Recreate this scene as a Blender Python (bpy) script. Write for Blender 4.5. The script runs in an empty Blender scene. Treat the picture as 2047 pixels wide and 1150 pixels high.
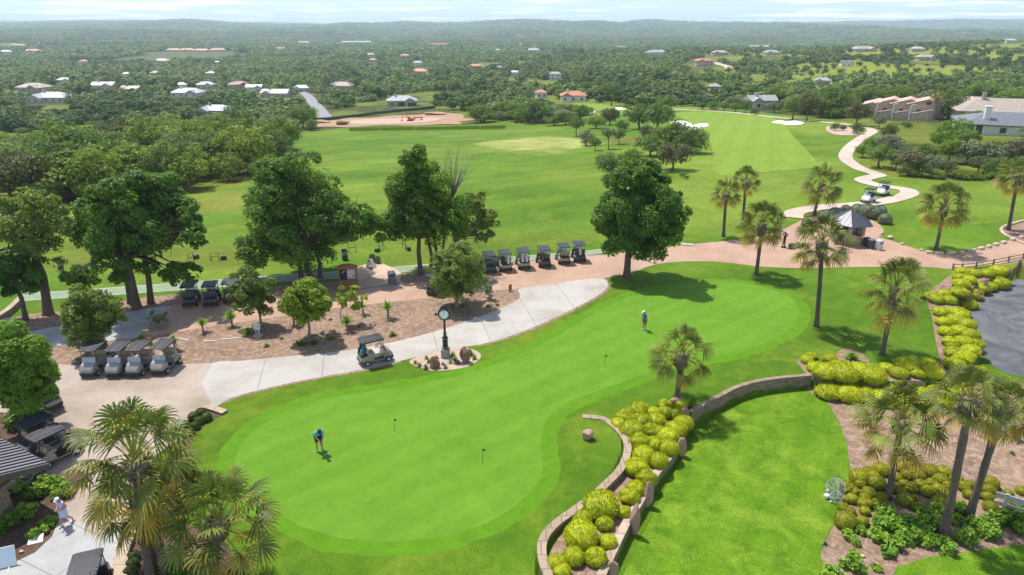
import bpy, bmesh, math, random
import numpy as np
from mathutils import Vector, Matrix
from mathutils.geometry import delaunay_2d_cdt
R = math.radians
rng = np.random.default_rng(7)
random.seed(7)
scene = bpy.context.scene
COL = scene.collection

# ------------------------------------------------------------------ survey: photo pixel -> place on the ground
F, CX, CY, PITCH, CH = 1365.0, 1023.5, 575.0, R(20.96), 23.0
SP, CP = math.sin(PITCH), math.cos(PITCH)

def ray(px, py):
    a, b = (px - CX) / F, (py - CY) / F
    return Vector((a, CP - b * SP, -SP - b * CP))

def plane(px, py, z=0.0):
    d = ray(px, py)
    t = (z - CH) / d.z
    return Vector((d.x * t, d.y * t, z))

def atY(px, py, Y):
    d = ray(px, py)
    t = Y / d.y
    return Vector((d.x * t, Y, CH + d.z * t))

def mpp(Y, z=0.0):
    return (Y * CP + (CH - z) * SP) / F

# ------------------------------------------------------------------ small numpy noise
_T = rng.random((256, 256))
def vnoise(x, y, s, k=0):
    x = np.asarray(x, float) / s + 17.3 * k; y = np.asarray(y, float) / s + 9.1 * k
    xi = np.floor(x).astype(int); yi = np.floor(y).astype(int)
    fx = x - xi; fy = y - yi
    fx = fx * fx * (3 - 2 * fx); fy = fy * fy * (3 - 2 * fy)
    g = lambda i, j: _T[(xi + i) % 256, (yi + j) % 256]
    return (g(0, 0) * (1 - fx) + g(1, 0) * fx) * (1 - fy) + (g(0, 1) * (1 - fx) + g(1, 1) * fx) * fy

def fbm(x, y, s, k=0, o=4):
    v = 0; a = 1; t = 0
    for i in range(o):
        v = v + a * vnoise(x, y, s / 2 ** i, k + i); t += a; a *= .5
    return v / t

def sstep(a, b, x):
    t = np.clip((x - a) / (b - a), 0, 1)
    return t * t * (3 - 2 * t)

def poly_sd(x, y, poly):
    x = np.asarray(x, float); y = np.asarray(y, float)
    d2 = np.full(x.shape, 1e18); ins = np.zeros(x.shape, bool)
    n = len(poly)
    for i in range(n):
        ax, ay = poly[i]; bx, by = poly[(i + 1) % n]
        ex, ey = bx - ax, by - ay
        wx, wy = x - ax, y - ay
        t = np.clip((wx * ex + wy * ey) / (ex * ex + ey * ey + 1e-12), 0, 1)
        dx, dy = wx - t * ex, wy - t * ey
        d2 = np.minimum(d2, dx * dx + dy * dy)
        c = (ay > y) != (by > y)
        with np.errstate(divide='ignore', invalid='ignore'):
            ins ^= c & (x < (bx - ax) * (y - ay) / (by - ay + 1e-15) + ax)
    return np.where(ins, -1, 1) * np.sqrt(d2)

def smooth(pts, closed=True, k=4):
    n = len(pts); out = []
    for i in range(n if closed else n - 1):
        p0, p1, p2, p3 = (np.array(pts[j % n] if closed else pts[min(max(j, 0), n - 1)], float) for j in (i - 1, i, i + 1, i + 2))
        for q in range(k):
            t = q / k
            out.append(tuple(.5 * ((2 * p1) + (-p0 + p2) * t + (2 * p0 - 5 * p1 + 4 * p2 - p3) * t * t + (-p0 + 3 * p1 - 3 * p2 + p3) * t ** 3)))
    if not closed: out.append(tuple(map(float, pts[-1])))
    return out

def PW(pts, z=0.0, sm=4, closed=True):        # photo outline -> world outline on the level plane z
    w = [plane(x, y, z)[:2] for x, y in pts]
    return smooth(w, closed, sm) if sm else w

# ------------------------------------------------------------------ terrain
DR = np.array([1, 70, 100, 150, 200, 300, 400, 600, 900, 1100, 1400, 2000, 3500, 6000, 9000, 15000.])
UC = np.array([-1.3, -.75, -.4, 0, .2, .35, .5, .75, 1.3])
ZT = np.array([
 [0, 0, -3, -8, -14, -20, -24, -30, -36, -38, -40, -38, -22, 10, 60, 40],
 [0, 0, -2.5, -8, -13, -20, -24, -30, -36, -38, -40, -38, -22, 10, 62, 40],
 [0, 0, -1.2, -5, -9, -16, -22, -29, -35, -38, -40, -40, -30, 0, 55, 40],
 [0, 0, -.7, -3, -6.5, -13.5, -19, -26, -32, -35, -37, -38, -28, 32, 55, 40],
 [0, 0, -.4, -2, -4, -9, -14, -20, -20, -14, -30, -36, -28, 28, 50, 40],
 [0, 0, -.2, -1.2, -3.2, -8, -13, -18, -15, -9, -28, -38, -34, 5, 42, 35],
 [0, 0, 0, -.8, -2.8, -7, -12, -15, -10, -5, -25, -38, -36, -10, 40, 35],
 [0, 0, 0, -.8, -2.5, -6, -10, -10, -2, 5, -10, -38, -36, -5, 62, 60],
 [0, 0, 0, -.8, -2.5, -6, -10, -10, 0, 8, -5, -38, -36, 0, 66, 60]], float)
_LD = np.linspace(0, math.log(15000), 260); _U = np.linspace(-1.3, 1.3, 105)
_tmp = np.array([np.interp(_LD, np.log(DR), r) for r in ZT])
_FT = np.array([np.interp(_U, UC, _tmp[:, j]) for j in range(len(_LD))])     # [logD, u]
for _ in range(3):
    q = np.pad(_FT, ((2, 2), (3, 3)), 'edge')
    q = (q[:-4] + q[1:-3] + q[2:-2] + q[3:-1] + q[4:]) / 5
    _FT = (q[:, :-6] + q[:, 1:-5] + q[:, 2:-4] + q[:, 3:-3] + q[:, 4:-2] + q[:, 5:-1] + q[:, 6:]) / 7

LOWZ, BEDZ = -0.95, -0.4
LOW_PX = [(1180, 1230), (1213, 1150), (1257, 1056), (1283, 1013), (1318, 952), (1354, 905), (1381, 842), (1440, 806), (1480, 786), (1540, 772), (1622, 764),
          (1660, 776), (1750, 782), (1850, 778), (1930, 752), (1962, 720), (1948, 680), (1930, 640), (1915, 610), (1960, 580), (2000, 562), (2060, 535),
          (2500, 480), (2700, 1400), (1180, 1400)]
BED_PX = [(1090, 1230), (1080, 1150), (1086, 1105), (1110, 1065), (1160, 1025), (1205, 985), (1235, 945), (1253, 905), (1250, 875), (1230, 850), (1260, 836), (1330, 812), (1372, 806), (1381, 838),
          (1354, 905), (1318, 952), (1283, 1013), (1257, 1056), (1213, 1150), (1190, 1230)]
LOW = [plane(x, y, LOWZ / 2)[:2] for x, y in LOW_PX]
BED = [plane(x, y, -.1)[:2] for x, y in BED_PX]

def H(x, y):
    x = np.asarray(x, float); y = np.asarray(y, float)
    D = np.clip(y, 1.01, 14990)
    u = np.clip(x / D, -1.29, 1.29)
    fi = np.log(D) / _LD[-1] * (len(_LD) - 1); fj = (u + 1.3) / 2.6 * (len(_U) - 1)
    i = np.clip(fi.astype(int), 0, len(_LD) - 2); j = np.clip(fj.astype(int), 0, len(_U) - 2)
    a, b = fi - i, fj - j
    z = (_FT[i, j] * (1 - b) + _FT[i, j + 1] * b) * (1 - a) + (_FT[i + 1, j] * (1 - b) + _FT[i + 1, j + 1] * b) * a
    z = np.where(D < 72, 0, z * sstep(72, 95, D))
    w = sstep(110, 500, D)
    z = z + w * (fbm(x, y, 160, 3, 3) - .5) * 7
    w2 = sstep(1500, 5000, D)
    z = z + w2 * ((fbm(x, y * .5, 1300, 5, 4) - .5) * 170 + (fbm(x, y, 420, 8, 3) - .5) * 26)
    z = np.where(z > 60, 60 + 48 * np.tanh((z - 60) / 48), z)
    near = (y < 66) & (x > -5)
    if near.any():
        xs, ys = np.atleast_1d(x)[np.atleast_1d(near)], np.atleast_1d(y)[np.atleast_1d(near)]
        lo = 1 - sstep(0, .3, poly_sd(xs, ys, LOW))
        be = 1 - sstep(0, .3, poly_sd(xs, ys, BED))
        dz = np.minimum(LOWZ * lo, BEDZ * be)
        z = np.atleast_1d(z).copy(); z[np.atleast_1d(near)] += dz
        z = z.reshape(x.shape)
    return z

def h1(x, y):
    return float(H(np.array([x]), np.array([y]))[0])

_YS = np.concatenate([np.geomspace(14, 70, 700), np.geomspace(70.1, 14500, 1800)])
def G(px, py):
    d = ray(px, py)
    xs = d.x / d.y * _YS; zs = CH + d.z / d.y * _YS
    g = zs - H(xs, _YS)
    k = np.argmax(g < 0)
    if g[k] >= 0: k = len(_YS) - 1
    t = g[k - 1] / (g[k - 1] - g[k] + 1e-12)
    Y = _YS[k - 1] + t * (_YS[k] - _YS[k - 1])
    x = d.x / d.y * Y
    return Vector((x, Y, h1(x, Y)))

# ------------------------------------------------------------------ materials
MATS = {}
def newmat(name):
    m = bpy.data.materials.new(name); m.use_nodes = True
    MATS[name] = m
    nt = m.node_tree
    b = nt.nodes['Principled BSDF']
    return m, nt, b

def N(nt, t, **kw):
    n = nt.nodes.new(t)
    for k, v in kw.items():
        if k in n.bl_rna.properties: setattr(n, k, v)
        else: n.inputs[k].default_value = v
    return n

def c4(c): return (c[0], c[1], c[2], 1)

def mixc(nt, fac, a, b, mode='MIX'):
    m = N(nt, 'ShaderNodeMix', data_type='RGBA', blend_type=mode)
    if hasattr(fac, 'links'): nt.links.new(fac, m.inputs[0])
    else: m.inputs[0].default_value = fac
    for s, v in ((6, a), (7, b)):
        if hasattr(v, 'links'): nt.links.new(v, m.inputs[s])
        else: m.inputs[s].default_value = c4(v)
    return m.outputs[2]

def noise(nt, scale, detail=4, rough=.55, vec=None, dist=0.0):
    if vec is None:
        vec = N(nt, 'ShaderNodeTexCoord').outputs['Object']
    n = N(nt, 'ShaderNodeTexNoise', Scale=scale, Detail=detail, Roughness=rough, Distortion=dist)
    nt.links.new(vec, n.inputs['Vector'])
    return n.outputs[0]

def ramp(nt, fac, a, b):
    r = N(nt, 'ShaderNodeMapRange'); r.inputs[1].default_value = a; r.inputs[2].default_value = b
    nt.links.new(fac, r.inputs[0])
    return r.outputs[0]

def bump(nt, b, h, strength, dist=.02):
    n = N(nt, 'ShaderNodeBump', Strength=strength, Distance=dist)
    nt.links.new(h, n.inputs['Height']); nt.links.new(n.outputs[0], b.inputs['Normal'])

def plain(name, c, rough=.6, metal=0.0, spec=.5, c2=None, scale=6.0, bmp=0.0, detail=4):
    m, nt, b = newmat(name)
    b.inputs['Roughness'].default_value = rough; b.inputs['Metallic'].default_value = metal
    b.inputs['Specular IOR Level'].default_value = spec
    n = noise(nt, scale, detail)
    c2 = c2 or tuple(v * .72 for v in c)
    nt.links.new(mixc(nt, ramp(nt, n, .3, .7), c, c2), b.inputs['Base Color'])
    if bmp: bump(nt, b, n, bmp)
    return m

def leafmat(name, dark, light, old=None, transl=.22, spec=.25, rough=.55):
    """foliage: colour follows a random number stored on each leaf face and one per object"""
    m, nt, b = newmat(name)
    at = N(nt, 'ShaderNodeAttribute', attribute_name='rnd')
    oi = N(nt, 'ShaderNodeObjectInfo')
    mm = N(nt, 'ShaderNodeMath', operation='MULTIPLY_ADD'); mm.inputs[1].default_value = .35; mm.inputs[2].default_value = -.17
    nt.links.new(oi.outputs['Random'], mm.inputs[0])
    ad = N(nt, 'ShaderNodeMath', operation='ADD', use_clamp=True)
    nt.links.new(at.outputs['Fac'], ad.inputs[0]); nt.links.new(mm.outputs[0], ad.inputs[1])
    col = mixc(nt, ad.outputs[0], dark, light)
    if old:
        a2 = N(nt, 'ShaderNodeAttribute', attribute_name='age')
        cr = N(nt, 'ShaderNodeValToRGB')
        e = cr.color_ramp.elements
        e[0].position = 0; e[0].color = (0, 0, 0, 1); e[1].position = 1; e[1].color = (1, 1, 1, 1)
        nt.links.new(a2.outputs['Fac'], cr.inputs[0])
        col = mixc(nt, cr.outputs[0], col, old)
    nt.links.new(col, b.inputs['Base Color'])
    b.inputs['Roughness'].default_value = rough; b.inputs['Specular IOR Level'].default_value = spec
    if transl:
        tr = N(nt, 'ShaderNodeBsdfTranslucent'); nt.links.new(mixc(nt, .5, col, (.25, .35, .02)), tr.inputs[0])
        mx = N(nt, 'ShaderNodeMixShader'); mx.inputs[0].default_value = transl
        nt.links.new(b.outputs[0], mx.inputs[1]); nt.links.new(tr.outputs[0], mx.inputs[2])
        nt.links.new(mx.outputs[0], nt.nodes['Material Output'].inputs[0])
    return m

def grassmat(name, c, c2, big=.08, fine=14.0, mow=None, attr=False, patch=None, mid=1.1, mott=.38):
    m, nt, b = newmat(name)
    b.inputs['Roughness'].default_value = .9; b.inputs['Specular IOR Level'].default_value = .12
    if attr:
        a = N(nt, 'ShaderNodeAttribute', attribute_name='Col'); base = a.outputs['Color']
        base = mixc(nt, ramp(nt, noise(nt, big, 5, .6), .35, .68), base, (.72, .74, .62), 'MULTIPLY')
    else:
        base = mixc(nt, ramp(nt, noise(nt, big, 5, .62), .32, .7), c, c2)
    if mow:
        tc = N(nt, 'ShaderNodeTexCoord')
        mp = N(nt, 'ShaderNodeMapping'); mp.inputs['Rotation'].default_value[2] = mow[0]
        nt.links.new(tc.outputs['Object'], mp.inputs[0])
        w = N(nt, 'ShaderNodeTexWave', Scale=mow[1], Distortion=.6, Detail=1.0)
        nt.links.new(mp.outputs[0], w.inputs[0])
        k = ramp(nt, w.outputs['Fac'], .35, .65)
        mk = N(nt, 'ShaderNodeMath', operation='MULTIPLY'); mk.inputs[1].default_value = mow[2]; nt.links.new(k, mk.inputs[0])
        base = mixc(nt, mk.outputs[0], base, (.80, .84, .7), 'MULTIPLY')
    if patch:
        base = mixc(nt, ramp(nt, noise(nt, patch[0], 6, .7, dist=.6), patch[1], patch[2]), base, patch[3])
    md = noise(nt, mid, 5, .7, dist=.5)
    base = mixc(nt, ramp(nt, md, .38, .66), base, tuple(1 - mott * k for k in (.8, .6, .9)), 'MULTIPLY')
    f = noise(nt, fine, 6, .8)
    base = mixc(nt, ramp(nt, f, .36, .62), base, tuple(1 - mott * k for k in (1.15, .95, 1.3)), 'MULTIPLY')
    f2 = noise(nt, fine * 5, 3, .7)
    base = mixc(nt, ramp(nt, f2, .3, .7), base, (.78, .82, .7), 'MULTIPLY')
    nt.links.new(base, b.inputs['Base Color'])
    bump(nt, b, f, .35, .05)
    return m

# ------------------------------------------------------------------ mesh building
def link(name, me, mats, parent=None):
    o = bpy.data.objects.new(name, me)
    COL.objects.link(o)
    for m in (mats if isinstance(mats, (list, tuple)) else [mats]):
        if m is not None: me.materials.append(m)
    if parent is not None: o.parent = parent
    return o

def np_mesh(name, V, Fc, attrs=None, smooth_=False):
    V = np.ascontiguousarray(V, np.float32); Fc = np.ascontiguousarray(Fc, np.int32)
    me = bpy.data.meshes.new(name)
    n, k = Fc.shape
    me.vertices.add(len(V)); me.vertices.foreach_set('co', V.ravel())
    me.loops.add(n * k); me.loops.foreach_set('vertex_index', Fc.ravel())
    me.polygons.add(n); me.polygons.foreach_set('loop_start', np.arange(0, n * k, k, dtype=np.int32))
    for key, (dom, arr) in (attrs or {}).items():
        arr = np.asarray(arr, np.float32)
        if arr.ndim == 2:
            a = me.attributes.new(key, 'FLOAT_COLOR', dom)
            a.data.foreach_set('color', np.concatenate([arr, np.ones((len(arr), 1), np.float32)], 1).ravel())
        else:
            a = me.attributes.new(key, 'FLOAT', dom); a.data.foreach_set('value', arr.ravel())
    me.update(calc_edges=True)
    if smooth_: me.polygons.foreach_set('use_smooth', np.ones(n, bool))
    return me

class MB:
    def __init__(s): s.v = []; s.f = []; s.m = []
    def add(s, vs, fs, mi=0, M=None):
        o = len(s.v)
        s.v += [tuple(M @ Vector(p)) if M is not None else tuple(p) for p in vs]
        s.f += [tuple(i + o for i in f) for f in fs]; s.m += [mi] * len(fs)
        return s
    def box(s, c, d, mi=0, rz=0, rx=0, ry=0, taper=1.0):
        x, y, z = d[0] / 2, d[1] / 2, d[2] / 2
        vs = [(sx * x * (taper if sz > 0 else 1), sy * y * (taper if sz > 0 else 1), sz * z) for sz in (-1, 1) for sy in (-1, 1) for sx in (-1, 1)]
        M = Matrix.Translation(c) @ Matrix.Rotation(rz, 4, 'Z') @ Matrix.Rotation(ry, 4, 'Y') @ Matrix.Rotation(rx, 4, 'X')
        return s.add(vs, [(0, 2, 3, 1), (4, 5, 7, 6), (0, 1, 5, 4), (2, 6, 7, 3), (0, 4, 6, 2), (1, 3, 7, 5)], mi, M)
    def tube(s, pts, rad, n=8, mi=0, cap=True):
        pts = [Vector(p) for p in pts]
        if not isinstance(rad, (list, tuple)): rad = [rad] * len(pts)
        vs = []; fs = []
        prev = None
        for i, p in enumerate(pts):
            t = (pts[min(i + 1, len(pts) - 1)] - pts[max(i - 1, 0)])
            t = t.normalized() if t.length > 1e-9 else Vector((0, 0, 1))
            if prev is None:
                a = t.orthogonal().normalized()
            else:
                a = (prev - t * prev.dot(t))
                a = a.normalized() if a.length > 1e-6 else t.orthogonal().normalized()
            prev = a; b = t.cross(a)
            for k in range(n):
                q = 2 * math.pi * k / n
                vs.append(p + (a * math.cos(q) + b * math.sin(q)) * rad[i])
        for i in range(len(pts) - 1):
            for k in range(n):
                fs.append((i * n + k, i * n + (k + 1) % n, (i + 1) * n + (k + 1) % n, (i + 1) * n + k))
        if cap:
            fs.append(tuple(reversed(range(n)))); fs.append(tuple(range((len(pts) - 1) * n, len(pts) * n)))
        return s.add(vs, fs, mi)
    def lathe(s, prof, n=16, mi=0, M=None):           # prof: (r, z)
        vs = []; fs = []
        for r, z in prof:
            for k in range(n):
                q = 2 * math.pi * k / n; vs.append((r * math.cos(q), r * math.sin(q), z))
        for i in range(len(prof) - 1):
            for k in range(n):
                fs.append((i * n + k, i * n + (k + 1) % n, (i + 1) * n + (k + 1) % n, (i + 1) * n + k))
        fs.append(tuple(reversed(range(n)))); fs.append(tuple(range((len(prof) - 1) * n, len(prof) * n)))
        return s.add(vs, fs, mi, M)
    def prism(s, poly, z0, z1, mi=0, M=None):
        n = len(poly)
        vs = [(p[0], p[1], z0) for p in poly] + [(p[0], p[1], z1) for p in poly]
        fs = [tuple(reversed(range(n))), tuple(range(n, 2 * n))] + [(i, (i + 1) % n, n + (i + 1) % n, n + i) for i in range(n)]
        return s.add(vs, fs, mi, M)
    def loft(s, secs, mi=0, ch=.35):                   # secs: (x, halfwidth, z0, z1), rounded boxes strung along x
        vs = []; fs = []; n = 8
        for x, w, a, b in secs:
            c = ch * min(w, (b - a) / 2)
            vs += [(x, -w + c, a), (x, w - c, a), (x, w, a + c), (x, w, b - c), (x, w - c, b), (x, -w + c, b), (x, -w, b - c), (x, -w, a + c)]
        for i in range(len(secs) - 1):
            for k in range(n):
                fs.append((i * n + k, i * n + (k + 1) % n, (i + 1) * n + (k + 1) % n, (i + 1) * n + k))
        fs.append(tuple(reversed(range(n)))); fs.append(tuple(range((len(secs) - 1) * n, len(secs) * n)))
        return s.add(vs, fs, mi)
    def build(s, name, mats, parent=None, sm=False, bev=0.0):
        me = bpy.data.meshes.new(name)
        me.from_pydata(s.v, [], s.f)
        me.polygons.foreach_set('material_index', s.m)
        bm = bmesh.new(); bm.from_mesh(me)
        bmesh.ops.recalc_face_normals(bm, faces=bm.faces)
        if bev: bmesh.ops.bevel(bm, geom=list(bm.edges), offset=bev, segments=1, affect='EDGES', profile=.5)
        bm.to_mesh(me); bm.free()
        if sm: me.polygons.foreach_set('use_smooth', [True] * len(me.polygons))
        return link(name, me, mats, parent)

def tag(o, label=None, cat=None, group=None, kind=None):
    if label: o['label'] = label
    if cat: o['category'] = cat
    if group: o['group'] = group
    if kind: o['kind'] = kind
    return o

def thing(name, label, cat, loc=(0, 0, 0), rz=0.0, group=None, sc=1.0):
    o = bpy.data.objects.new(name, None); COL.objects.link(o)
    o.location = loc; o.rotation_euler = (0, 0, rz); o.scale = (sc, sc, sc); o.empty_display_size = .3
    return tag(o, label, cat, group)

_kids = {}
def copy_tree(o, parent=None):
    c = o.copy(); COL.objects.link(c)
    if parent is not None: c.parent = parent
    for ch in list(o.children): copy_tree(ch, c)
    return c

def dup(o, loc, rz=0.0, label=None, group=None, sc=None):
    c = copy_tree(o)
    c.location = loc; c.rotation_euler = (0, 0, rz)
    if sc is not None: c.scale = sc if isinstance(sc, (tuple, list)) else (sc,) * 3
    if label: c['label'] = label
    if group: c['group'] = group
    return c

def sheet(name, poly, off, mat, res=0.0, kind='structure'):
    """a ground covering cut to an outline and laid on the terrain"""
    poly = [Vector((p[0], p[1])) for p in poly]
    pts = []
    for i, p in enumerate(poly):
        q = poly[(i + 1) % len(poly)]
        k = max(1, int((q - p).length / res)) if res else 1
        pts += [p + (q - p) * (j / k) for j in range(k)]
    nb = len(pts)
    if res:
        xs = [p.x for p in pts]; ys = [p.y for p in pts]
        gx, gy = np.meshgrid(np.arange(min(xs), max(xs), res), np.arange(min(ys), max(ys), res))
        gx = gx.ravel(); gy = gy.ravel()
        sd = poly_sd(gx, gy, [tuple(p) for p in pts])
        ok = sd < -res * .4
        pts += [Vector((a, b)) for a, b in zip(gx[ok], gy[ok])]
    vs, _, fs, *_r = delaunay_2d_cdt(pts, [], [list(range(nb))], 1, 1e-5)
    X = np.array([v.x for v in vs]); Y = np.array([v.y for v in vs])
    Z = (H(X, Y) if res else np.full(len(X), H(X, Y).min() if False else 0.0)) + off
    me = bpy.data.meshes.new(name)
    me.from_pydata(list(zip(X, Y, Z)), [], [list(f) for f in fs])
    bm = bmesh.new(); bm.from_mesh(me)
    for f in bm.faces:
        if f.normal.z < 0: f.normal_flip()
    bm.to_mesh(me); bm.free()
    return tag(link(name, me, mat), kind=kind)
# ------------------------------------------------------------------ camera, sun, sky, air
cam = bpy.data.cameras.new('camera'); camo = bpy.data.objects.new('camera', cam); COL.objects.link(camo)
cam.sensor_width = 36; cam.lens = 36 * F / 2047; cam.clip_start = .5; cam.clip_end = 60000
camo.location = (0, 0, CH); camo.rotation_euler = (math.pi / 2 - PITCH, 0, 0)
scene.camera = camo

SUN_EL, SUN_AZ = R(64), (-.70, .715)           # the sun stands high, ahead and to the left
ld = bpy.data.lights.new('sun', 'SUN'); ld.energy = 4.5; ld.angle = R(.53); ld.color = (1, .955, .88)
lo = bpy.data.objects.new('sun', ld); COL.objects.link(lo)
sd = Vector((SUN_AZ[0] * math.cos(SUN_EL), SUN_AZ[1] * math.cos(SUN_EL), math.sin(SUN_EL))).normalized()
lo.rotation_euler = sd.to_track_quat('Z', 'Y').to_euler(); lo.location = (0, 0, 200)

w = bpy.data.worlds.new('World'); scene.world = w; w.use_nodes = True
nt = w.node_tree; bg = nt.nodes['Background']
sky = N(nt, 'ShaderNodeTexSky', sky_type='NISHITA', sun_disc=False, sun_elevation=SUN_EL, altitude=300, air_density=1.0, dust_density=1.6, ozone_density=1.2)
sky.sun_rotation = math.atan2(SUN_AZ[0], SUN_AZ[1])
geo = N(nt, 'ShaderNodeTexCoord')
sx = N(nt, 'ShaderNodeSeparateXYZ'); nt.links.new(geo.outputs['Generated'], sx.inputs[0])
# a flat cloud deck: the view direction divided by its height
ab = N(nt, 'ShaderNodeMath', operation='MAXIMUM'); ab.inputs[1].default_value = 0.0; nt.links.new(sx.outputs[2], ab.inputs[0])
ad = N(nt, 'ShaderNodeMath', operation='ADD'); ad.inputs[1].default_value = .035; nt.links.new(ab.outputs[0], ad.inputs[0])
dv = N(nt, 'ShaderNodeVectorMath', operation='DIVIDE'); cb = N(nt, 'ShaderNodeCombineXYZ')
nt.links.new(geo.outputs['Generated'], dv.inputs[0])
for i in range(3): nt.links.new(ad.outputs[0], cb.inputs[i])
nt.links.new(cb.outputs[0], dv.inputs[1])
cl = noise(nt, .55, 7, .58, dv.outputs[0], .3)
cl2 = noise(nt, .16, 3, .5, dv.outputs[0])
mm = N(nt, 'ShaderNodeMath', operation='ADD'); nt.links.new(cl, mm.inputs[0]); nt.links.new(cl2, mm.inputs[1])
cov = ramp(nt, mm.outputs[0], 1.02, 1.26)
lowf = ramp(nt, sx.outputs[2], .22, .0)                  # paler blue air towards the horizon
lm = N(nt, 'ShaderNodeMath', operation='MULTIPLY'); lm.inputs[1].default_value = .75; nt.links.new(lowf, lm.inputs[0])
skyb = mixc(nt, lm.outputs[0], sky.outputs[0], (4.2, 5.9, 8.2))
skyc = mixc(nt, cov, skyb, (8.6, 8.8, 9.2))
nt.links.new(skyc, bg.inputs[0]); bg.inputs[1].default_value = .14
scene.view_settings.view_transform = 'Standard'; scene.view_settings.look = 'None'
scene.view_settings.exposure = 0.40; scene.view_settings.gamma = 1
scene.cycles.volume_bounces = 2; scene.cycles.max_bounces = 6; scene.cycles.transparent_max_bounces = 8
scene.cycles.diffuse_bounces = 3

# ------------------------------------------------------------------ ground
COURSE_PX = [(-900, 700), (-700, 520), (-300, 430), (100, 418), (300, 402), (400, 388), (490, 372), (560, 335), (603, 305), (592, 268), (700, 254), (1000, 246), (1130, 252), (1160, 235), (1250, 214), (1300, 214), (1420, 214),
             (1560, 228), (1700, 245), (1748, 258), (1740, 275), (1720, 296), (1722, 325), (1750, 345), (1800, 355), (1900, 360), (2060, 362), (2500, 372), (3200, 500), (3200, 1200), (-900, 1200)]
def GW(pts, sm=0):
    w = [tuple(G(x, y)[:2]) for x, y in pts]
    return smooth(w, True, sm) if sm else w
COURSE = [tuple(G(x, min(y, 700))[:2]) if y < 700 else tuple(plane(x, y)[:2]) for x, y in COURSE_PX]

ny1 = np.arange(6, 62, .25); ny2 = 62 * np.exp(np.arange(0, math.log(14400 / 62), .0135))
gy = np.concatenate([ny1, ny2]); gu = np.linspace(-1.25, 1.25, 501)
YY, UU = np.meshgrid(gy, gu, indexing='ij')
XX = UU * (YY + 10)
Xf, Yf = XX.ravel(), YY.ravel()
Zf = H(Xf, Yf)
nr, nc = YY.shape
idx = np.arange(nr * nc).reshape(nr, nc)
Fc = np.stack([idx[:-1, :-1], idx[:-1, 1:], idx[1:, 1:], idx[1:, :-1]], -1).reshape(-1, 4)

def lerp(a, b, t): return a * (1 - t[:, None]) + np.array(b) * t[:, None]
C = np.tile(np.array([.142, .256, .016]), (len(Xf), 1))
n1 = fbm(Xf, Yf, 14, 11); n2 = fbm(Xf, Yf, 45, 13); n3 = fbm(Xf, Yf, 130, 15)
far_in = sstep(58, 66, Yf)
C = lerp(C, (.31, .385, .056), far_in * sstep(.35, .7, n1 * .5 + n2 * .5))             # range and far lawns: paler
strip = sstep(64, 67, Yf) * (1 - sstep(74, 80, Yf)) * (Xf < 16)
C = lerp(C, (.22, .24, .035), strip * sstep(.38, .62, n1) * .8)                         # worn tee line of the range
c0 = G(1070, 288); r2 = ((Xf - c0.x) / 15) ** 2 + ((Yf - c0.y) / 22) ** 2
C = lerp(C, (.60, .54, .22), (1 - sstep(.45, 1.25, r2 + (n1 - .5) * 1.6 + (fbm(Xf, Yf, 4, 2) - .5) * .8)) * .9)          # dry patch on the range
c0 = G(450, 402); r2 = ((Xf - c0.x) / 12) ** 2 + ((Yf - c0.y) / 9) ** 2
C = lerp(C, (.33, .29, .06), (1 - sstep(.3, 1.3, r2 + (n1 - .5) * .8)) * .7)
c0 = G(1265, 278); r2 = ((Xf - c0.x) / 7) ** 2 + ((Yf - c0.y) / 9) ** 2
C = lerp(C, (.30, .17, .06), (1 - sstep(.2, 1.3, r2 + (n1 - .5) * .9)) * .7)
sdc = poly_sd(Xf, Yf, COURSE)
out = sstep(-1.5, 1.5, sdc + (n1 - .5) * 6) * (Yf > 40)
fl = np.tile(np.array([.075, .085, .026]), (len(Xf), 1))
fl = lerp(fl, (.25, .26, .035), np.maximum(sstep(.5, .6, n2 * .6 + n1 * .4) * .8, sstep(.54, .60, fbm(Xf, Yf * .4, 60, 33))))
hill = sstep(.2, .42, Xf / Yf) * sstep(330, 460, Yf) * (1 - sstep(1150, 1300, Yf))
fl = lerp(fl, (.36, .36, .035), hill * sstep(.36, .46, fbm(Xf, Yf * .45, 70, 31)))
fl = lerp(fl, (.040, .070, .025), sstep(900, 1700, Yf))
spk = fbm(Xf, Yf, 60, 21, 3)
fl = fl * (1 + (sstep(1200, 2500, Yf) * (spk - .5) * 1.5)[:, None])
mead = sstep(.66, .74, fbm(Xf, Yf, 500, 25, 3)) * sstep(900, 1500, Yf)
fl = lerp(fl, (.17, .17, .06), mead * .7)
C = C * (1 - out[:, None]) + fl * out[:, None]
me = np_mesh('ground', np.stack([Xf, Yf, Zf], 1), Fc, {'Col': ('POINT', C)}, True)
me.polygons.foreach_set('use_smooth', np.repeat(gy[:-1] > 66, nc - 1))
M_GROUND = grassmat('ground grass', None, None, .09, 9.0, attr=True, patch=(.16, .50, .74, (.25, .305, .030)), mow=(R(62), .045, .45))
ground = tag(link('ground', me, M_GROUND), kind='structure')

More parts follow.
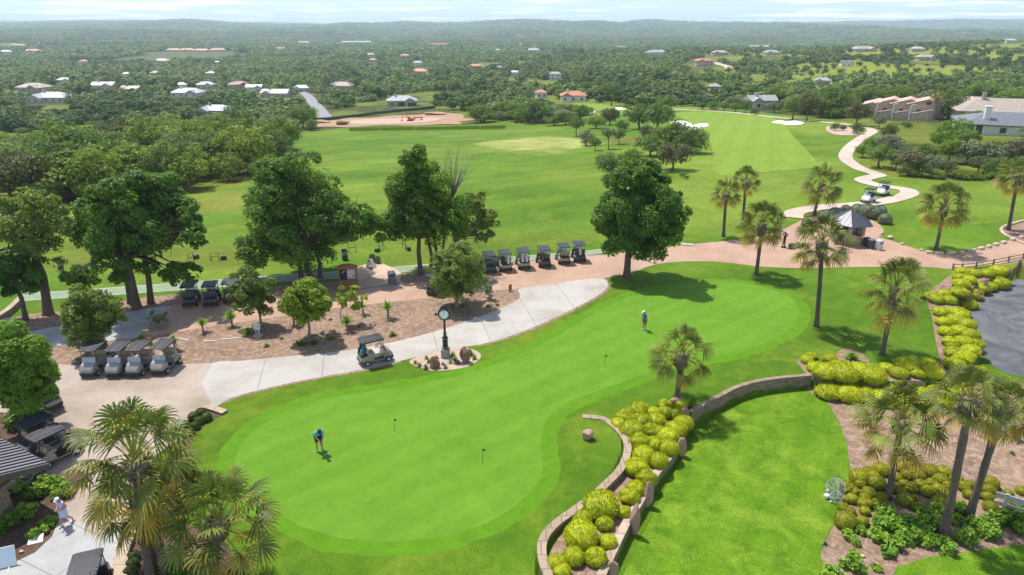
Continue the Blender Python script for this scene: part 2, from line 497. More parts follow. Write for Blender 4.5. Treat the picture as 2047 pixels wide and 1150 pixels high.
M_GREEN = grassmat('putting turf', (.168, .318, .028), (.132, .272, .020), .2, 26.0, mott=.2, mow=(R(50), .16, .34))
M_COLLAR = grassmat('collar turf', (.115, .265, .010), (.14, .295, .012), .15, 20.0, mott=.3)
M_FAIR = grassmat('fairway turf', (.30, .40, .058), (.25, .355, .040), .05, 10.0, mow=(R(20), .06, .3), patch=(.08, .60, .76, (.27, .37, .04)))
M_LOW = grassmat('lower lawn turf', (.150, .285, .012), (.20, .34, .02), .22, 12.0, mow=(R(25), .16, .5), patch=(.42, .46, .72, (.34, .44, .05)), mid=.8, mott=.5)
M_TEE = grassmat('tee turf', (.155, .275, .014), (.14, .26, .012), .2, 14.0)
M_MULCH = plain('mulch', (.245, .155, .115), .95, c2=(.13, .08, .058), scale=3.2, bmp=.6, detail=9)
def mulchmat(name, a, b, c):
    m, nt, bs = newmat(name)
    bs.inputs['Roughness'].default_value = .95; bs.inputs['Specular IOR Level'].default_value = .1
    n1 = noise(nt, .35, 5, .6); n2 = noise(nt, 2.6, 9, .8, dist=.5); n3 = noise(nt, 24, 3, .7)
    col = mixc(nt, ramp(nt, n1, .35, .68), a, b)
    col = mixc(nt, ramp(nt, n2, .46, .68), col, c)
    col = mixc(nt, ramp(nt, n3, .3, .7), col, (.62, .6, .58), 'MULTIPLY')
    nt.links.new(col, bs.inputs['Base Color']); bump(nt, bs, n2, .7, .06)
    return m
M_MULCH = mulchmat('bark mulch', (.30, .20, .138), (.19, .122, .085), (.52, .40, .31))
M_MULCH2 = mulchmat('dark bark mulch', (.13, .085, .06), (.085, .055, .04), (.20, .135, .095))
M_GRAVEL = mulchmat('pink gravel', (.52, .40, .31), (.44, .33, .25), (.62, .5, .40))
M_DIRT = mulchmat('bare earth', (.42, .275, .17), (.34, .19, .11), (.54, .42, .31))

def slabmat(name, a, b, joint, w=3.2, h=3.2, rot=0.0, rough=.8, mortar=.02, sq=True, off=0.0, stain=.25):
    m, nt, bs = newmat(name)
    bs.inputs['Roughness'].default_value = rough; bs.inputs['Specular IOR Level'].default_value = .3
    tc = N(nt, 'ShaderNodeTexCoord'); mp = N(nt, 'ShaderNodeMapping'); mp.inputs['Rotation'].default_value[2] = rot
    nt.links.new(tc.outputs['Object'], mp.inputs[0])
    br = N(nt, 'ShaderNodeTexBrick', offset=off)
    br.inputs['Scale'].default_value = 1; br.inputs['Mortar Size'].default_value = mortar; br.inputs['Brick Width'].default_value = w; br.inputs['Row Height'].default_value = h
    br.inputs['Color1'].default_value = c4(a); br.inputs['Color2'].default_value = c4(b); br.inputs['Mortar'].default_value = c4(joint)
    nt.links.new(mp.outputs[0], br.inputs[0])
    n1 = noise(nt, .22, 6, .65, dist=.4); n2 = noise(nt, 3.0, 6, .7)
    col = mixc(nt, ramp(nt, n1, .42, .66), br.outputs[0], tuple(1 - stain * k for k in (.9, 1, 1.2)), 'MULTIPLY')
    col = mixc(nt, ramp(nt, n2, .3, .75), col, (.86, .85, .83), 'MULTIPLY')
    nt.links.new(col, bs.inputs['Base Color'])
    bump(nt, bs, n2, .12)
    return m
M_CONC = slabmat('pale concrete', (.435, .41, .38), (.41, .385, .355), (.26, .25, .24), 4.2, 40, R(-12), mortar=.035)
M_LOT = slabmat('tan concrete', (.40, .335, .28), (.375, .31, .26), (.44, .36, .29), 7, 9, R(15), mortar=.02, stain=.32)
M_WALK = slabmat('grey concrete', (.40, .40, .40), (.38, .38, .38), (.24, .24, .24), 2.6, 2.6, R(25), mortar=.03)
M_BRICK = slabmat('brick paving', (.47, .305, .215), (.40, .255, .18), (.40, .27, .21), .42, .21, R(28), mortar=.022, off=.5, stain=.2)
M_PAVE = slabmat('tan paving', (.56, .42, .31), (.50, .37, .28), (.40, .3, .22), .6, .4, R(10), mortar=.03, off=.5)
M_PATH = slabmat('cart path concrete', (.55, .45, .38), (.52, .42, .35), (.45, .38, .32), 6, 60, R(30), mortar=.03)
M_MAT = plain('tee mat turf', (.17, .23, .135), .9, c2=(.22, .28, .18), scale=1.5)
M_WHITE = plain('white paint', (.78, .78, .75), .6, c2=(.66, .66, .62))
M_LINE = plain('faded line paint', (.46, .48, .42), .7, c2=(.36, .39, .32))
M_SAND = plain('bunker sand', (.85, .80, .72), .95, c2=(.72, .66, .57), scale=.5)
def asph():
    m, nt, bs = newmat('asphalt')
    bs.inputs['Roughness'].default_value = .75
    n1 = noise(nt, .28, 7, .65, dist=1.4); n2 = noise(nt, 14, 4, .7)
    col = mixc(nt, ramp(nt, n1, .40, .66), (.070, .073, .082), (.165, .17, .185))
    col = mixc(nt, n2, col, (.7, .7, .7), 'MULTIPLY')
    nt.links.new(col, bs.inputs['Base Color'])
    return m
M_ASPH = asph()
M_ROADF = plain('far asphalt', (.23, .23, .24), .85, c2=(.19, .19, .2), scale=.2)

# ---- the plateau: flat coverings, each a few millimetres above the one below
GREEN_PX = [(474, 905), (487, 880), (530, 845), (590, 815), (660, 795), (760, 780), (850, 765), (930, 748), (1010, 722), (1080, 690), (1150, 650), (1210, 615), (1270, 590), (1340, 572), (1410, 564), (1480, 566), (1540, 578), (1580, 595),
            (1597, 620), (1590, 645), (1560, 672), (1500, 697), (1440, 712), (1380, 722), (1320, 738), (1250, 762), (1180, 787), (1130, 808), (1100, 832), (1086, 860), (1082, 892), (1086, 925), (1076, 962), (1040, 1002), (980, 1042), (900, 1070),
            (820, 1082), (740, 1083), (660, 1071), (590, 1046), (530, 1010), (490, 965), (473, 932)]
GREEN = PW(GREEN_PX)
def grow(poly, d):
    n = len(poly); out = []
    for i in range(n):
        a, b = Vector(poly[i - 1]), Vector(poly[(i + 1) % n]); t = (b - a).normalized()
        out.append((poly[i][0] - t.y * d, poly[i][1] + t.x * d))
    return out
area = sum(GREEN[i - 1][0] * GREEN[i][1] - GREEN[i][0] * GREEN[i - 1][1] for i in range(len(GREEN)))
def ragged(poly, amp, step=.25):
    out = []
    for i, a in enumerate(poly):
        b = poly[(i + 1) % len(poly)]; k = max(1, int(math.dist(a, b) / step))
        for j in range(k): out.append((a[0] + (b[0] - a[0]) * j / k, a[1] + (b[1] - a[1]) * j / k))
    P_ = np.array(out); d = (fbm(P_[:, 0], P_[:, 1], .9, 3, 3) - .5) * 2 * amp; e = (fbm(P_[:, 0], P_[:, 1], .9, 9, 3) - .5) * 2 * amp
    return [(x + q, y + w_) for (x, y), q, w_ in zip(out, d, e)]
sheet('green_collar', ragged(grow(GREEN, .95 if area < 0 else -.95), .15), .004, M_COLLAR)
sheet('putting_green', ragged(GREEN, .10), .008, M_GREEN)

MULCH_PX = [(95, 727), (62, 702), (110, 692), (230, 680), (290, 672), (430, 652), (560, 633), (659, 618), (812, 601), (868, 596), (965, 585), (1038, 577), (1040, 590), (1033, 601), (1000, 617), (940, 640), (880, 660), (800, 681), (720, 697), (640, 707), (560, 714), (480, 722), (425, 726), (330, 729), (170, 730)]
sheet('mulch_bed', PW(MULCH_PX), .004, M_MULCH)
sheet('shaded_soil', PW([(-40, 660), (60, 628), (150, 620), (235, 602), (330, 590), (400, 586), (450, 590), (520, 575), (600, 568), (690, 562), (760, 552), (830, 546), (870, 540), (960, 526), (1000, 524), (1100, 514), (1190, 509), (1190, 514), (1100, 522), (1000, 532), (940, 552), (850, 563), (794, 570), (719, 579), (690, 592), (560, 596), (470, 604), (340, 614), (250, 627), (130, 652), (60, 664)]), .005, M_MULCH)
sheet('brick_road', PW([(285, 672), (312, 640), (342, 612), (400, 606), (470, 601), (560, 594), (690, 590), (719, 579), (794, 570), (850, 563), (935, 552), (990, 531), (1100, 519), (1190, 511), (1250, 505), (1330, 495), (1400, 487), (1470, 480), (1510, 474), (1555, 462), (1590, 447), (1610, 437), (1640, 430), (1690, 428),
                     (1730, 436), (1752, 445), (1766, 458), (1764, 468), (1758, 474), (1790, 484), (1842, 501), (1880, 509), (1925, 507), (1975, 494), (2060, 468), (2300, 400), (2400, 430), (2060, 519), (1985, 529), (1905, 538), (1850, 534), (1720, 534), (1620, 536), (1530, 534), (1440, 524), (1370, 523), (1310, 529), (1260, 546), (1205, 557), (1120, 566), (1038, 577), (993, 581), (965, 585), (868, 596), (812, 601), (659, 618), (560, 633), (430, 652)], sm=3), .010, M_BRICK)
sheet('service_path', PW([(40, 700), (30, 672), (130, 650), (250, 626), (342, 612), (312, 642), (285, 672), (230, 680), (110, 692)]), .008, M_WALK)
sheet('kiosk_paving', PW([(712, 534), (746, 524), (762, 526), (790, 538), (802, 546), (800, 566), (719, 577), (706, 560)], sm=0), .014, M_PAVE)
sheet('concrete_path', PW([(402, 765), (424, 812), (450, 801), (480, 790), (560, 770), (650, 752), (720, 740), (800, 722), (860, 708), (900, 697), (960, 689), (1040, 665), (1120, 630), (1180, 600), (1210, 580), (1215, 567), (1205, 557), (1150, 561), (1080, 571), (1037, 578), (1040, 590), (1033, 601), (1000, 617), (940, 640), (880, 660), (800, 681), (720, 697), (640, 707), (560, 714), (480, 722), (425, 726)], sm=3), .012, M_CONC)
ribbon_edge = [(424, 813), (450, 802), (480, 791), (560, 771), (650, 753), (720, 741), (800, 723)], [(955, 691), (1040, 667), (1120, 632), (1180, 602), (1211, 581), (1216, 567)]
sheet('parking_lot', PW([(100, 728), (170, 731), (330, 730), (425, 726), (402, 765), (424, 812), (365, 850), (345, 872), (300, 930), (275, 1000), (268, 1048), (116, 1042), (125, 1010), (150, 990), (178, 950), (150, 936), (75, 962), (0, 1000), (-90, 1035), (-90, 900), (20, 890), (96, 858), (70, 828), (-90, 820), (-90, 745), (40, 735)], sm=0), .014, M_LOT)
sheet('walkway', PW([(116, 1042), (268, 1048), (262, 1062), (240, 1100), (236, 1240), (-200, 1260), (-200, 1160), (-50, 1137), (35, 1122), (70, 1105), (105, 1072)], sm=0), .016, M_WALK)
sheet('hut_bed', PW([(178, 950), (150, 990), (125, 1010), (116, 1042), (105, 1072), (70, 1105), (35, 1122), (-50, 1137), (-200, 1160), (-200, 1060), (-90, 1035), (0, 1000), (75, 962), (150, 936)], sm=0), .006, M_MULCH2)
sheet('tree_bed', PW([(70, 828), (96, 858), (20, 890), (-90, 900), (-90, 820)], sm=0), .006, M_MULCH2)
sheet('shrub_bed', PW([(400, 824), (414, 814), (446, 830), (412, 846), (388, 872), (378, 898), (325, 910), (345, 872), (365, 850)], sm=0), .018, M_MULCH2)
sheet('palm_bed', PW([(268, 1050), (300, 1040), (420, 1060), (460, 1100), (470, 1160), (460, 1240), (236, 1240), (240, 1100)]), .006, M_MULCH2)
sheet('clock_bed', PW([(818, 723), (848, 738), (880, 742), (930, 735), (955, 722), (961, 710), (945, 699), (905, 693), (860, 706)]), .020, M_GRAVEL)
top = [(46, 586), (122, 583), (381, 564), (486, 556), (541, 552), (680, 543), (771, 536), (861, 528), (950, 520), (1063, 511), (1171, 502), (1206, 498)]
bot = [(1213, 505), (1171, 509), (1063, 519), (950, 528), (861, 536), (795, 545), (683, 556), (548, 564), (452, 573), (361, 580), (305, 584), (235, 589), (122, 596), (41, 602)]
sheet('range_mat', PW(top + bot, sm=0), .012, M_MAT)
def ribbon(name, pts, wd, off, mat, res=0.0, world=False):
    w = [Vector(p) for p in (pts if world else PW(pts, closed=False, sm=3))]
    L = []; Rr = []
    for i, p in enumerate(w):
        t = (w[min(i + 1, len(w) - 1)] - w[max(i - 1, 0)]).normalized(); q = Vector((-t.y, t.x)) * wd / 2
        L.append(tuple(p + q)); Rr.append(tuple(p - q))
    return sheet(name, L + Rr[::-1], off, mat, res)
ribbon('range_line', top, .12, .017, M_LINE); ribbon('range_line', bot, .12, .017, M_LINE)
for e in ribbon_edge: ribbon('worn_edge', e, .42, .0105, M_MULCH)
sheet('plant_bed', PW([(1690, 698), (1672, 706), (1680, 722), (1705, 736), (1728, 736), (1738, 724), (1722, 706), (1702, 698)]), .008, M_MULCH)
sheet('palm_island', PW([(2004, 462), (2012, 471), (2050, 488), (2120, 480), (2120, 430), (2047, 440)]), .014, M_MULCH)
ea = plane(1893, 457)
sheet('tee_box', [(ea.x + 4.3 * math.cos(t), ea.y + 4.6 * math.sin(t)) for t in np.linspace(0, 6.283, 40)[:-1]], .006, M_TEE)
# dry worn patches beside the trees keep to the soil; lower level
def PL(pts, sm=4): return PW(pts, LOWZ, sm)
sheet('lower_lawn', PL([(1210, 1260), (1246, 1150), (1300, 1040), (1335, 965), (1372, 905), (1397, 855), (1440, 826), (1490, 800), (1540, 787), (1626, 776), (1650, 802), (1676, 845), (1692, 892), (1697, 940), (1690, 990), (1668, 1042), (1640, 1102), (1620, 1260)], 2), LOWZ + .01, M_LOW)
sheet('palm_mulch', PL([(1634, 784), (1652, 802), (1678, 845), (1694, 892), (1699, 940), (1692, 990), (1670, 1042), (1642, 1102), (1620, 1260), (1780, 1260), (1790, 1135), (1850, 1115), (1950, 1100), (2060, 1088), (2300, 1080), (2300, 800), (2060, 770), (1965, 756), (1930, 772), (1850, 792), (1750, 796), (1660, 788)], 0), LOWZ + .008, M_MULCH)
sheet('front_lawn', PL([(1785, 1160), (1790, 1135), (1850, 1115), (1950, 1100), (2060, 1088), (2300, 1080), (2300, 1280), (1780, 1280)], 0), LOWZ + .012, M_LOW)
sheet('road', PL([(1932, 640), (1952, 606), (1990, 580), (2047, 556), (2300, 490), (2700, 760), (2300, 800), (2060, 757), (1995, 738), (1972, 716), (1952, 684)], 3), LOWZ + .016, M_ASPH)
sheet('hedge_bed', PW([(1848, 592), (1862, 630), (1872, 690), (1880, 722), (1800, 742), (1690, 737), (1600, 716), (1590, 722), (1625, 763), (1750, 778), (1850, 776), (1925, 750), (1955, 720), (1942, 680), (1925, 640), (1912, 610), (1950, 578), (2010, 552), (2010, 535), (1905, 545)], sm=0), .02, M_MULCH, .28)
sheet('planter_soil', PW([(1095, 1220), (1093, 1150), (1098, 1107), (1120, 1070), (1168, 1030), (1213, 990), (1243, 948), (1262, 905), (1258, 872), (1245, 850), (1270, 838), (1330, 818), (1368, 812), (1374, 838), (1348, 902), (1312, 950), (1276, 1010), (1250, 1054), (1206, 1150), (1185, 1220)], BEDZ, 0), BEDZ + .03, M_MULCH)

# ---- farther coverings follow the slope
sheet('fairway', GW([(1345, 226), (1420, 223), (1500, 227), (1545, 235), (1572, 255), (1585, 272), (1608, 296), (1634, 326), (1628, 336), (1530, 345), (1440, 352), (1426, 330), (1424, 300), (1405, 262), (1370, 240)], 3), .05, M_FAIR, 3.0)
cp = smooth([tuple(G(x, y)[:2]) for x, y in [(1585, 436), (1592, 424), (1640, 415), (1700, 411), (1755, 405), (1790, 398), (1816, 389), (1814, 381), (1790, 376), (1760, 372), (1735, 366), (1724, 360), (1738, 355), (1756, 351), (1745, 346), (1718, 337), (1696, 323), (1690, 312), (1698, 296), (1716, 281), (1733, 270), (1744, 263), (1730, 256), (1690, 249), (1640, 244), (1580, 238), (1510, 230), (1450, 224), (1390, 221), (1300, 217)]], False, 5)
ribbon('cart_path', cp, 2.5, .075, M_PATH, 1.2, True)
for k, pts in enumerate([[(1543, 244), (1560, 241), (1572, 244), (1590, 242), (1606, 246), (1600, 250), (1572, 251), (1562, 248), (1548, 247)],
                         [(1376, 257), (1392, 249), (1412, 248), (1416, 252), (1396, 258), (1380, 262)],
                         [(1340, 245), (1362, 242), (1378, 246), (1384, 252), (1366, 256), (1350, 252)],
                         [(1158, 224), (1178, 221), (1190, 223), (1186, 227), (1165, 228)], [(1228, 216), (1246, 216), (1252, 219), (1236, 220)]]):
    sheet('sand_bunker', GW(pts, 3), .11, M_SAND, 1.5)
sheet('far_green', GW([(1132, 210), (1170, 207), (1210, 210), (1232, 214), (1210, 221), (1150, 222)], 3), .1, M_FAIR, 4.0)
sheet('island_bed', GW([(1650, 258), (1660, 252), (1700, 256), (1722, 266), (1714, 271), (1680, 271), (1660, 267)], 3), .09, M_GRAVEL, 1.5)
sheet('building_site', GW([(554, 258), (575, 250), (612, 249), (640, 243), (668, 241), (700, 236), (740, 236), (790, 231), (838, 230), (868, 225), (905, 227), (928, 231), (926, 236), (950, 240), (918, 244), (922, 249), (880, 249), (830, 252), (770, 251), (700, 255), (650, 254), (600, 261)], 3), .12, M_DIRT, 3.0)
sheet('site_slab', GW([(696, 245), (722, 240), (790, 238), (872, 236), (884, 239), (852, 245), (800, 248), (722, 250)], 2), .2, M_GRAVEL, 3.0)
ribbon('village_road', smooth([tuple(G(x, y)[:2]) for x, y in [(603, 184), (612, 190), (620, 197), (630, 210), (640, 222), (648, 234), (655, 240)]], False, 4), 7.0, .2, M_ROADF, 3.0, True)
ribbon('hill_lane', smooth([tuple(G(x, y)[:2]) for x, y in [(1432, 125), (1442, 130), (1452, 133), (1459, 138)]], False, 4), 7.0, .3, M_PATH, 4.0, True)

# ---- the air
hz = MB().box((0, 7500, -55), (44000, 16000, 350)).build('haze', None)
tag(hz, kind='stuff')
m = bpy.data.materials.new('haze air'); m.use_nodes = True; nt = m.node_tree
nt.nodes.remove(nt.nodes['Principled BSDF'])
v = N(nt, 'ShaderNodeVolumePrincipled', Density=.00012, Anisotropy=.1); v.inputs['Color'].default_value = (.72, .86, 1.0, 1)
nt.links.new(v.outputs[0], nt.nodes['Material Output'].inputs['Volume'])
hz.data.materials.append(m)
# ------------------------------------------------------------------ foliage
def leafcloud(lobes, n, size, seed, asp=1.7, inner=.55, up=.35, jit=.8, gap=.0, low=-.6):
    """leaf-sized quads spread through a set of ellipsoid lobes -> verts, faces, rnd"""
    g = np.random.default_rng(seed)
    L = np.array(lobes, float)
    wgt = (L[:, 3] * L[:, 4] + L[:, 3] * L[:, 5] + L[:, 4] * L[:, 5]); wgt /= wgt.sum()
    k = g.choice(len(L), n, p=wgt)
    d = g.normal(size=(n, 3)); d /= np.linalg.norm(d, axis=1)[:, None]
    flip = (d[:, 2] < low) & (g.random(n) < .8); d[flip, 2] *= -1
    r = inner + (1.04 - inner) * g.random(n) ** .55
    P = L[k, :3] + d * r[:, None] * L[k, 3:6]
    nrm = d / L[k, 3:6]; nrm /= np.linalg.norm(nrm, axis=1)[:, None]
    nrm = nrm + g.normal(size=(n, 3)) * jit * .6 + np.array([0, 0, up]); nrm /= np.linalg.norm(nrm, axis=1)[:, None]
    if gap:
        v = fbm(P[:, 0] * 1.0 + P[:, 2] * .7, P[:, 1] + P[:, 2] * .8, np.mean(L[:, 3]) * .8, seed % 50, 2)
        keep = v > gap; P, nrm, k = P[keep], nrm[keep], k[keep]; n = len(P)
    a = np.cross(nrm, g.normal(size=(n, 3))); a /= np.linalg.norm(a, axis=1)[:, None]
    b = np.cross(nrm, a)
    s = size * (.6 + .8 * g.random(n))[:, None]
    a = a * s * asp * .5; b = b * s * .5
    V = np.stack([P - a, P + b * .9 - a * .1, P + a, P - b * .9 - a * .1], 1).reshape(-1, 3)
    lob = g.random(len(L))[k]
    rnd = np.clip(.25 + .5 * g.random(n) * .8 + (lob - .5) * .5, 0, 1)
    return V, np.arange(4 * n).reshape(n, 4), rnd

def cloud_mesh(name, *a, **k):
    V, Fc, r = leafcloud(*a, **k)
    return np_mesh(name, V, Fc, {'rnd': ('FACE', r)})

def crown_lobes(rx, ry, rz, n, seed, frac=(.24, .38), shape=.0):
    """n smaller clumps over an uneven ellipsoid centred on the origin"""
    g = np.random.default_rng(seed); out = []
    ph = g.random(3) * 6.28
    for i in range(n):
        z = 1 - 2 * (i + .5) / n; th = i * 2.39996 + g.normal() * .25
        q = math.sqrt(max(0, 1 - z * z)); d = np.array([q * math.cos(th), q * math.sin(th), z])
        rad = .55 + .34 * g.random() + .10 * math.sin(2 * th + ph[0]) + .08 * math.sin(3 * th + ph[1])
        if z < 0: d[:2] *= 1 - shape * z * 0
        f = frac[0] + (frac[1] - frac[0]) * g.random(); s = f * (rx + ry + rz) / 3
        out.append((d[0] * rx * rad, d[1] * ry * rad, d[2] * rz * rad - shape * rz * (d[0] ** 2 + d[1] ** 2) * .5, s * 1.1, s * 1.1, s * .85))
    out.append((0, 0, 0, rx * .5, ry * .5, rz * .5))
    return out

M_BARK = plain('bark', (.13, .095, .07), .9, c2=(.075, .055, .042), scale=9, bmp=.6, detail=8)
M_BARKG = plain('grey bark', (.26, .22, .19), .9, c2=(.16, .13, .11), scale=9, bmp=.5, detail=8)
L_MAPLE = leafmat('dark glossy leaves', (.036, .105, .012), (.15, .30, .032), spec=.25, rough=.5, transl=.44)
L_MID = leafmat('mid green leaves', (.055, .140, .012), (.20, .36, .030), spec=.25, transl=.44)
L_OLIVE = leafmat('olive leaves', (.080, .135, .020), (.25, .33, .060), transl=.42)
L_LIME = leafmat('lime leaves', (.14, .22, .012), (.36, .46, .035), transl=.42)
L_OAK = leafmat('live oak leaves', (.046, .098, .026), (.185, .275, .080), transl=.36, spec=.1)
L_OAKM = leafmat('mid oak leaves', (.072, .140, .026), (.235, .335, .075), transl=.36, spec=.1)
L_ELM = leafmat('pale elm leaves', (.095, .155, .018), (.27, .35, .05), transl=.3, spec=.1)
L_BROWN = leafmat('dry juniper leaves', (.065, .070, .028), (.18, .165, .075), transl=.15, spec=.12)
L_GREY = leafmat('grey green leaves', (.10, .13, .062), (.27, .30, .17), transl=.15, spec=.12)
L_GOLD = leafmat('golden juniper leaves', (.19, .235, .005), (.57, .61, .012), transl=.12)
L_GOLD2 = leafmat('olive gold leaves', (.12, .135, .008), (.42, .42, .014), transl=.1)
L_SAGE = leafmat('sage leaves', (.10, .13, .075), (.27, .32, .20), transl=.1)
L_BUSH = leafmat('bright shrub leaves', (.09, .20, .016), (.29, .47, .035), transl=.2)
L_BOX = leafmat('dark box leaves', (.030, .052, .012), (.11, .15, .028), transl=.08)
L_GRASS = leafmat('tuft blades', (.05, .10, .015), (.20, .27, .05), transl=.2)

def trunk_mb(base, fork, tips, r0, lean=None, seed=0, n=9, sub=2):
    """a tapered trunk from base to fork with limbs running on to the tips (all relative to the tree)"""
    g = np.random.default_rng(seed); m = MB()
    base, fork = Vector(base), Vector(fork)
    mid = base.lerp(fork, .5) + Vector(g.normal(size=3) * .06 * (fork - base).length)
    m.tube([base + Vector((0, 0, -.15)), base + Vector((0, 0, .12)), base.lerp(mid, .35), mid, fork], [r0 * 1.6, r0 * 1.25, r0, r0 * .88, r0 * .74], n)
    for t in tips:
        t = Vector(t); d = (t - fork).length
        q = fork.lerp(t, .5) + Vector((g.normal() * .08 * d, g.normal() * .08 * d, .10 * d))
        m.tube([fork.lerp(mid, .25), fork.lerp(q, .5), q, t], [r0 * .62, r0 * .45, r0 * .3, r0 * .10], 6)
        for _ in range(sub):
            a = q.lerp(t, g.random() * .6); b = a + Vector(g.normal(size=3) * .22 * d) + Vector((0, 0, .12 * d))
            m.tube([a, a.lerp(b, .5) + Vector((0, 0, .03 * d)), b], [r0 * .2, r0 * .12, r0 * .04], 5)
    return m

def big_tree(name, label, group, bases, cc, rpx, rdep, rzpx, leaf, n, size, seed, r0=.3, nl=38, gap=.0, bark=None, extra=None, fork_h=.42, ntip=9, frac=(.2, .34), inner=.5, cat='tree', jit=.8, shape=0.0):
    """bases: photo pixels of the trunk feet; cc: photo pixel of the crown centre; rpx, rzpx: crown half width and half height in photo pixels"""
    b0 = G(*bases[0]); root = thing(name, label, cat, b0, 0, group)
    cw = atY(cc[0], cc[1], b0.y) if len(cc) == 2 else atY(cc[0], cc[1], b0.y + cc[2])
    s = mpp(cw.y, cw.z); rx, rz = rpx * s, rzpx * s * 1.05; ry = rx * rdep
    C0 = cw - b0
    lobes = [(l[0] + C0.x, l[1] + C0.y, l[2] + C0.z) + tuple(l[3:]) for l in crown_lobes(rx, ry, rz, nl, seed, frac, shape)]
    for e in (extra or []):                               # stray boughs: (px, py, half width px, half height px)
        p = atY(e[0], e[1], b0.y + (e[4] if len(e) > 4 else 0)) - b0; ss = mpp(b0.y, p.z)
        sub = crown_lobes(e[2] * ss, e[2] * ss, e[3] * ss, max(5, int(nl * .22)), seed + int(e[0]), (.32, .5))
        lobes += [(l[0] + p.x, l[1] + p.y, l[2] + p.z) + tuple(l[3:]) for l in sub]
    g = np.random.default_rng(seed + 1); mb = MB()
    tips = [lobes[i][:3] for i in g.choice(len(lobes), min(ntip * len(bases), len(lobes)), replace=False)]
    for i, b in enumerate(bases):
        bb = G(*b) - b0
        fork = bb.lerp(C0, .15); fork.z = max(C0.z - rz * .55, C0.z * fork_h) * (.9 + .15 * g.random())
        t = trunk_mb(bb, fork, tips[i::len(bases)], r0 * (1 if i == 0 else .8), seed=seed + i)
        mb.add(t.v, t.f)
    mb.build('trunk', bark or M_BARK, root, True)
    link('crown', cloud_mesh('crown', lobes, n, size, seed, inner=inner, gap=gap, jit=jit), leaf, root)
    return root

SG = 'shade trees beside the practice range'
big_tree('shade_tree', 'tall open-crowned tree with bare branches and a leaning trunk at the range path end', SG, [(97, 628)], (52, 455, -1), 95, .75, 92, L_OLIVE, 17850, 0.160, 11, .36, 46, .47, ntip=26, frac=(.14, .24), inner=.4, fork_h=.36)
big_tree('shade_tree', 'low leaning tree with a dark crown in front of the open-crowned tree', SG, [(52, 640)], (12, 545), 62, .8, 42, L_MAPLE, 16150, 0.160, 12, .2, 24, .3, ntip=8, fork_h=.5)
big_tree('shade_tree', 'huge dark green tree standing left of the two dark carts beside the range', SG, [(274, 616), (262, 606)], (245, 450, 0), 104, .8, 108, L_MAPLE, 48450, 0.176, 13, .34, 52, .38, extra=[(385, 470, 26, 30), (165, 555, 36, 22), (350, 545, 26, 20)], frac=(.16, .27))
big_tree('shade_tree', 'leafy tree with a single trunk behind the huge dark tree beside the two dark carts', SG, [(302, 606)], (318, 425, 2), 74, .9, 86, L_MAPLE, 29070, 0.176, 14, .26, 34, .40, extra=[(378, 440, 28, 34), (370, 545, 34, 22, -1)])
big_tree('shade_tree', 'broad dark three-trunked tree left of the wooden notice booth', SG, [(622, 557), (603, 558), (640, 556)], (600, 425, 1), 122, .75, 112, L_MAPLE, 61370, 0.176, 15, .28, 60, .36, extra=[(555, 345, 45, 35), (690, 450, 45, 40), (520, 490, 45, 40), (735, 440, 26, 34)], frac=(.16, .27))
big_tree('shade_tree', 'tall bright green three-trunked tree right of the wooden notice booth', SG, [(841, 547), (860, 549), (876, 524)], (838, 405, 1), 76, .85, 98, L_MID, 41990, 0.170, 16, .24, 44, .38, extra=[(825, 320, 34, 28), (775, 450, 30, 34), (905, 440, 40, 40)], frac=(.18, .3))
big_tree('shade_tree', 'thin-crowned olive tree with drooping boughs beside the bright green three-trunked tree', SG, [(900, 528)], (950, 440, 2), 54, .8, 58, L_OLIVE, 13566, 0.149, 17, .14, 26, .42, ntip=12, frac=(.16, .28))
# bare dead top
bt = G(880, 535); root = thing('bare_tree', 'leafless grey tree top showing above the bright green three-trunked tree', 'tree', bt, 0, SG)
mb = MB(); g = np.random.default_rng(5); c0 = atY(905, 385, bt.y) - bt
mb.tube([(0, 0, 0), (c0.x * .5, 0, c0.z * .55), tuple(c0)], [.16, .12, .08], 7)
for i in range(26):
    p = atY(915 + g.normal() * 22, 325 + g.normal() * 22, bt.y + g.normal()) - bt
    q = c0.lerp(p, .5) + Vector((g.normal() * .15, g.normal() * .3, .2)); st = c0 * (.82 + .2 * g.random())
    mb.tube([st, q, p], [.05, .032, .012], 5)
    for k in range(4):
        a = q.lerp(p, g.random()); mb.tube([a, a + Vector((g.normal() * .35, g.normal() * .35, .35 + .3 * g.random()))], [.014, .006], 4)
mb.build('trunk', M_BARKG, root, True)
big_tree('shade_tree', 'big round dense tree standing alone in the lawn beside the brick road', SG, [(1253, 553)], (1277, 425), 80, .95, 92, L_MAPLE, 67830, 0.170, 18, .34, 58, .30, extra=[(1215, 445, 30, 44), (1345, 425, 26, 48), (1270, 350, 40, 30)], frac=(.2, .32), shape=.05)
ST = 'small trees in the mulch beds'
big_tree('small_tree', 'small round grey-green tree behind the row of four silver carts', ST, [(196, 705)], (180, 632), 64, .95, 60, L_OLIVE, 29070, 0.117, 19, .12, 34, .34, M_BARKG)
big_tree('small_tree', 'small olive-green tree with a slim trunk right of the three parked carts', ST, [(523, 652)], (503, 585), 48, .9, 50, L_OLIVE, 18088, 0.112, 20, .1, 30, .42, M_BARKG)
big_tree('small_tree', 'lime green weeping small tree in front of the notice booth', ST, [(618, 677)], (610, 598), 58, .9, 46, L_LIME, 11050, 0.160, 21, .11, 32, .38, M_BARKG, shape=.35)
big_tree('small_tree', 'sparse yellow sapling beside the lime green weeping tree', ST, [(684, 645)], (700, 595), 34, .8, 22, L_LIME, 900, .18, 22, .05, 14, .4, M_BARKG)
big_tree('small_tree', 'small round tree at the brick road opposite the parked cart row', ST, [(912, 613)], (915, 545), 60, .9, 60, L_OLIVE, 29070, 0.117, 23, .12, 36, .38, M_BARKG)
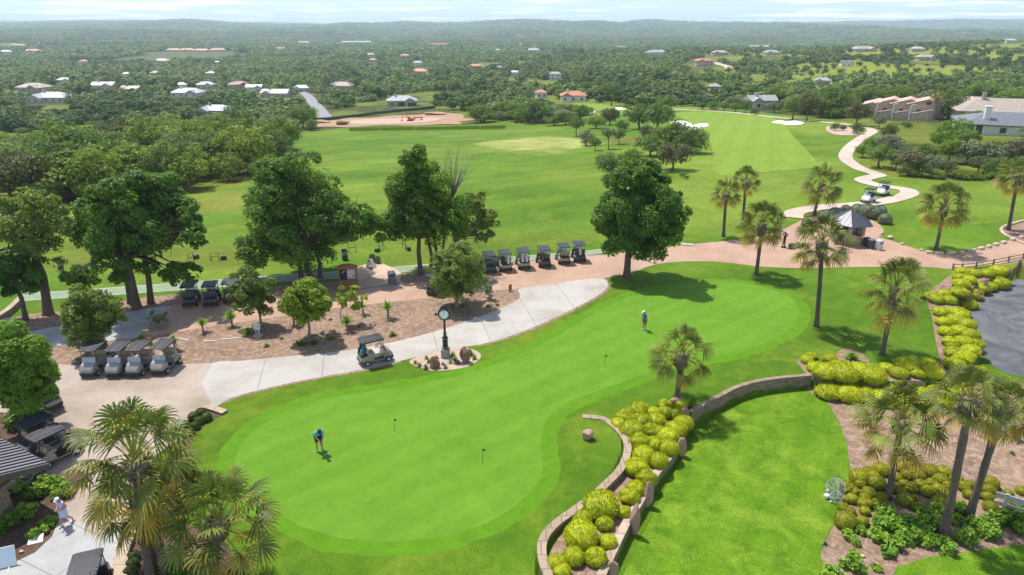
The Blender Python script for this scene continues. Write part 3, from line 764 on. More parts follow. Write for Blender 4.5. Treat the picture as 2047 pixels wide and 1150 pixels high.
big_tree('small_tree', 'dense yellow-green tree beside the tan lot with carts under it', ST, [(44, 862)], (34, 742), 72, .9, 100, L_MID, 41990, 0.128, 24, .13, 46, .33, extra=[(85, 770, 26, 40), (20, 700, 40, 40)])
big_tree('desert_willow', 'wispy grey-green desert shrub beside the brick road end', ST, [(318, 655)], (318, 636), 24, .8, 13, L_SAGE, 500, .16, 25, .03, 10, .3, M_BARKG, cat='shrub')
big_tree('desert_willow', 'wispy grey shrub beside the brown post sign', ST, [(978, 598)], (977, 577), 14, .8, 20, L_SAGE, 420, .14, 26, .03, 9, .3, M_BARKG, cat='shrub')

# ------------------------------------------------------------------ palms
L_PALM = leafmat('palm fronds', (.028, .062, .012), (.19, .27, .050), old=(.56, .33, .05), transl=.16, spec=.18, rough=.5)
M_PTRUNK = plain('palm trunk bark', (.17, .125, .10), .95, c2=(.085, .062, .05), scale=7, bmp=.8, detail=9)
M_BOOT = plain('palm boots', (.30, .24, .19), .95, c2=(.14, .105, .08), scale=5, bmp=.5)

def palm_crown(seed, nf, R_, droop, skirt=.2, seg=17):
    g = np.random.default_rng(seed); V = []; Fc = []; rn = []; ag = []
    for i in range(nf):
        f = (i + .5) / nf
        az = i * 2.39996 + g.normal() * .2
        el = R(82) - f ** 1.2 * R(82 + 44) + g.normal() * .10          # young upright, old hanging
        old = np.clip((f - (1 - skirt * 1.1)) / (skirt * 1.1), 0, 1) * (.4 + .6 * g.random())
        Lp = R_ * (.58 + .26 * g.random()); Lb = R_ * (.40 + .12 * g.random())
        d = Vector((math.cos(az) * math.cos(el), math.sin(az) * math.cos(el), math.sin(el)))
        p0 = Vector((d.x * .12, d.y * .12, .1 + d.z * .15 - f * .45)); p1 = p0 + d * Lp * .55; e2 = d + Vector((0, 0, -.30)); e2.normalize()
        p2 = p1 + e2 * Lp * .45
        s = e2.cross(Vector((0, 0, 1))); s = s.normalized() if s.length > .05 else Vector((1, 0, 0))
        n = s.cross(e2).normalized()
        tw = g.normal() * .7
        s, n = s * math.cos(tw) + n * math.sin(tw), n * math.cos(tw) - s * math.sin(tw)
        r0 = g.random(); w0 = .028
        k = len(V)
        for a, q in ((p0, w0 * 1.3), (p1, w0), (p2, w0 * .8)): V += [a - s * q, a + s * q]
        Fc += [(k, k + 1, k + 3, k + 2), (k + 2, k + 3, k + 5, k + 4)]; rn += [.8, .8]; ag += [max(old, .25)] * 2
        for j in range(seg):
            a = R(-112) + R(224) * (j + .5) / seg + g.normal() * .03
            ll = Lb * (.72 + .28 * math.cos(a * .55)) * (.93 + .14 * g.random())
            dd = e2 * math.cos(a) + s * math.sin(a) - n * .16 * abs(math.sin(a))
            dd.normalize()
            c = p2 + e2 * .07 * math.cos(a) * R_
            wv = dd.cross(n).normalized()
            # folded blade: stiff to the middle, tip bending down
            q1 = c + dd * ll * .5 + Vector((0, 0, -droop * .10 * ll)); q2 = c + dd * ll * .8 + Vector((0, 0, -droop * .34 * ll)); q3 = c + dd * ll * .95 + Vector((0, 0, -droop * .75 * ll))
            k = len(V); ww = .038 * (R_ / 1.7)
            for a_, q in ((c, .012), (q1, ww), (q2, ww * .72), (q3, ww * .12)): V += [a_ - wv * q, a_ + wv * q]
            Fc += [(k, k + 1, k + 3, k + 2), (k + 2, k + 3, k + 5, k + 4), (k + 4, k + 5, k + 7, k + 6)]
            rr = np.clip(r0 * .85 + g.random() * .25 - .05, 0, 1); rn += [rr * .8, rr, rr]
            o2 = np.clip(old + .22 * g.random() ** 2 + .06 * f, 0, 1); ag += [o2 * .85, o2, min(1, o2 + .12 + .18 * g.random())]
    return np_mesh('palm_crown', np.array([tuple(v) for v in V]), np.array(Fc), {'rnd': ('FACE', np.array(rn)), 'age': ('FACE', np.array(ag))})

PCROWN = [palm_crown(40 + i, n, 1.0 * 1.7, dr, sk) for i, (n, dr, sk) in enumerate([(46, .5, .28), (40, .6, .24), (46, .55, .32), (40, .4, .14)])]

def boots_mesh(r, h, seed, n=90):
    g = np.random.default_rng(seed); m = MB()
    m.lathe([(r * .8, -h), (r * 1.0, -h * .6), (r * 1.15, -h * .2), (r * .8, .1)], 10)
    for i in range(n):
        z = -h + (h * 1.1) * (i / n); a = i * 2.39996 + g.normal() * .2
        q = r * (.85 + .3 * (i / n))
        p = Vector((math.cos(a) * q, math.sin(a) * q, z)); o = Vector((math.cos(a), math.sin(a), 0)); t = Vector((-o.y, o.x, 0))
        e = p + o * (.10 + .16 * g.random()) + Vector((0, 0, .16 + .14 * g.random())) + t * g.normal() * .08
        ww = .05
        m.add([p - t * ww - o * .05, p + t * ww - o * .05, p + t * ww * .8 + o * .05, p - t * ww * .8 + o * .05, e - t * ww * .5, e + t * ww * .5], [(0, 1, 5, 4), (2, 3, 4, 5), (0, 4, 3), (1, 2, 5), (0, 3, 2, 1)])
    return m

PG = 'fan palms of the course'
def palm(label, base, cc, rpx, var, bootpx=34, tr=.17, zb=None, seed=0, skirt=None, full_boot=False, dy=0.0):
    b0 = G(*base) if zb is None else plane(base[0], base[1], zb)
    top = atY(cc[0], cc[1], b0.y + dy) - b0
    root = thing('fan_palm', label, 'palm tree', b0, 0, PG)
    s = mpp(b0.y, b0.z + top.z)
    g = np.random.default_rng(seed + 100)
    heart = Vector((top.x, top.y, top.z - .15 * rpx * s))
    m = MB(); pts = []; rad = []; k = 14
    for i in range(k + 1):
        t = i / k
        pts.append((heart.x * (t * .75 + .25 * t * t), heart.y * t, -.15 + (heart.z + .15) * t)); rad.append(tr * (1.28 - .42 * min(1, t * 5) if t < .2 else .86 + .05 * math.sin(i * 2.1)))
    m.tube(pts, rad, 12); m.build('trunk', M_PTRUNK, root, True)
    bh = heart.z * .97 if full_boot else bootpx * s
    bo = boots_mesh(tr * 1.55, bh, seed, 320 if full_boot else 90).build('leaf_bases', M_BOOT, root)
    bo.location = heart + Vector((0, 0, -.1))
    if heart.z > 0 and not full_boot:
        dx = (Vector(pts[-1]) - Vector(pts[-4])).normalized(); bo.rotation_euler = dx.to_track_quat('Z', 'Y').to_euler()
    c = link('crown', PCROWN[var], [], root)
    if not PCROWN[var].materials: PCROWN[var].materials.append(L_PALM)
    sc = rpx * s / 1.95
    c.location = heart; c.scale = (sc, sc, sc * .94); c.rotation_euler = (g.normal() * .06, g.normal() * .06, g.random() * 6.28)
    return root

palm('large fan palm with yellowing lower fronds over the walkway, its curved trunk leaning left', (302, 1165), (266, 905), 126, 0, 40, .21, seed=1)
palm('shaggy-trunked fan palm tucked behind the large walkway palm', (335, 1160), (278, 985), 95, 2, 40, .22, seed=2, full_boot=True, dy=.6)
palm('bright green fan palm with a rough brown trunk right of the walkway palm pair', (428, 1185), (432, 1030), 112, 3, 40, .22, seed=3)
palm('short green fan palm standing by the stone wall end at the putting green', (1353, 800), (1364, 700), 60, 3, 30, .20, seed=4)
palm('slim fan palm left of the two tall palms beyond the brick road', (1446, 473), (1452, 381), 30, 1, 18, .2, seed=5)
palm('fan palm just behind and right of the slim palm beyond the brick road', (1484, 452), (1492, 356), 30, 2, 18, .2, seed=6)
palm('fan palm on the lawn edge of the brick road, nearest the putting green tip', (1512, 549), (1525, 440), 48, 0, 26, .2, seed=7)
palm('fan palm behind the grey shrubs at the cart path bend', (1627, 430), (1645, 362), 41, 1, 20, .2, seed=8)
palm('tall fan palm on the lawn in front of the hut with the pyramid roof', (1632, 653), (1645, 476), 58, 2, 30, .2, seed=9)
palm('leaning fan palm beside the golden hedge with a shaggy collar', (1763, 708), (1793, 568), 68, 1, 40, .2, seed=10)
palm('fan palm standing by the edge stones near the round tee', (1871, 499), (1891, 402), 49, 0, 24, .2, seed=11)
palm('fan palm in the stone-edged island at the far bend', (2016, 460), (2036, 345), 40, 0, 24, .22, seed=12)
palm('fan palm rising from the clipped olive mounds with hanging yellow fronds', (1775, 997), (1805, 832), 84, 2, 24, .19, zb=LOWZ, seed=13)
palm('leaning palm with a thick shaggy neck, left trunk of the crossing pair', (1886, 1072), (1943, 788), 70, 1, 52, .21, zb=LOWZ, seed=14)
palm('leaning palm with hanging dry fronds, right trunk of the crossing pair', (1937, 1032), (2008, 808), 66, 0, 30, .20, zb=LOWZ, seed=15)

# ------------------------------------------------------------------ clipped mounds and shrubs
def mound_mesh(seed, n=900, leaf=.085, flat=.72, amp=.12):
    bm = bmesh.new(); bmesh.ops.create_icosphere(bm, subdivisions=4, radius=1)
    P = np.array([v.co[:] for v in bm.verts]); Fc = np.array([[v.index for v in f.verts] for f in bm.faces]); bm.free()
    r = 1 + amp * 2 * (fbm(P[:, 0] + P[:, 2] + 5, P[:, 1] - P[:, 2] * .6 + 5, .8, seed % 40, 3) - .5) + .05 * (fbm(P[:, 0] * 1 + 9, P[:, 1] + P[:, 2] * 1.3, .12, seed % 30, 2) - .5)
    V = P * r[:, None]; V[:, 2] = np.where(V[:, 2] < 0, V[:, 2] * .75, V[:, 2]); V[:, 2] = V[:, 2] * flat + .42
    Q = np.concatenate([Fc, Fc[:, 2:3]], 1)
    g = np.random.default_rng(seed); k = g.integers(0, len(V), n); d = P[k]
    nr = d + g.normal(size=(n, 3)) * .55; nr /= np.linalg.norm(nr, axis=1)[:, None]
    a = np.cross(nr, g.normal(size=(n, 3))); a /= np.linalg.norm(a, axis=1)[:, None]
    t = d * .8 + g.normal(size=(n, 3)) * .5 + np.array([0, 0, .25]); t /= np.linalg.norm(t, axis=1)[:, None]
    s = leaf * (.6 + .8 * g.random(n))[:, None]; C0 = V[k]
    LV = np.stack([C0 - a * s * .5 - t * s * .3, C0 + a * s * .5 - t * s * .3, C0 + t * s * 1.1 + a * s * .12, C0 + t * s * 1.1 - a * s * .12], 1).reshape(-1, 3)
    tri = Fc
    f_all = [tuple(f) for f in tri.tolist()]
    off = len(V); q = (np.arange(4 * n).reshape(n, 4) + off)
    me = bpy.data.meshes.new('mound')
    me.from_pydata(np.concatenate([V, LV]).tolist(), [], f_all + [tuple(f) for f in q.tolist()])
    nz = fbm(P[:, 0] * 3 + 4, P[:, 1] * 3 + P[:, 2] * 2, .35, seed % 20, 3)
    rv = np.concatenate([np.clip(nz[tri].mean(1) * 1.1 - .12, 0, 1), np.clip(.35 + .6 * g.random(n), 0, 1)])
    at = me.attributes.new('rnd', 'FLOAT', 'FACE'); at.data.foreach_set('value', rv.astype(np.float32))
    return me

MOUND = [mound_mesh(60 + i, amp=.08 + .03 * i, n=2400, leaf=.082) for i in range(5)]
_mm = {}
def mound(name, label, cat, group, px, py, wpx, mat, z=0.0, hgt=.72, seed=0, dep=1.0):
    """px, py: the photo pixel where the mound's middle meets the ground"""
    p = plane(px, py, z); p.z = h1(p.x, p.y) if z == 0.0 else z
    key = (seed % 5, mat.name)
    if key not in _mm:
        me = MOUND[seed % 5].copy(); me.materials.append(mat); _mm[key] = me
    r = wpx / 2 * mpp(p.y, p.z) * .95
    o = bpy.data.objects.new(name, _mm[key]); COL.objects.link(o)
    o.location = (p.x, p.y, p.z); o.scale = (r, r * dep, r * hgt / .72 * 1.05); o.rotation_euler = (0, 0, seed * 1.7)
    return tag(o, label, cat, group)

ORD = ['first', 'second', 'third', 'fourth', 'fifth', 'sixth', 'seventh', 'eighth', 'ninth', 'tenth', 'eleventh', 'twelfth', 'thirteenth', 'fourteenth', 'fifteenth', 'sixteenth', 'seventeenth', 'eighteenth', 'nineteenth', 'twentieth']
def place_mounds(rows, name, cat, group, mat, z, label, hgt=.75):
    for i, r in enumerate(rows):
        lab = (r[3] if len(r) > 3 else label)
        mound(name, lab, cat, group, r[0], r[1], r[2], mat, z, hgt, i * 3 + int(r[0]))
K = 0.3043   # pixels per pixel of the close survey of the curved planter
GP = 'golden juniper mounds in the curved stone planter'
pl = [(1112, 1136, 44, 'golden juniper mound at the near corner of the curved planter, beside the inner kerb'), (1122, 1150, 40, 'half-cut golden mound at the very bottom edge of the curved planter'), (1146, 1122, 46, 'round golden mound second up from the near end, left of two side by side'),
      (1190, 1124, 47, 'round golden mound second up from the near end, right of two side by side'), (1160, 1085, 70, 'wide golden mound with a dark gap in front, near half of the planter'), (1215, 1090, 36, 'small thin mound with brown edges by the outer wall of the planter'),
      (1165, 1048, 44, 'small round golden mound just below the widest mound of the planter'), (1208, 1055, 37, 'small golden mound between the widest mound and the tallest standing stones'), (1199, 1026, 74, 'widest golden mound in the near half of the curved planter'),
      (1246, 1030, 32, 'narrow upright golden mound beside the widest mound'), (1258, 1000, 42, 'golden mound touching the left side of the tall standing stones'), (1270, 985, 40, 'golden mound squeezed between kerb plant and standing stone'),
      (1292, 965, 42, 'golden mound right behind the tallest standing stone'), (1270, 945, 50, 'round golden mound by the inner kerb at the planter waist'), (1285, 920, 46), (1315, 930, 42), (1280, 895, 48), (1308, 898, 40), (1336, 905, 42),
      (1335, 882, 44), (1262, 872, 52), (1250, 850, 50), (1282, 852, 44), (1300, 868, 36), (1318, 872, 34), (1310, 850, 40), (1275, 832, 46), (1305, 834, 34), (1350, 868, 46), (1365, 855, 40), (1330, 832, 34), (1352, 835, 32), (1328, 818, 32), (1358, 816, 32), (1238, 858, 40)]
place_mounds(pl, 'juniper_mound', 'shrub', GP, L_GOLD, BEDZ, 'golden juniper mound packed among others at the wide far end of the curved planter', .78)
GH = 'golden juniper mounds of the hedge above the road'
he = [(1612, 724, 26, 'lower of two small golden balls at the hedge tip near the putting green'), (1621, 716, 24, 'upper of two small golden balls at the hedge tip near the putting green'), (1657, 722, 30, 'small golden mound with bare soil beside it near the hedge tip')]
hl = 'golden juniper mound packed in the low hedge behind the mulch clearing'
he += [(x, y, w_, hl) for x, y, w_ in [(1628, 740, 34), (1650, 752, 52), (1685, 756, 62), (1680, 742, 46), (1715, 752, 54), (1742, 760, 56), (1735, 775, 50), (1700, 772, 60), (1660, 768, 54), (1780, 768, 48), (1745, 745, 34), (1772, 742, 34), (1765, 780, 54), (1800, 782, 56), (1795, 752, 38), (1810, 740, 50), (1832, 752, 34), (1820, 766, 34), (1848, 770, 40), (1840, 786, 56), (1862, 752, 44), (1850, 738, 46), (1880, 768, 50), (1880, 786, 54), (1900, 752, 52), (1915, 770, 50)]]
rl = 'golden juniper mound in the winding hedge between lawn and asphalt road'
he += [(x, y, w_ * .86, rl) for x, y, w_ in [(1905, 735, 48), (1930, 742, 44), (1925, 722, 50), (1955, 735, 36), (1905, 712, 46), (1940, 708, 44), (1964, 722, 34), (1900, 690, 40), (1925, 690, 44), (1950, 694, 38), (1892, 670, 40), (1915, 668, 42), (1938, 676, 44), (1885, 650, 38), (1908, 648, 44), (1930, 655, 44), (1880, 630, 38), (1905, 630, 40), (1920, 636, 36), (1870, 604, 40), (1860, 596, 30), (1895, 606, 36), (1925, 612, 40), (1940, 596, 40), (1915, 592, 44), (1885, 592, 30)]]
fl_ = 'golden juniper mound at the far end of the hedge near the standing road stones'
he += [(x, y, w_, fl_) for x, y, w_ in [(1920, 574, 34), (1950, 578, 36), (1935, 565, 30), (1965, 568, 34), (1980, 562, 30), (1918, 560, 30), (1925, 550, 32), (1945, 552, 28), (1972, 552, 28), (1998, 556, 44), (1995, 548, 36)]]
place_mounds(he, 'juniper_mound', 'shrub', GH, L_GOLD, 0.0, hl, .60)
GB = 'clipped olive mounds around the palms'
K = 447 / 1714
def zb(x, y): return (1600 + x * K, 850 + y * K)
bed = [(515, 360, 80), (610, 355, 110), (770, 330, 100), (860, 330, 110), (990, 370, 120), (1090, 375, 110), (555, 400, 85), (445, 420, 140), (740, 410, 70), (815, 390, 90), (895, 385, 110), (1065, 430, 105), (355, 490, 110), (455, 455, 85), (575, 460, 130), (405, 515, 80), (515, 530, 100),
       (700, 490, 90), (790, 455, 75), (850, 490, 90), (920, 470, 100), (1000, 460, 90), (970, 520, 100), (1050, 500, 90), (1120, 470, 80), (765, 520, 80), (340, 570, 75), (395, 575, 90), (490, 560, 80), (620, 560, 85), (590, 620, 100), (485, 610, 105), (320, 635, 80), (380, 670, 80), (490, 665, 80),
       (790, 590, 110), (865, 560, 60), (895, 640, 90), (1080, 540, 110), (1055, 600, 105), (335, 755, 155), (470, 745, 90), (1240, 480, 90), (1290, 540, 90), (1300, 460, 70), (1350, 530, 70), (1450, 460, 115), (1440, 510, 95), (1430, 560, 85), (1450, 640, 105), (1690, 510, 80), (1590, 530, 70), (1200, 420, 80), (1160, 410, 70), (1380, 480, 70)]
place_mounds([(zb(a, b)[0], zb(a, b)[1] + 3, c * K * 1.08, 'clipped olive-gold mound %s' % ('in front of the left palm trunk on the lawn side' if a < 520 and b > 540 else 'at the far edge of the bed below the mulch clearing' if b < 400 else 'beside the pale rail fence' if a > 1380 else 'among the crossing palm trunks' if a > 1100 else 'packed tightly around the left palm trunk')) for a, b, c in bed], 'clipped_mound', 'shrub', GB, L_GOLD2, LOWZ, '', .82)
# small clipped balls
for i, (x, y, w_) in enumerate([(402, 831, 22), (413, 840, 22), (388, 838, 21), (399, 846, 21), (371, 855, 20), (390, 857, 21), (362, 866, 20), (380, 868, 19)]):
    mound('box_ball', 'dark clipped box ball in the lot-side bed, ' + ORD[i] + ' from the stone plank', 'shrub', 'clipped balls by the stone plank', x, y, w_, L_BOX, .02, .9, i)
for i, (x, y, w_) in enumerate([(268, 1118, 26), (267, 1133, 27), (263, 1149, 28)]):
    mound('box_ball', 'dark clipped ball beside the stone walkway edge, ' + ['farthest', 'middle', 'nearest'][i] + ' of three in a row', 'shrub', 'clipped balls by the walkway', x, y, w_, L_BOX, .02, .9, i + 3)
for i, (x, y, w_, lb) in enumerate([(1690, 425, 24, 'small round sage shrub standing alone nearest the pyramid roof top'), (1712, 428, 30, 'left end shrub of the grey-green sage row on the brick plaza'), (1730, 431, 34, 'second shrub of the grey-green sage row on the brick plaza'), (1746, 434, 32, 'third shrub of the grey-green sage row on the brick plaza'), (1758, 428, 26, 'sage shrub behind the right end of the sage row'),
                                  (1768, 444, 27, 'round sage shrub standing alone at the lawn corner of the plaza'), (1650, 440, 30, 'pale sage shrub half hidden behind the tall lawn palm, left'), (1668, 437, 32, 'pale sage shrub half hidden behind the tall lawn palm, right'), (1612, 450, 22, 'brownish sage shrub left of the hut on the plaza'), (1582, 494, 14, 'small round sage shrub beside the bronze statue'), (1594, 492, 14, 'green shrub right of the small round sage shrub by the statue')]):
    mound('sage_shrub', lb, 'shrub', 'sage shrubs on the brick plaza', x, y + 3, w_, L_SAGE, 0.0, .95, i)

def leafy(name, label, cat, group, px, py, wpx, mat, z=0.0, hgt=.75, n=520, size=.13, seed=0, stem=False):
    p = plane(px, py, z); p.z = h1(p.x, p.y) if z == 0.0 else z
    r = wpx / 2 * mpp(p.y, p.z); sz = size
    lob = crown_lobes(r, r, r * hgt, 12, seed, (.35, .5))
    dz = r * hgt * (.75 if not stem else 1.0)
    lob = [(a, b, c + dz, d, e, f) for a, b, c, d, e, f in lob]
    o = link(name, cloud_mesh(name, lob, n, sz, seed, inner=.35), mat); o.location = p
    return tag(o, label, cat, group)
gs = 'bright green leafy shrubs in front of the palms'
for i, (a, b, c) in enumerate([(660, 700, 170), (610, 760, 140), (720, 770, 130), (830, 760, 150), (580, 850, 120), (700, 900, 150), (660, 970, 90), (820, 860, 150), (900, 820, 130), (960, 880, 150), (1080, 920, 150), (1000, 760, 150), (960, 690, 140), (1060, 650, 120), (1180, 720, 100), (1215, 630, 100), (1250, 870, 165), (1350, 780, 160), (1440, 820, 170), (1500, 720, 120), (370, 840, 90), (420, 890, 60), (400, 1080, 150), (410, 1000, 90), (585, 1085, 55), (240, 1140, 130), (460, 800, 80)]):
    x, y = zb(a, b)
    lab = {16: 'round bright shrub standing alone right of the nearest palm foot', 22: 'yellow-green loose shrub at the bottom of the mulch beside a flat stone', 24: 'tiny lone green shrub on bare mulch near the front lawn', 25: 'pale shrub at the bottom edge beside the lower lawn'}.get(i, 'bright green leafy shrub in the clump at the foot of the crossing palms')
    leafy('leafy_shrub', lab, 'shrub', gs, x, y + 6, c * K * 1.1, L_BUSH, LOWZ, .7, 480, .12, i + 200)
for i, (a, b, c) in enumerate([(1560, 700, 130), (1640, 740, 150), (1690, 800, 120), (1640, 650, 120), (1700, 690, 130)]):
    x, y = zb(a, b); leafy('leafy_shrub', 'dark green leafy shrub growing under the pale rail fence', 'shrub', 'dark shrubs under the rail fence', x, y + 6, c * K * 1.1, L_OLIVE if i == 3 else L_MID, LOWZ, .7, 480, .12, i + 240)
for i, (x, y, w_, lb) in enumerate([(15, 1050, 45, 'dark green shrub against the stone column of the hut'), (58, 1025, 38, 'round green shrub in the dark bed behind the walking woman'), (70, 990, 36, 'green shrub below the wheels of the parked carts'), (95, 975, 44, 'broad green shrub nearest the cart lot kerb'), (125, 985, 44, 'shrub right at the kerb corner above the walking woman'), (30, 975, 40, 'grassy green shrub under the hut roof corner'),
                                  (100, 1045, 26, 'leafy yellow-green shrub beside the walking woman'), (85, 1060, 26, 'bright shrub next to the pale flat tile'), (68, 1068, 26, 'lower bright shrub next to the pale flat tile'), (355, 1150, 60, 'grey-green shrub between the two front palms at the bottom edge'), (405, 1150, 40, 'blue-green shrub left of the bright front palm trunk'), (470, 1155, 40, 'blue-green shrub right of the bright front palm trunk')]):
    leafy('garden_shrub', lb, 'shrub', 'garden shrubs by the hut and front palms', x, y + 4, w_, L_BUSH if i not in (0, 2, 9, 10, 11) else L_MID, .01, .72, 560, .12, i + 260)
for i, (x, y, w_, lb) in enumerate([(35, 850, 52, 'feathery grass clump left of the yellow-green tree trunk'), (72, 842, 56, 'feathery grass clump right of the yellow-green tree trunk')]):
    leafy('grass_clump', lb, 'ornamental grass', 'feathery grass clumps', x, y, w_, L_GRASS, .01, .6, 900, .16, i + 290)

# yuccas and tufts
def tuft_mesh(seed, n=46, L=.75, w_=.05, stem=.0, spread=1.0):
    g = np.random.default_rng(seed); V = []; Fc = []; rn = []
    for i in range(n):
        az = g.random() * 6.283; el = R(15) + g.random() * R(70); el = R(90) - (R(90) - el) * spread
        d = Vector((math.cos(az) * math.cos(el), math.sin(az) * math.cos(el), math.sin(el))); l = L * (.7 + .5 * g.random())
        s = d.cross(Vector((0, 0, 1))); s = (s.normalized() if s.length > .01 else Vector((1, 0, 0))) * w_ * .5
        p = Vector((d.x * .03, d.y * .03, stem * (1 - .25 * g.random()))); q = p + d * l * .55; e = p + d * l + Vector((0, 0, -.18 * l))
        k = len(V); V += [p - s, p + s, q + s, q - s, e + s * .15, e - s * .15]; Fc += [(k, k + 1, k + 2, k + 3), (k + 3, k + 2, k + 4, k + 5)]; r = g.random(); rn += [r * .8, r]
    return np_mesh('blades', np.array([tuple(v) for v in V]), np.array(Fc), {'rnd': ('FACE', np.array(rn))})
YU = [tuft_mesh(300 + i, 60, .62, .07, .62) for i in range(3)]; TU = [tuft_mesh(310 + i, 70, .5, .05, 0) for i in range(3)]
for me in YU: me.materials.append(L_BUSH)
for me in TU: me.materials.append(L_GRASS)
GY = 'yuccas in the mulch bed'
for i, (x, y, lb) in enumerate([(406, 664, 'trunked yucca below the two dark carts'), (464, 652, 'slim yucca with a double head left of the olive-green small tree'), (776, 636, 'trunked yucca nearest the parked blue-bag cart, tall head'), (726, 628, 'trunked yucca right of the sparse yellow sapling'), (694, 662, 'trunked yucca with a round head in front of the sparse sapling'), (588, 650, 'yucca half hidden behind the lime green weeping tree'), (350, 700, 'leafy yucca by the right-most silver cart')]):
    p = G(x, y); root = thing('yucca', lb, 'yucca', p, 0, GY, 1.15 + .15 * (i % 3))
    st = MB().tube([(0, 0, -.05), (.02, 0, .3), (0, .02, .64)], [.07, .06, .08], 7).build('stem', M_BARKG, root)
    h_ = link('leaf_head', YU[i % 3], [], root); h_.rotation_euler = (0, 0, i * 1.3)
GT = 'low tufts in the mulch bed'
for i, (x, y, w_, m_) in enumerate([(495, 668, 32, L_BUSH), (282, 676, 20, L_BUSH), (303, 690, 22, L_BUSH), (533, 693, 20, L_GRASS), (563, 678, 14, L_GRASS), (602, 690, 30, L_MID), (662, 678, 24, L_BUSH), (626, 688, 26, L_GRASS), (786, 672, 26, L_GRASS), (718, 655, 12, L_GRASS), (905, 612, 12, L_GRASS), (926, 613, 16, L_BUSH), (975, 613, 14, L_GRASS), (994, 611, 14, L_GRASS), (872, 630, 14, L_GRASS), (85, 703, 14, L_BUSH), (660, 640, 12, L_GRASS), (1703, 718, 40, L_BUSH)]):
    p = plane(x, y); o = bpy.data.objects.new('plant_tuft', (TU[i % 3] if m_ is L_GRASS else YU[i % 3]).copy()); o.data.materials[0] = m_; COL.objects.link(o)
    s = w_ / 2 * mpp(p.y) / .5; o.location = p; o.scale = (s, s, s * .8)
    if m_ is not L_GRASS: o.location.z -= .45 * s
    tag(o, 'green plant spreading in the small round mulch ring on the lawn' if i == 17 else 'low green tuft growing in the brown mulch bed', 'plant', None if i == 17 else GT)
for i, (x, y, w_) in enumerate([(830, 727, 13), (838, 733, 13), (852, 738, 16), (857, 725, 14), (872, 718, 12), (853, 718, 12), (905, 712, 16), (910, 722, 14), (891, 737, 14), (900, 726, 13), (915, 728, 14), (943, 712, 16), (948, 718, 16), (938, 704, 12), (886, 730, 10)]):
    p = plane(x, y); o = bpy.data.objects.new('bed_plant', TU[i % 3].copy()); o.data.materials[0] = L_SAGE if i % 3 else L_BUSH; COL.objects.link(o)
    s = w_ / 2 * mpp(p.y) / .42; o.location = p; o.scale = (s, s, s * 1.3)
    tag(o, 'small spiky grey-green plant in the gravel bed under the street clock', 'plant', 'spiky plants around the clock')
for i, (x, y, w_) in enumerate([(2030, 880, 40), (2022, 908, 20), (1650, 1090, 20)]):
    p = plane(x, y, LOWZ); o = bpy.data.objects.new('plant_tuft', TU[i % 3].copy()); o.data.materials[0] = L_SAGE; COL.objects.link(o)
    s = w_ / 2 * mpp(p.y) / .5; o.location = p; o.scale = (s, s, s)
    tag(o, ['large grey tuft on the mulch right of the crossing palms', 'small grey tuft below the large one right of the crossing palms', 'lone grey tuft at the mulch edge of the lower lawn'][i], 'plant')
# ------------------------------------------------------------------ golf carts
def paint(name, c, rough=.35, metal=.0, coat=.3):
    m, nt, b = newmat(name)
    b.inputs['Roughness'].default_value = rough; b.inputs['Metallic'].default_value = metal; b.inputs['Coat Weight'].default_value = coat
    n = noise(nt, 5, 5, .6)
    nt.links.new(mixc(nt, ramp(nt, n, .4, .75), c, tuple(v * .8 + .01 for v in c)), b.inputs['Base Color'])
    return m
P_SILVER = paint('silver paint', (.25, .245, .235), .38, .1); P_CHAMP = paint('champagne paint', (.33, .285, .21), .35, .2)
P_BLACK = paint('black paint', (.025, .026, .03), .3); P_WHITE = paint('white shell', (.80, .80, .78), .35)
P_DARK = paint('dark green grey paint', (.045, .05, .05), .35)
M_PLAST = plain('black plastic', (.022, .022, .025), .5, c2=(.03, .03, .033)); M_ROOF = plain('roof shell', (.016, .019, .027), .62, c2=(.024, .028, .037), scale=3)
M_TYRE = plain('tyre rubber', (.02, .02, .02), .85, c2=(.035, .033, .03)); M_RIM = plain('rim', (.55, .56, .58), .35, .4, c2=(.45, .45, .46))
M_SEAT = plain('beige seat vinyl', (.38, .31, .225), .55, c2=(.33, .27, .2)); M_SEATD = plain('grey seat vinyl', (.10, .10, .11), .55)
M_STEEL = plain('steel', (.45, .46, .48), .35, .7)
def glassmat(name, c, a):
    m, nt, b = newmat(name)
    b.inputs['Base Color'].default_value = c4(c); b.inputs['Roughness'].default_value = .08
    tr = N(nt, 'ShaderNodeBsdfTransparent'); mx = N(nt, 'ShaderNodeMixShader'); mx.inputs[0].default_value = a
    nt.links.new(tr.outputs[0], mx.inputs[1]); nt.links.new(b.outputs[0], mx.inputs[2]); nt.links.new(mx.outputs[0], nt.nodes['Material Output'].inputs[0])
    return m
M_SHIELD = glassmat('windshield', (.55, .63, .70), .55); M_WIN = plain('window glass', (.05, .06, .07), .12, c2=(.07, .08, .09))
M_LAMP = plain('lamp lens', (.8, .8, .78), .2)

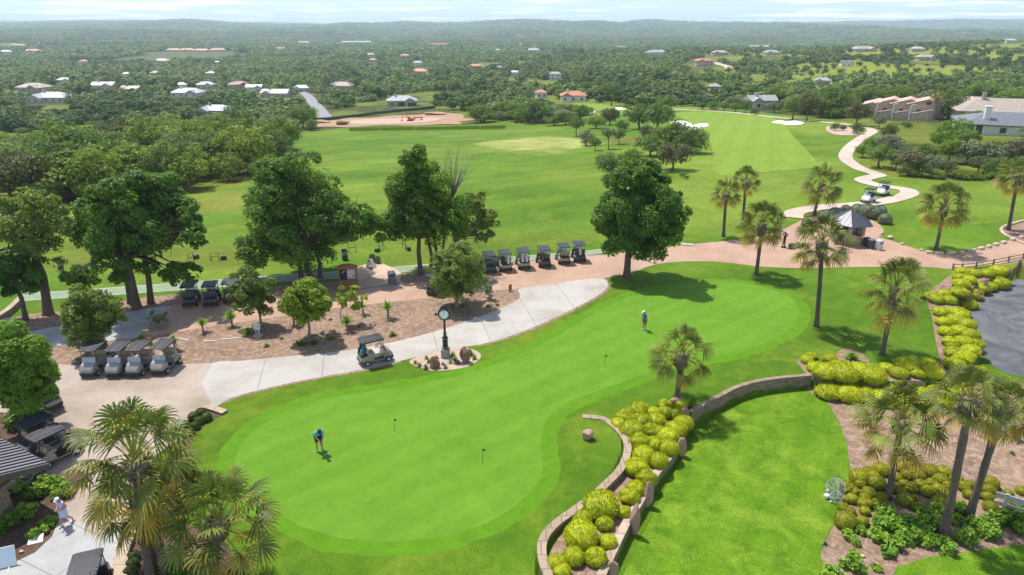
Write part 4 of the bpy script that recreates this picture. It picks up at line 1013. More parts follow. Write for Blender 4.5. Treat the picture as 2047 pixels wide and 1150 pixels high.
def make_cart(bodym, seatm, roofm=None):
    r = thing('golf_cart', 'x', 'golf cart')
    m = MB()
    m.loft([(-1.20, .46, .38, .58), (-1.12, .56, .32, .70), (-.92, .60, .30, .78), (-.45, .60, .30, .80), (-.30, .58, .30, .72), (-.24, .56, .28, .40)])
    m.loft([(.50, .56, .28, .40), (.58, .54, .30, .95), (.74, .54, .30, .97), (.95, .52, .32, .86), (1.12, .46, .36, .70), (1.22, .36, .42, .58)])
    m.box((.14, 0, .29), (.86, 1.04, .07))
    b = m.build('body', [bodym], r, False, .012)
    MB().box((.14, 0, .335), (.78, .98, .02)).build('floor_mat', M_PLAST, r); MB().box((-.98, 0, .77), (.38, .92, .10)).build('bag_tray', M_PLAST, r)
    MB().loft([(-.70, .52, .80, .90), (-.62, .54, .78, .95), (-.22, .54, .78, .95), (-.16, .52, .80, .90)]).build('seat', seatm, r)
    MB().loft([(-.80, .50, .98, 1.26), (-.76, .52, .95, 1.32), (-.66, .52, .93, 1.32), (-.62, .50, .95, 1.26)]).build('backrest', seatm, r)
    for y in (-.50, .50):
        MB().tube([(.66, y, .92), (.50, y, 1.40), (.44, y, 1.80)], .022, 6).build('strut', M_PLAST, r)
        MB().tube([(-.98, y, .74), (-.96, y, 1.30), (-.86, y, 1.80)], .026, 6).build('strut', M_PLAST, r)
    ro = MB().loft([(-1.10, .48, 1.80, 1.85), (-1.05, .58, 1.79, 1.88), (-.60, .61, 1.80, 1.91), (.10, .61, 1.80, 1.91), (.58, .58, 1.79, 1.88), (.64, .48, 1.80, 1.85)], ch=.9).build('roof', roofm or M_ROOF, r, False)
    k = MB()
    for y in (-.30, .30): k.box((-.22, y, 1.915), (1.5, .035, .016))
    for y in (-.565, .565): k.box((-.22, y, 1.90), (1.45, .03, .03))
    k.build('rib', M_PLAST, ro)
    MB().add([(.665, -.47, .96), (.665, .47, .96), (.53, .47, 1.34), (.53, -.47, 1.34), (.675, -.47, .96), (.675, .47, .96), (.54, .47, 1.34), (.54, -.47, 1.34)], [(0, 1, 2, 3), (4, 5, 6, 7), (0, 1, 5, 4), (3, 2, 6, 7), (0, 3, 7, 4), (1, 2, 6, 5)]).build('windshield', M_SHIELD, r)
    for x, y in ((.80, -.52), (.80, .52), (-.80, -.54), (-.80, .54)):
        w_ = MB().lathe([(.12, -.10), (.20, -.105), (.23, -.07), (.235, 0), (.23, .07), (.20, .105), (.12, .10)], 18).build('wheel', M_TYRE, r, True)
        w_.location = (x, y, .23); w_.rotation_euler = (math.pi / 2, 0, 0)
        q = MB().lathe([(.05, -.112), (.125, -.105), (.125, .105), (.05, .112)], 14).build('rim', M_RIM, w_)
    MB().tube([(.52, .24, .80), (.28, .24, 1.08)], .02, 6).build('steering_column', M_PLAST, r)
    q = MB(); q.tube([(.19 * math.cos(a), .19 * math.sin(a), 0) for a in np.linspace(0, 2 * math.pi, 17)], .016, 6, cap=False)
    q.box((0, 0, 0), (.36, .03, .02)).box((0, 0, 0), (.03, .36, .02))
    q = q.build('steering_wheel', M_PLAST, r); q.location = (.26, .24, 1.10); q.rotation_euler = (0, -R(38), 0)
    for y in (-.36, .36):
        h_ = MB().lathe([(.02, -.02), (.075, 0), (.065, .02), (.01, .03)], 12).build('headlight', M_LAMP, r); h_.location = (1.115, y, .64); h_.rotation_euler = (0, R(65), 0)
    MB().loft([(1.10, .50, .24, .36), (1.24, .46, .25, .37), (1.27, .36, .27, .35)]).build('bumper', M_PLAST, r); MB().loft([(-1.27, .46, .30, .42), (-1.20, .54, .28, .44), (-1.10, .54, .28, .42)]).build('bumper', M_PLAST, r)
    e = MB()
    for s in (-1, 1): e.add([(0, 0, 0), (0, s * .10, .075), (0, s * .045, .085), (0, 0, .035), (.012, 0, 0), (.012, s * .10, .075), (.012, s * .045, .085), (.012, 0, .035)], [(0, 1, 2, 3), (4, 5, 6, 7), (0, 1, 5, 4), (1, 2, 6, 5), (2, 3, 7, 6), (3, 0, 4, 7)])
    e = e.build('emblem', M_PLAST, r); e.location = (.985, 0, .80); e.rotation_euler = (0, -R(38), 0)
    return r

CARTS = {}
def cart(kind, front, rear, label, group=None, ctr=None):
    f, b = G(*front), G(*rear)
    c = (f + b) / 2 if ctr is None else ctr
    d = f - b; rz = math.atan2(d.y, d.x)
    if kind not in CARTS:
        spec = {'silver': (P_SILVER, M_SEAT), 'champ': (P_CHAMP, M_SEAT), 'black': (P_BLACK, M_SEATD), 'dark': (P_DARK, M_SEATD), 'white': (P_WHITE, M_SEATD)}[kind]
        r = CARTS[kind] = make_cart(*spec); r.location = c; r.rotation_euler = (0, 0, rz)
        r['label'] = label
        if group: r['group'] = group
    else:
        r = dup(CARTS[kind], c, rz, label, group)
        if group is None and 'group' in r: del r['group']
    r.location.z = c.z + .014 + (.006 if c.y < 100 else .08)
    return r

g1 = 'silver carts parked in a row on the tan lot'
for x, y, lb in [(182, 752, 'leftmost of the four'), (232, 752, 'second from left of the four'), (272, 751, 'third from left of the four'), (321, 747, 'rightmost of the four')]:
    cart('silver', (x, y), (x + 23, y - 20), lb + ' silver golf carts parked facing out on the tan lot', g1)
cart('champ', (66, 806), (112, 822), 'golf cart half hidden behind the yellow-green tree, open black rear bag well showing')
cart('champ', (118, 879), (64, 905), 'farther of the dark-roofed carts parked beside the hut roof', 'carts by the hut')
c7 = cart('champ', (143, 904), (89, 931), 'tan-bodied cart parked nearest the palm beside the hut roof', 'carts by the hut')
cart('champ', (64, 957), (10, 986), 'cart mostly hidden under the hut roof, one wheel showing', 'carts by the hut')
cart('black', (196, 1120), (184, 1168), 'dark cart with a black roof on the grey walkway at the bottom edge', ctr=plane(172, 1121, 1.86) * Vector((1, 1, 0)))
c10 = cart('champ', (774, 717), (728, 728), 'lone tan golf cart driving along the pale concrete path')
g2 = 'dark carts parked under the trees'
cart('dark', (388, 599), (381, 613), 'left dark cart under the huge dark tree', g2)
cart('dark', (430, 598), (423, 612), 'middle dark cart parked under the trees on the brick road', g2)
cart('dark', (469, 592), (462, 606), 'cart half hidden behind the olive-green small tree', g2)
c14 = cart('dark', (882, 577), (866, 590), 'cart hidden behind the small round tree at the brick road, blue bag on it')
g3 = 'carts parked in a row along the brick road'
row = []
for i, (x, y) in enumerate([(981, 548), (1012, 544), (1049, 540), (1090, 536), (1129, 530), (1160, 526)]):
    row.append(cart('dark' if i in (0, 3, 5) else 'champ', (x - 9, y - 14), (x, y), ['leftmost', 'second from left', 'third from left', 'third from right', 'second from right', 'rightmost'][i] + ' cart of the six parked tail-out along the brick road', g3))
g4 = 'white carts on the cart path'
cart('white', (1724, 408), (1745, 401), 'nearer of two white-fronted carts coming down the cart path, blue bags aboard', g4)
cart('white', (1756, 393), (1771, 387), 'farther of two white-fronted carts coming down the cart path', g4)

def bag(root, dx, dy, col, label, lean=.25, sc=1.0):
    M = root.matrix_basis if False else (Matrix.Translation(root.location) @ Matrix.Rotation(root.rotation_euler.z, 4, 'Z'))
    p = M @ Vector((dx, dy, .80)); r = thing('golf_bag', label, 'golf bag', p, root.rotation_euler.z, 'golf bags riding on carts', sc)
    b = MB().lathe([(.10, 0), (.14, .02), (.135, .35), (.145, .70), (.15, .80), (.12, .82)], 12)
    b.box((-.14, 0, .25), (.09, .20, .34)).box((0, .13, .45), (.16, .06, .3))
    b = b.build('bag_body', col, r); b.rotation_euler = (0, lean, 0)
    k = MB(); g = np.random.default_rng(int(abs(dx * 100 + dy * 31)))
    for i in range(9):
        x, y = g.normal() * .05, g.normal() * .05
        k.tube([(x, y, .75), (x * 1.6, y * 1.6, 1.02 + .1 * g.random())], .008, 4); k.box((x * 1.6, y * 1.6, 1.08), (.07, .04, .06))
    k = k.build('clubs', M_STEEL, r); k.rotation_euler = (0, lean, 0)
B_BLUE = plain('blue bag cloth', (.05, .13, .30), .7); B_TEAL = plain('teal bag cloth', (.06, .22, .28), .7); B_WHITE = plain('white bag cloth', (.6, .6, .6), .6); B_BLACK = plain('black bag cloth', (.03, .03, .035), .7); B_RED = plain('dark red bag cloth', (.20, .04, .05), .7)
bag(c10, -1.05, -.25, B_TEAL, 'teal golf bag on the back of the lone cart, near side'); bag(c10, -1.05, .22, B_BLACK, 'black golf bag on the back of the lone cart, far side')
bag(row[1], -1.05, -.22, B_WHITE, 'white-and-black golf bag on the second cart of the roadside row, right side'); bag(row[1], -1.05, .25, B_BLACK, 'black golf bag on the second cart of the roadside row, left side')
bag(row[2], -1.05, .2, B_WHITE, 'pale golf bag on the third cart of the roadside row, left side'); bag(row[2], -1.05, -.2, B_WHITE, 'pale golf bag on the third cart of the roadside row, right side')
bag(row[3], -1.05, .25, B_RED, 'dark red golf bag on the fourth cart of the roadside row')
bag(row[5], -1.02, .0, B_WHITE, 'pale golf bag on the rightmost cart of the roadside row')
bag(c14, -1.05, -.1, B_BLUE, 'blue golf bag on the cart behind the small round tree')
bag(c7, -1.05, .2, B_BLACK, 'black golf bag on the tan-bodied cart beside the hut roof')

# ------------------------------------------------------------------ walls, kerbs and stones
def stonemat(name, a, b, joint, w_=.5, h_=.18):
    m, nt, bs = newmat(name); bs.inputs['Roughness'].default_value = .9
    tc = N(nt, 'ShaderNodeTexCoord')
    sx_ = N(nt, 'ShaderNodeSeparateXYZ'); nt.links.new(tc.outputs['Object'], sx_.inputs[0])
    su = N(nt, 'ShaderNodeMath', operation='ADD'); nt.links.new(sx_.outputs[0], su.inputs[0]); nt.links.new(sx_.outputs[1], su.inputs[1])
    cbn = N(nt, 'ShaderNodeCombineXYZ'); nt.links.new(su.outputs[0], cbn.inputs[0]); nt.links.new(sx_.outputs[2], cbn.inputs[1])
    br = N(nt, 'ShaderNodeTexBrick'); br.inputs['Scale'].default_value = 1; br.inputs['Mortar Size'].default_value = .018; br.inputs['Brick Width'].default_value = w_; br.inputs['Row Height'].default_value = h_
    br.inputs['Color1'].default_value = c4(a); br.inputs['Color2'].default_value = c4(b); br.inputs['Mortar'].default_value = c4(joint)
    nt.links.new(cbn.outputs[0], br.inputs[0])
    n = noise(nt, 2.2, 6, .7)
    nt.links.new(mixc(nt, ramp(nt, n, .3, .7), br.outputs[0], (.62, .58, .54), 'MULTIPLY'), bs.inputs['Base Color']); bump(nt, bs, n, .5)
    return m
M_STONE = stonemat('tan wall stone', (.36, .28, .20), (.25, .19, .14), (.15, .12, .10))
M_CAP = slabmat('stone cap', (.52, .42, .32), (.42, .33, .25), (.3, .24, .19), .55, .9, 0, mortar=.03, off=.5)
M_CAPD = slabmat('warm stone cap', (.40, .31, .225), (.33, .25, .18), (.2, .16, .12), .55, .9, 0, mortar=.03, off=.5)
def rockmat(name, a, b):
    m, nt, bs = newmat(name); bs.inputs['Roughness'].default_value = .9
    n = noise(nt, 3.0, 8, .7); n2 = noise(nt, 9, 6, .8)
    nt.links.new(mixc(nt, ramp(nt, n2, .35, .7), mixc(nt, ramp(nt, n, .35, .65), a, b), (.7, .66, .62), 'MULTIPLY'), bs.inputs['Base Color']); bump(nt, bs, n2, .8, .05)
    return m
M_ROCK = rockmat('pink granite', (.50, .33, .25), (.36, .22, .165)); M_ROCKD = rockmat('brown granite', (.30, .16, .11), (.20, .105, .075)); M_LIME = rockmat('pale limestone', (.62, .54, .42), (.48, .38, .27))

def wall(name, label, cat, pts, z0, z1, th, capm=None, cap=.09, mat=None, group=None):
    w_ = [Vector(p) for p in pts]; L = []; Rr = []
    for i, p in enumerate(w_):
        t = (w_[min(i + 1, len(w_) - 1)] - w_[max(i - 1, 0)]).normalized(); q = Vector((-t.y, t.x)) * th / 2
        L.append(p + q); Rr.append(p - q)
    def strip(z0, z1, ex):
        m = MB(); vs = []; fs = []
        for a, b in zip(L, Rr):
            e = (a - b).normalized() * ex
            vs += [(a.x + e.x, a.y + e.y, z0), (a.x + e.x, a.y + e.y, z1), (b.x - e.x, b.y - e.y, z1), (b.x - e.x, b.y - e.y, z0)]
        for i in range(len(L) - 1):
            for k in range(4): fs.append((i * 4 + k, i * 4 + (k + 1) % 4, i * 4 + 4 + (k + 1) % 4, i * 4 + 4 + k))
        fs += [(0, 1, 2, 3), tuple(len(vs) - 4 + k for k in (3, 2, 1, 0))]
        return m.add(vs, fs)
    r = thing(name, label, cat, (0, 0, 0), 0, group)
    strip(z0, z1 - cap, 0).build('masonry', mat or M_STONE, r)
    strip(z1 - cap, z1, .03).build('cap', capm or M_CAP, r)
    return r
kerb = PW([(1164, 833), (1188, 835), (1212, 841), (1242, 866), (1255, 895), (1243, 934), (1213, 967), (1183, 995), (1146, 1022), (1113, 1046), (1090, 1071), (1083, 1095), (1086, 1123), (1096, 1152), (1112, 1200)], 0, 4, False)
wall('planter_kerb', 'curving pale stone kerb between the putting lawn and the planter of golden mounds', 'stone wall', kerb, BEDZ - .2, .06, .38, M_CAPD)
ow = smooth([plane(x, y, LOWZ / 2)[:2] for x, y in [(1190, 1200), (1213, 1150), (1257, 1056), (1283, 1013), (1318, 952), (1354, 905), (1379, 846)]], False, 3)
ow = [tuple(Vector(p) + Vector((-.16, .10))) for p in ow]
wall('planter_wall', 'low stone wall on the lower-lawn side of the planter with standing stones in it', 'stone wall', ow, LOWZ - .2, BEDZ + .12, .36)
bw = smooth([plane(x, y, LOWZ / 2)[:2] for x, y in [(1381, 840), (1410, 822), (1440, 806), (1480, 786), (1540, 772), (1622, 764)]], False, 3)
bw = [tuple(Vector(p) + Vector((-.05, .16))) for p in bw]
wall('retaining_wall', 'brick-like stone retaining wall curving across the head of the lower lawn', 'stone wall', bw, LOWZ - .2, .05, .26, M_STONE, .05)
wall('walkway_coping', 'flat tan stone coping between the grey walkway and the front palms', 'stone wall', PW([(275, 985), (270, 1030), (266, 1060), (252, 1092), (244, 1120), (241, 1175)], 0, 3, False), -.1, .30, .55, M_CAP, .07)
wall('stone_plank', 'short tan stone plank edging the bed of clipped balls', 'stone edging', PW([(412, 815), (450, 827)], 0, 0, False), -.1, .16, .42, M_CAP, .05)
wall('bed_kerb', 'thin tan kerb along the lot beside the clipped balls', 'stone edging', PW([(408, 818), (370, 846), (348, 870), (325, 905)], 0, 0, False), -.1, .14, .16, M_CAP, .05)
wall('path_end_wall', 'low stone wall running down left from the end of the range mat', 'stone wall', PW([(44, 604), (20, 628), (-15, 650), (-60, 668)], 0, 3, False), -.1, .55, .4)
wall('corner_wall', 'low stone planter wall at the left edge under the leaning tree', 'stone wall', PW([(-30, 662), (18, 648), (30, 656)], 0, 0, False), -.1, .5, .4)

def rock(name, label, cat, group, px, py, wpx, hpx, mat, z=0.0, seed=0, dep=.8, peak=.0, off=.03):
    """px, py: pixel of the foot; wpx, hpx: width and height in photo pixels"""
    p = plane(px, py, z)
    s = mpp(p.y, z); rx = wpx * s / 2; hh = hpx * s * .97
    bm = bmesh.new(); bmesh.ops.create_icosphere(bm, subdivisions=4, radius=1)
    V = np.array([v.co[:] for v in bm.verts]); Fc = np.array([[v.index for v in f.verts] for f in bm.faces]); bm.free()
    g = np.random.default_rng(seed + 500)
    for _ in range(14):                                   # knock flat facets off the lump
        n = g.normal(size=3); n /= np.linalg.norm(n); d = .62 + .28 * g.random()
        e = V @ n - d; V = V - np.where(e > 0, e, 0)[:, None] * n
    V = V * (1 + .09 * (fbm(V[:, 0] * 3 + V[:, 2] * 2 + 7, V[:, 1] * 3 - V[:, 2] + 7, .7, seed % 30, 4) - .5))[:, None]
    zt = (V[:, 2] - V[:, 2].min()) / np.ptp(V[:, 2]); k = 1 - peak * zt
    P = np.stack([V[:, 0] * k * rx / np.abs(V[:, 0]).max(), V[:, 1] * k * rx * dep, zt * hh * 1.08 - hh * .08], 1)
    me = np_mesh(name, P, Fc, None, False)
    o = link(name, me, mat); o.location = (p.x, p.y + rx * dep * .6, z)
    return tag(o, label, cat, group)
rock('boulder', 'pointed brown granite boulder left of the street clock', 'boulder', None, 868, 739, 27, 28, M_ROCKD, 0, 1, .8, .35)
rock('boulder', 'rounded red-brown granite boulder right of the street clock', 'boulder', None, 930, 727, 26, 36, M_ROCKD, 0, 2, .8, .2)
rock('boulder', 'rounded pink rock lying alone on the lawn near the curved kerb', 'boulder', None, 1176, 882, 26, 22, M_ROCK, 0, 3, .9, .1)
gsx = 'standing stones of the planter wall'
for i, (x, y, a, b, lb) in enumerate([(1295, 1015, 22, 62, 'tall narrow pink standing stone, middle of the planter wall'), (1268, 1072, 24, 78, 'tallest leaning pink standing stone, nearest but one in the planter wall'), (1361, 915, 22, 46, 'upright pink standing stone near the far end of the planter wall'), (1224, 1158, 28, 44, 'rounded pink stone at the bottom edge in the planter wall'), (1368, 838, 24, 26, 'round pink boulder at the far tip of the planter'), (1352, 808, 26, 12, 'flat pink rock at the foot of the short palm')]):
    rock('standing_stone', lb, 'standing stone', gsx, x, y, a, b, M_ROCK, LOWZ if i < 4 else BEDZ if i == 4 else 0, 10 + i, .7, .12)
grx = 'rocks along the asphalt road'
for i, (x, y, a, b) in enumerate([(1929, 616, 11, 32), (1941, 602, 12, 14), (1955, 602, 17, 22), (1967, 590, 11, 34), (1981, 582, 14, 12), (1995, 575, 16, 12), (2014, 570, 17, 34), (2034, 556, 12, 40), (2046, 546, 12, 14)]):
    rock('road_rock', {0: 'tall red-brown stone nearest the hedge bulge at the road', 2: 'big squat boulder at the road below the golden hedge', 3: 'tall round-topped pink stone between boulders at the road', 6: 'tall broad stone at the far end of the golden hedge', 7: 'tallest red stone standing by the rail fence at the road'}.get(i, 'low brown rock set between taller stones along the asphalt road'), 'rock', grx, x, y, a, b, M_ROCKD if i not in (3,) else M_ROCK, LOWZ, 30 + i, .8, .12)
ges = 'limestone edge blocks of the round tee lawn'
es = [(1858, 507), (1877, 509), (1901, 509), (1922, 507), (1943, 503), (1960, 499), (1976, 495), (1990, 491), (2005, 487), (2024, 481), (2042, 476)]
for i, (x, y) in enumerate(es):
    p = plane(x, y); q = plane(*es[min(i + 1, len(es) - 1)]) - plane(*es[max(i - 1, 0)])
    m = MB().box((0, 0, .12), (.75 + .12 * (i % 3), .42, .34), taper=.92)
    o = m.build('edge_block', M_LIME, None, False, .04); o.location = p; o.rotation_euler = (0, 0, math.atan2(q.y, q.x))
    tag(o, 'pale limestone edging block along the round tee, ' + ORD[i] + ' from the hut side', 'edging stone', ges)
for i, (x, y, a, b, lb) in enumerate([(1781, 478, 13, 7, 'pale flat rock at the lawn edge near the trash bins'), (1805, 490, 9, 5, 'small pale rock set in the lawn edge'), (1842, 502, 8, 4, 'tiny pale rock where the edge blocks begin'), (1764, 468, 7, 4, 'small rock at the plaza corner near the sage shrub')]):
    rock('edge_rock', lb, 'rock', None, x, y, a, b, M_LIME, 0, 50 + i, .8)
wall('island_kerb', 'curved stone kerb around the palm island at the far bend', 'stone edging', PW([(2050, 441), (2012, 452), (2001, 460), (2010, 472), (2050, 489)], 0, 3, False), -.1, .16, .3)

# ------------------------------------------------------------------ street clock
p = plane(891, 713); rt = thing('street_clock', 'black post clock with a white round dial standing in the gravel bed', 'street clock', p)
MB().box((0, 0, .33), (.62, .62, .70)).build('plinth', plain('grey plinth', (.33, .31, .30), .9), rt, False, .02)
M_IRON = plain('black iron', (.018, .018, .02), .35, .3, c2=(.03, .03, .03)); M_SILV = plain('silver trim', (.6, .6, .6), .3, .6)
MB().lathe([(.26, .68), (.26, .80), (.20, .86), (.20, 1.45), (.24, 1.50), (.24, 1.56), (.13, 1.66), (.12, 1.86), (.15, 1.90), (.09, 1.97), (.075, 2.9), (.10, 2.95), (.15, 2.99), (.10, 3.05)], 8).build('post', M_IRON, rt)
MB().lathe([(.265, .80), (.265, .83)], 8).lathe([(.155, 1.86), (.155, 1.90)], 8).lathe([(.245, 1.50), (.245, 1.53)], 8).build('trim_ring', M_SILV, rt)
hd = MB().lathe([(.30, -.16), (.43, -.16), (.46, -.12), (.46, .12), (.43, .16), (.30, .16)], 28).build('clock_case', M_IRON, rt); hd.rotation_euler = (math.pi / 2, 0, 0); hd.location = (0, 0, 3.46)
MB().tube([(-.28, 0, 3.84), (-.18, 0, 3.97), (0, 0, 4.03), (.18, 0, 3.97), (.28, 0, 3.84)], [.03, .06, .09, .06, .03], 8).lathe([(.05, 4.05), (.07, 4.10), (.01, 4.18)], 8).tube([(-.34, 0, 3.10), (-.2, 0, 3.02), (0, 0, 2.97), (.2, 0, 3.02), (.34, 0, 3.10)], [.02, .05, .06, .05, .02], 8).build('crest', M_IRON, rt)
fc = MB().lathe([(.01, 0), (.35, 0), (.35, .02), (.01, .02)], 28).build('dial', plain('white dial', (.88, .90, .90), .5, c2=(.86, .88, .88)), rt); fc.rotation_euler = (math.pi / 2, 0, 0); fc.location = (0, -.163, 3.46)
mk = MB()
ROM = ['XII', 'I', 'II', 'III', 'IIII', 'V', 'VI', 'VII', 'VIII', 'IX', 'X', 'XI']
for i in range(12):
    a = math.pi / 2 - i * math.pi / 6; n = len(ROM[i])
    for j, ch in enumerate(ROM[i]):
        o_ = (j - (n - 1) / 2) * .034
        M = Matrix.Rotation(a - math.pi / 2, 4, 'Z') @ Matrix.Translation((o_, .275, .024))
        for tl in {'I': (0,), 'V': (.28, -.28), 'X': (.45, -.45)}[ch]:
            v = MB().box((0, 0, 0), (.011, .085, .004), rz=tl); mk.add(v.v, v.f, 0, M)
mk.tube([(.335 * math.cos(a), .335 * math.sin(a), .022) for a in np.linspace(0, 6.2832, 41)], .006, 4, cap=False)
mk.build('numerals', M_IRON, fc)
MB().box((.006, .12, .030), (.022, .30, .006), rz=-.04).box((.012, .09, .036), (.030, .20, .006), rz=-.17).lathe([(.03, .02), (.03, .04)], 10).build('clock_hands', M_IRON, fc)

# ------------------------------------------------------------------ hut with pyramid roof
M_HUTW = stonemat('hut stone', (.52, .43, .30), (.44, .36, .25), (.34, .28, .2), .6, .3); M_SEAM = plain('standing seam metal', (.10, .10, .115), .38, .5, c2=(.13, .13, .145), scale=2)
M_FRAME = plain('dark window frame', (.05, .038, .03), .6)
b = plane(1698, 487); b.y += .9; rt = thing('starter_hut', 'small stone hut with a grey pyramid roof and wide windows on the brick plaza', 'hut', b, R(12))
hexp = lambda r, n=6, o=0: [(r * math.cos(2 * math.pi * (k + o) / n), r * math.sin(2 * math.pi * (k + o) / n)) for k in range(n)]
H6 = hexp(1.75)
MB().prism(H6, -.05, 1.0).build('wall', M_HUTW, rt)
for k in range(6):
    a_, b_ = Vector(H6[k]), Vector(H6[(k + 1) % 6])
    m = MB(); c = Vector((*H6[k], 0)) * .93
    m.box((c.x, c.y, 1.6), (.42, .42, 1.24), rz=math.pi / 3 * k); m.build('pillar', M_HUTW, rt)
    mid = (a_ + b_) / 2 * .96; an = math.atan2((b_ - a_).y, (b_ - a_).x)
    f = MB().box((mid.x, mid.y, 1.06), (1.35, .16, .09), rz=an).box((mid.x, mid.y, 2.12), (1.35, .12, .09), rz=an)
    for s in (-.66, 0, .66): q = mid + (b_ - a_).normalized() * s; f.box((q.x, q.y, 1.59), (.07, .12, .98), rz=an)
    f = f.build('window_frame', M_FRAME, rt)
    if k % 2 == 0: MB().box((mid.x * .97, mid.y * .97, 1.59), (1.25, .03, .95), rz=an).build('pane', M_WIN, f)
R6 = hexp(2.6)
m = MB(); m.add([(x, y, 2.22) for x, y in R6] + [(x * .99, y * .99, 2.34) for x, y in R6] + [(0, 0, 3.72)], [tuple(range(5, -1, -1))] + [(k, (k + 1) % 6, 6 + (k + 1) % 6, 6 + k) for k in range(6)] + [(6 + k, 6 + (k + 1) % 6, 12) for k in range(6)])
ro = m.build('roof', M_SEAM, rt)
m = MB()
for k in range(6):
    a_, b_ = Vector((*R6[k], 2.35)), Vector((*R6[(k + 1) % 6], 2.35)); ap = Vector((0, 0, 3.73))
    m.tube([a_, ap], .04, 5)
    for t in (.2, .4, .6, .8):
        e = a_.lerp(b_, t); q = min(t, 1 - t) * 2; m.tube([e, ap.lerp((a_ + b_) / 2, .0) * (q) + e.lerp(a_ if t < .5 else b_, 1) * 0 + (a_ if t < .5 else b_).lerp(ap, q) * (1 - q) + (ap * 0)] if False else [e, (a_ if t < .5 else b_).lerp(ap, q)], .022, 4)
m.build('seam', M_SEAM, ro)

def bin_(x, y, label, mat, lid, w_=.58, h_=.95, z=None):
    p = plane(x, y); r = thing('trash_bin', label, 'bin', p, .4, None)
    MB().box((0, 0, h_ / 2), (w_, w_, h_), taper=1.05).build('body', mat, r, False, .02)
    MB().box((0, 0, h_ + .07), (w_ * 1.12, w_ * 1.12, .14), taper=.8).build('lid', lid, r, False, .02)
    MB().box((0, -w_ * .52, h_ * .82), (w_ * .7, .05, .14)).build('flap', M_PLAST, r)
M_GREYB = plain('grey bin', (.30, .32, .35), .6); M_LIDG = plain('pale lid', (.55, .57, .60), .5); M_DKB = plain('dark bin', (.05, .06, .075), .6); M_SLATE = plain('slate bin', (.13, .165, .19), .6)
bin_(1755, 499, 'pale grey trash bin, rightmost of the bins beside the hut', M_LIDG, M_LIDG, .62); bin_(1741, 497, 'dark bin next to the pale grey one beside the hut', M_DKB, M_SLATE, .62); bin_(1731, 491, 'low dark bin nearest the hut wall', M_DKB, M_DKB, .6, .8)
bin_(784, 566, 'slate grey trash bin with a domed lid beside the paved kiosk pad', M_SLATE, M_LIDG, .62, 1.05)
p = plane(1566, 495); rt = thing('bronze_statue', 'dark bronze statue of a golfer standing at the plaza edge', 'statue', p)
MB().lathe([(.3, -.02), (.3, .1), (.2, .12)], 10).build('base', M_IRON, rt)
st = MB().tube([(-.1, 0, .1), (-.08, .02, .5), (-.03, 0, .92)], [.06, .075, .1], 8).tube([(.12, 0, .1), (.1, .02, .5), (.03, 0, .92)], [.06, .075, .1], 8).tube([(0, 0, .86), (.02, 0, 1.1), (.03, 0, 1.38), (.03, 0, 1.48)], [.15, .14, .19, .06], 10).tube([(.03, 0, 1.46), (.03, -.02, 1.6), (.03, -.02, 1.74)], [.06, .11, .05], 10)
st.tube([(-.12, 0, 1.38), (-.28, -.1, 1.5), (-.14, -.12, 1.78)], [.06, .05, .04], 7).tube([(.2, 0, 1.38), (.22, -.2, 1.55), (-.1, -.14, 1.80)], [.06, .05, .04], 7)
st.build('figure', plain('bronze', (.06, .04, .028), .45, .6), rt, True)
MB().tube([(-.12, -.13, 1.78), (-.02, .1, 2.35), (.0, .12, 2.42)], .018, 5).box((.04, .12, 2.42), (.12, .04, .05)).build('club', M_IRON, rt)

# ------------------------------------------------------------------ notice booth, signs, boxes
M_WOOD = plain('brown boards', (.27, .13, .065), .7, c2=(.18, .085, .045), scale=4, bmp=.3); M_WOODD = plain('dark boards', (.12, .06, .035), .7)
p = plane(698, 577); rt = thing('notice_booth', 'brown wooden notice booth with two boards under an arched top', 'notice board', p, R(4))
m = MB()
for x in (-.80, .80): m.box((x, 0, 1.05), (.11, .5, 2.1))
m.build('post', M_WOOD, rt)
MB().box((0, -.20, .45), (1.5, .06, .80)).box((0, .05, .87), (1.5, .5, .06)).build('lower_panel', M_WOOD, rt)
MB().box((0, .1, 1.45), (1.5, .05, 1.2)).build('back_panel', M_WOODD, rt)
MB().prism([(-.93, 0), (.93, 0), (.93, .10), (.62, .24), (.25, .32), (-.25, .32), (-.62, .24), (-.93, .10)], -.34, .34, 0, Matrix.Translation((0, 0, 2.04)) @ Matrix.Rotation(math.pi / 2, 4, 'X')).build('roof', M_WOOD, rt)
q = MB().box((-.42, .055, 1.42), (.52, .03, .95)).build('dark_board', plain('navy board', (.012, .016, .05), .5), rt)
MB().box((-.48, .03, 1.58), (.08, .012, .12)).box((-.34, .03, 1.72), (.09, .012, .10)).build('notice', M_WHITE, q)
q = MB().box((.32, .055, 1.42), (.78, .03, .95)).build('white_board', plain('grey white board', (.62, .64, .68), .5), rt)
MB().box((.32, .034, 1.10), (.70, .008, .05)).build('blue_stripe', plain('blue stripe', (.06, .10, .30), .5), q)
MB().box((.48, .034, 1.27), (.22, .008, .07)).build('mark', M_DKB, q)
p = plane(686, 571); o = MB().tube([(0, 0, 0), (.18, .3, 1.5)], .02, 5).box((.06, .0, .3), (.08, .6, .55), ry=.3).build('folded_stand', plain('grey metal board', (.35, .37, .40), .5), None); o.location = p; tag(o, 'grey folded board leaning at the left side of the notice booth', 'board')
p = plane(742, 536); rt = thing('easel_sign', 'white A-frame sign standing open on the kiosk paving', 'sign', p, R(65))
for s in (-1, 1):
    M = Matrix.Translation((0, s * .22, .5)) @ Matrix.Rotation(s * .42, 4, 'X')
    q = MB(); v = MB().box((0, 0, 0), (.62, .02, 1.0)); q.add(v.v, v.f, 0, M); v = MB().box((-.3, 0, -.04), (.04, .05, 1.1)).box((.3, 0, -.04), (.04, .05, 1.1)); q.add(v.v, v.f, 1, M); q.build('panel', [M_WHITE, M_DKB], rt)
for i, (x, y, lb) in enumerate([(745 + 0, 527, ''), ]): pass
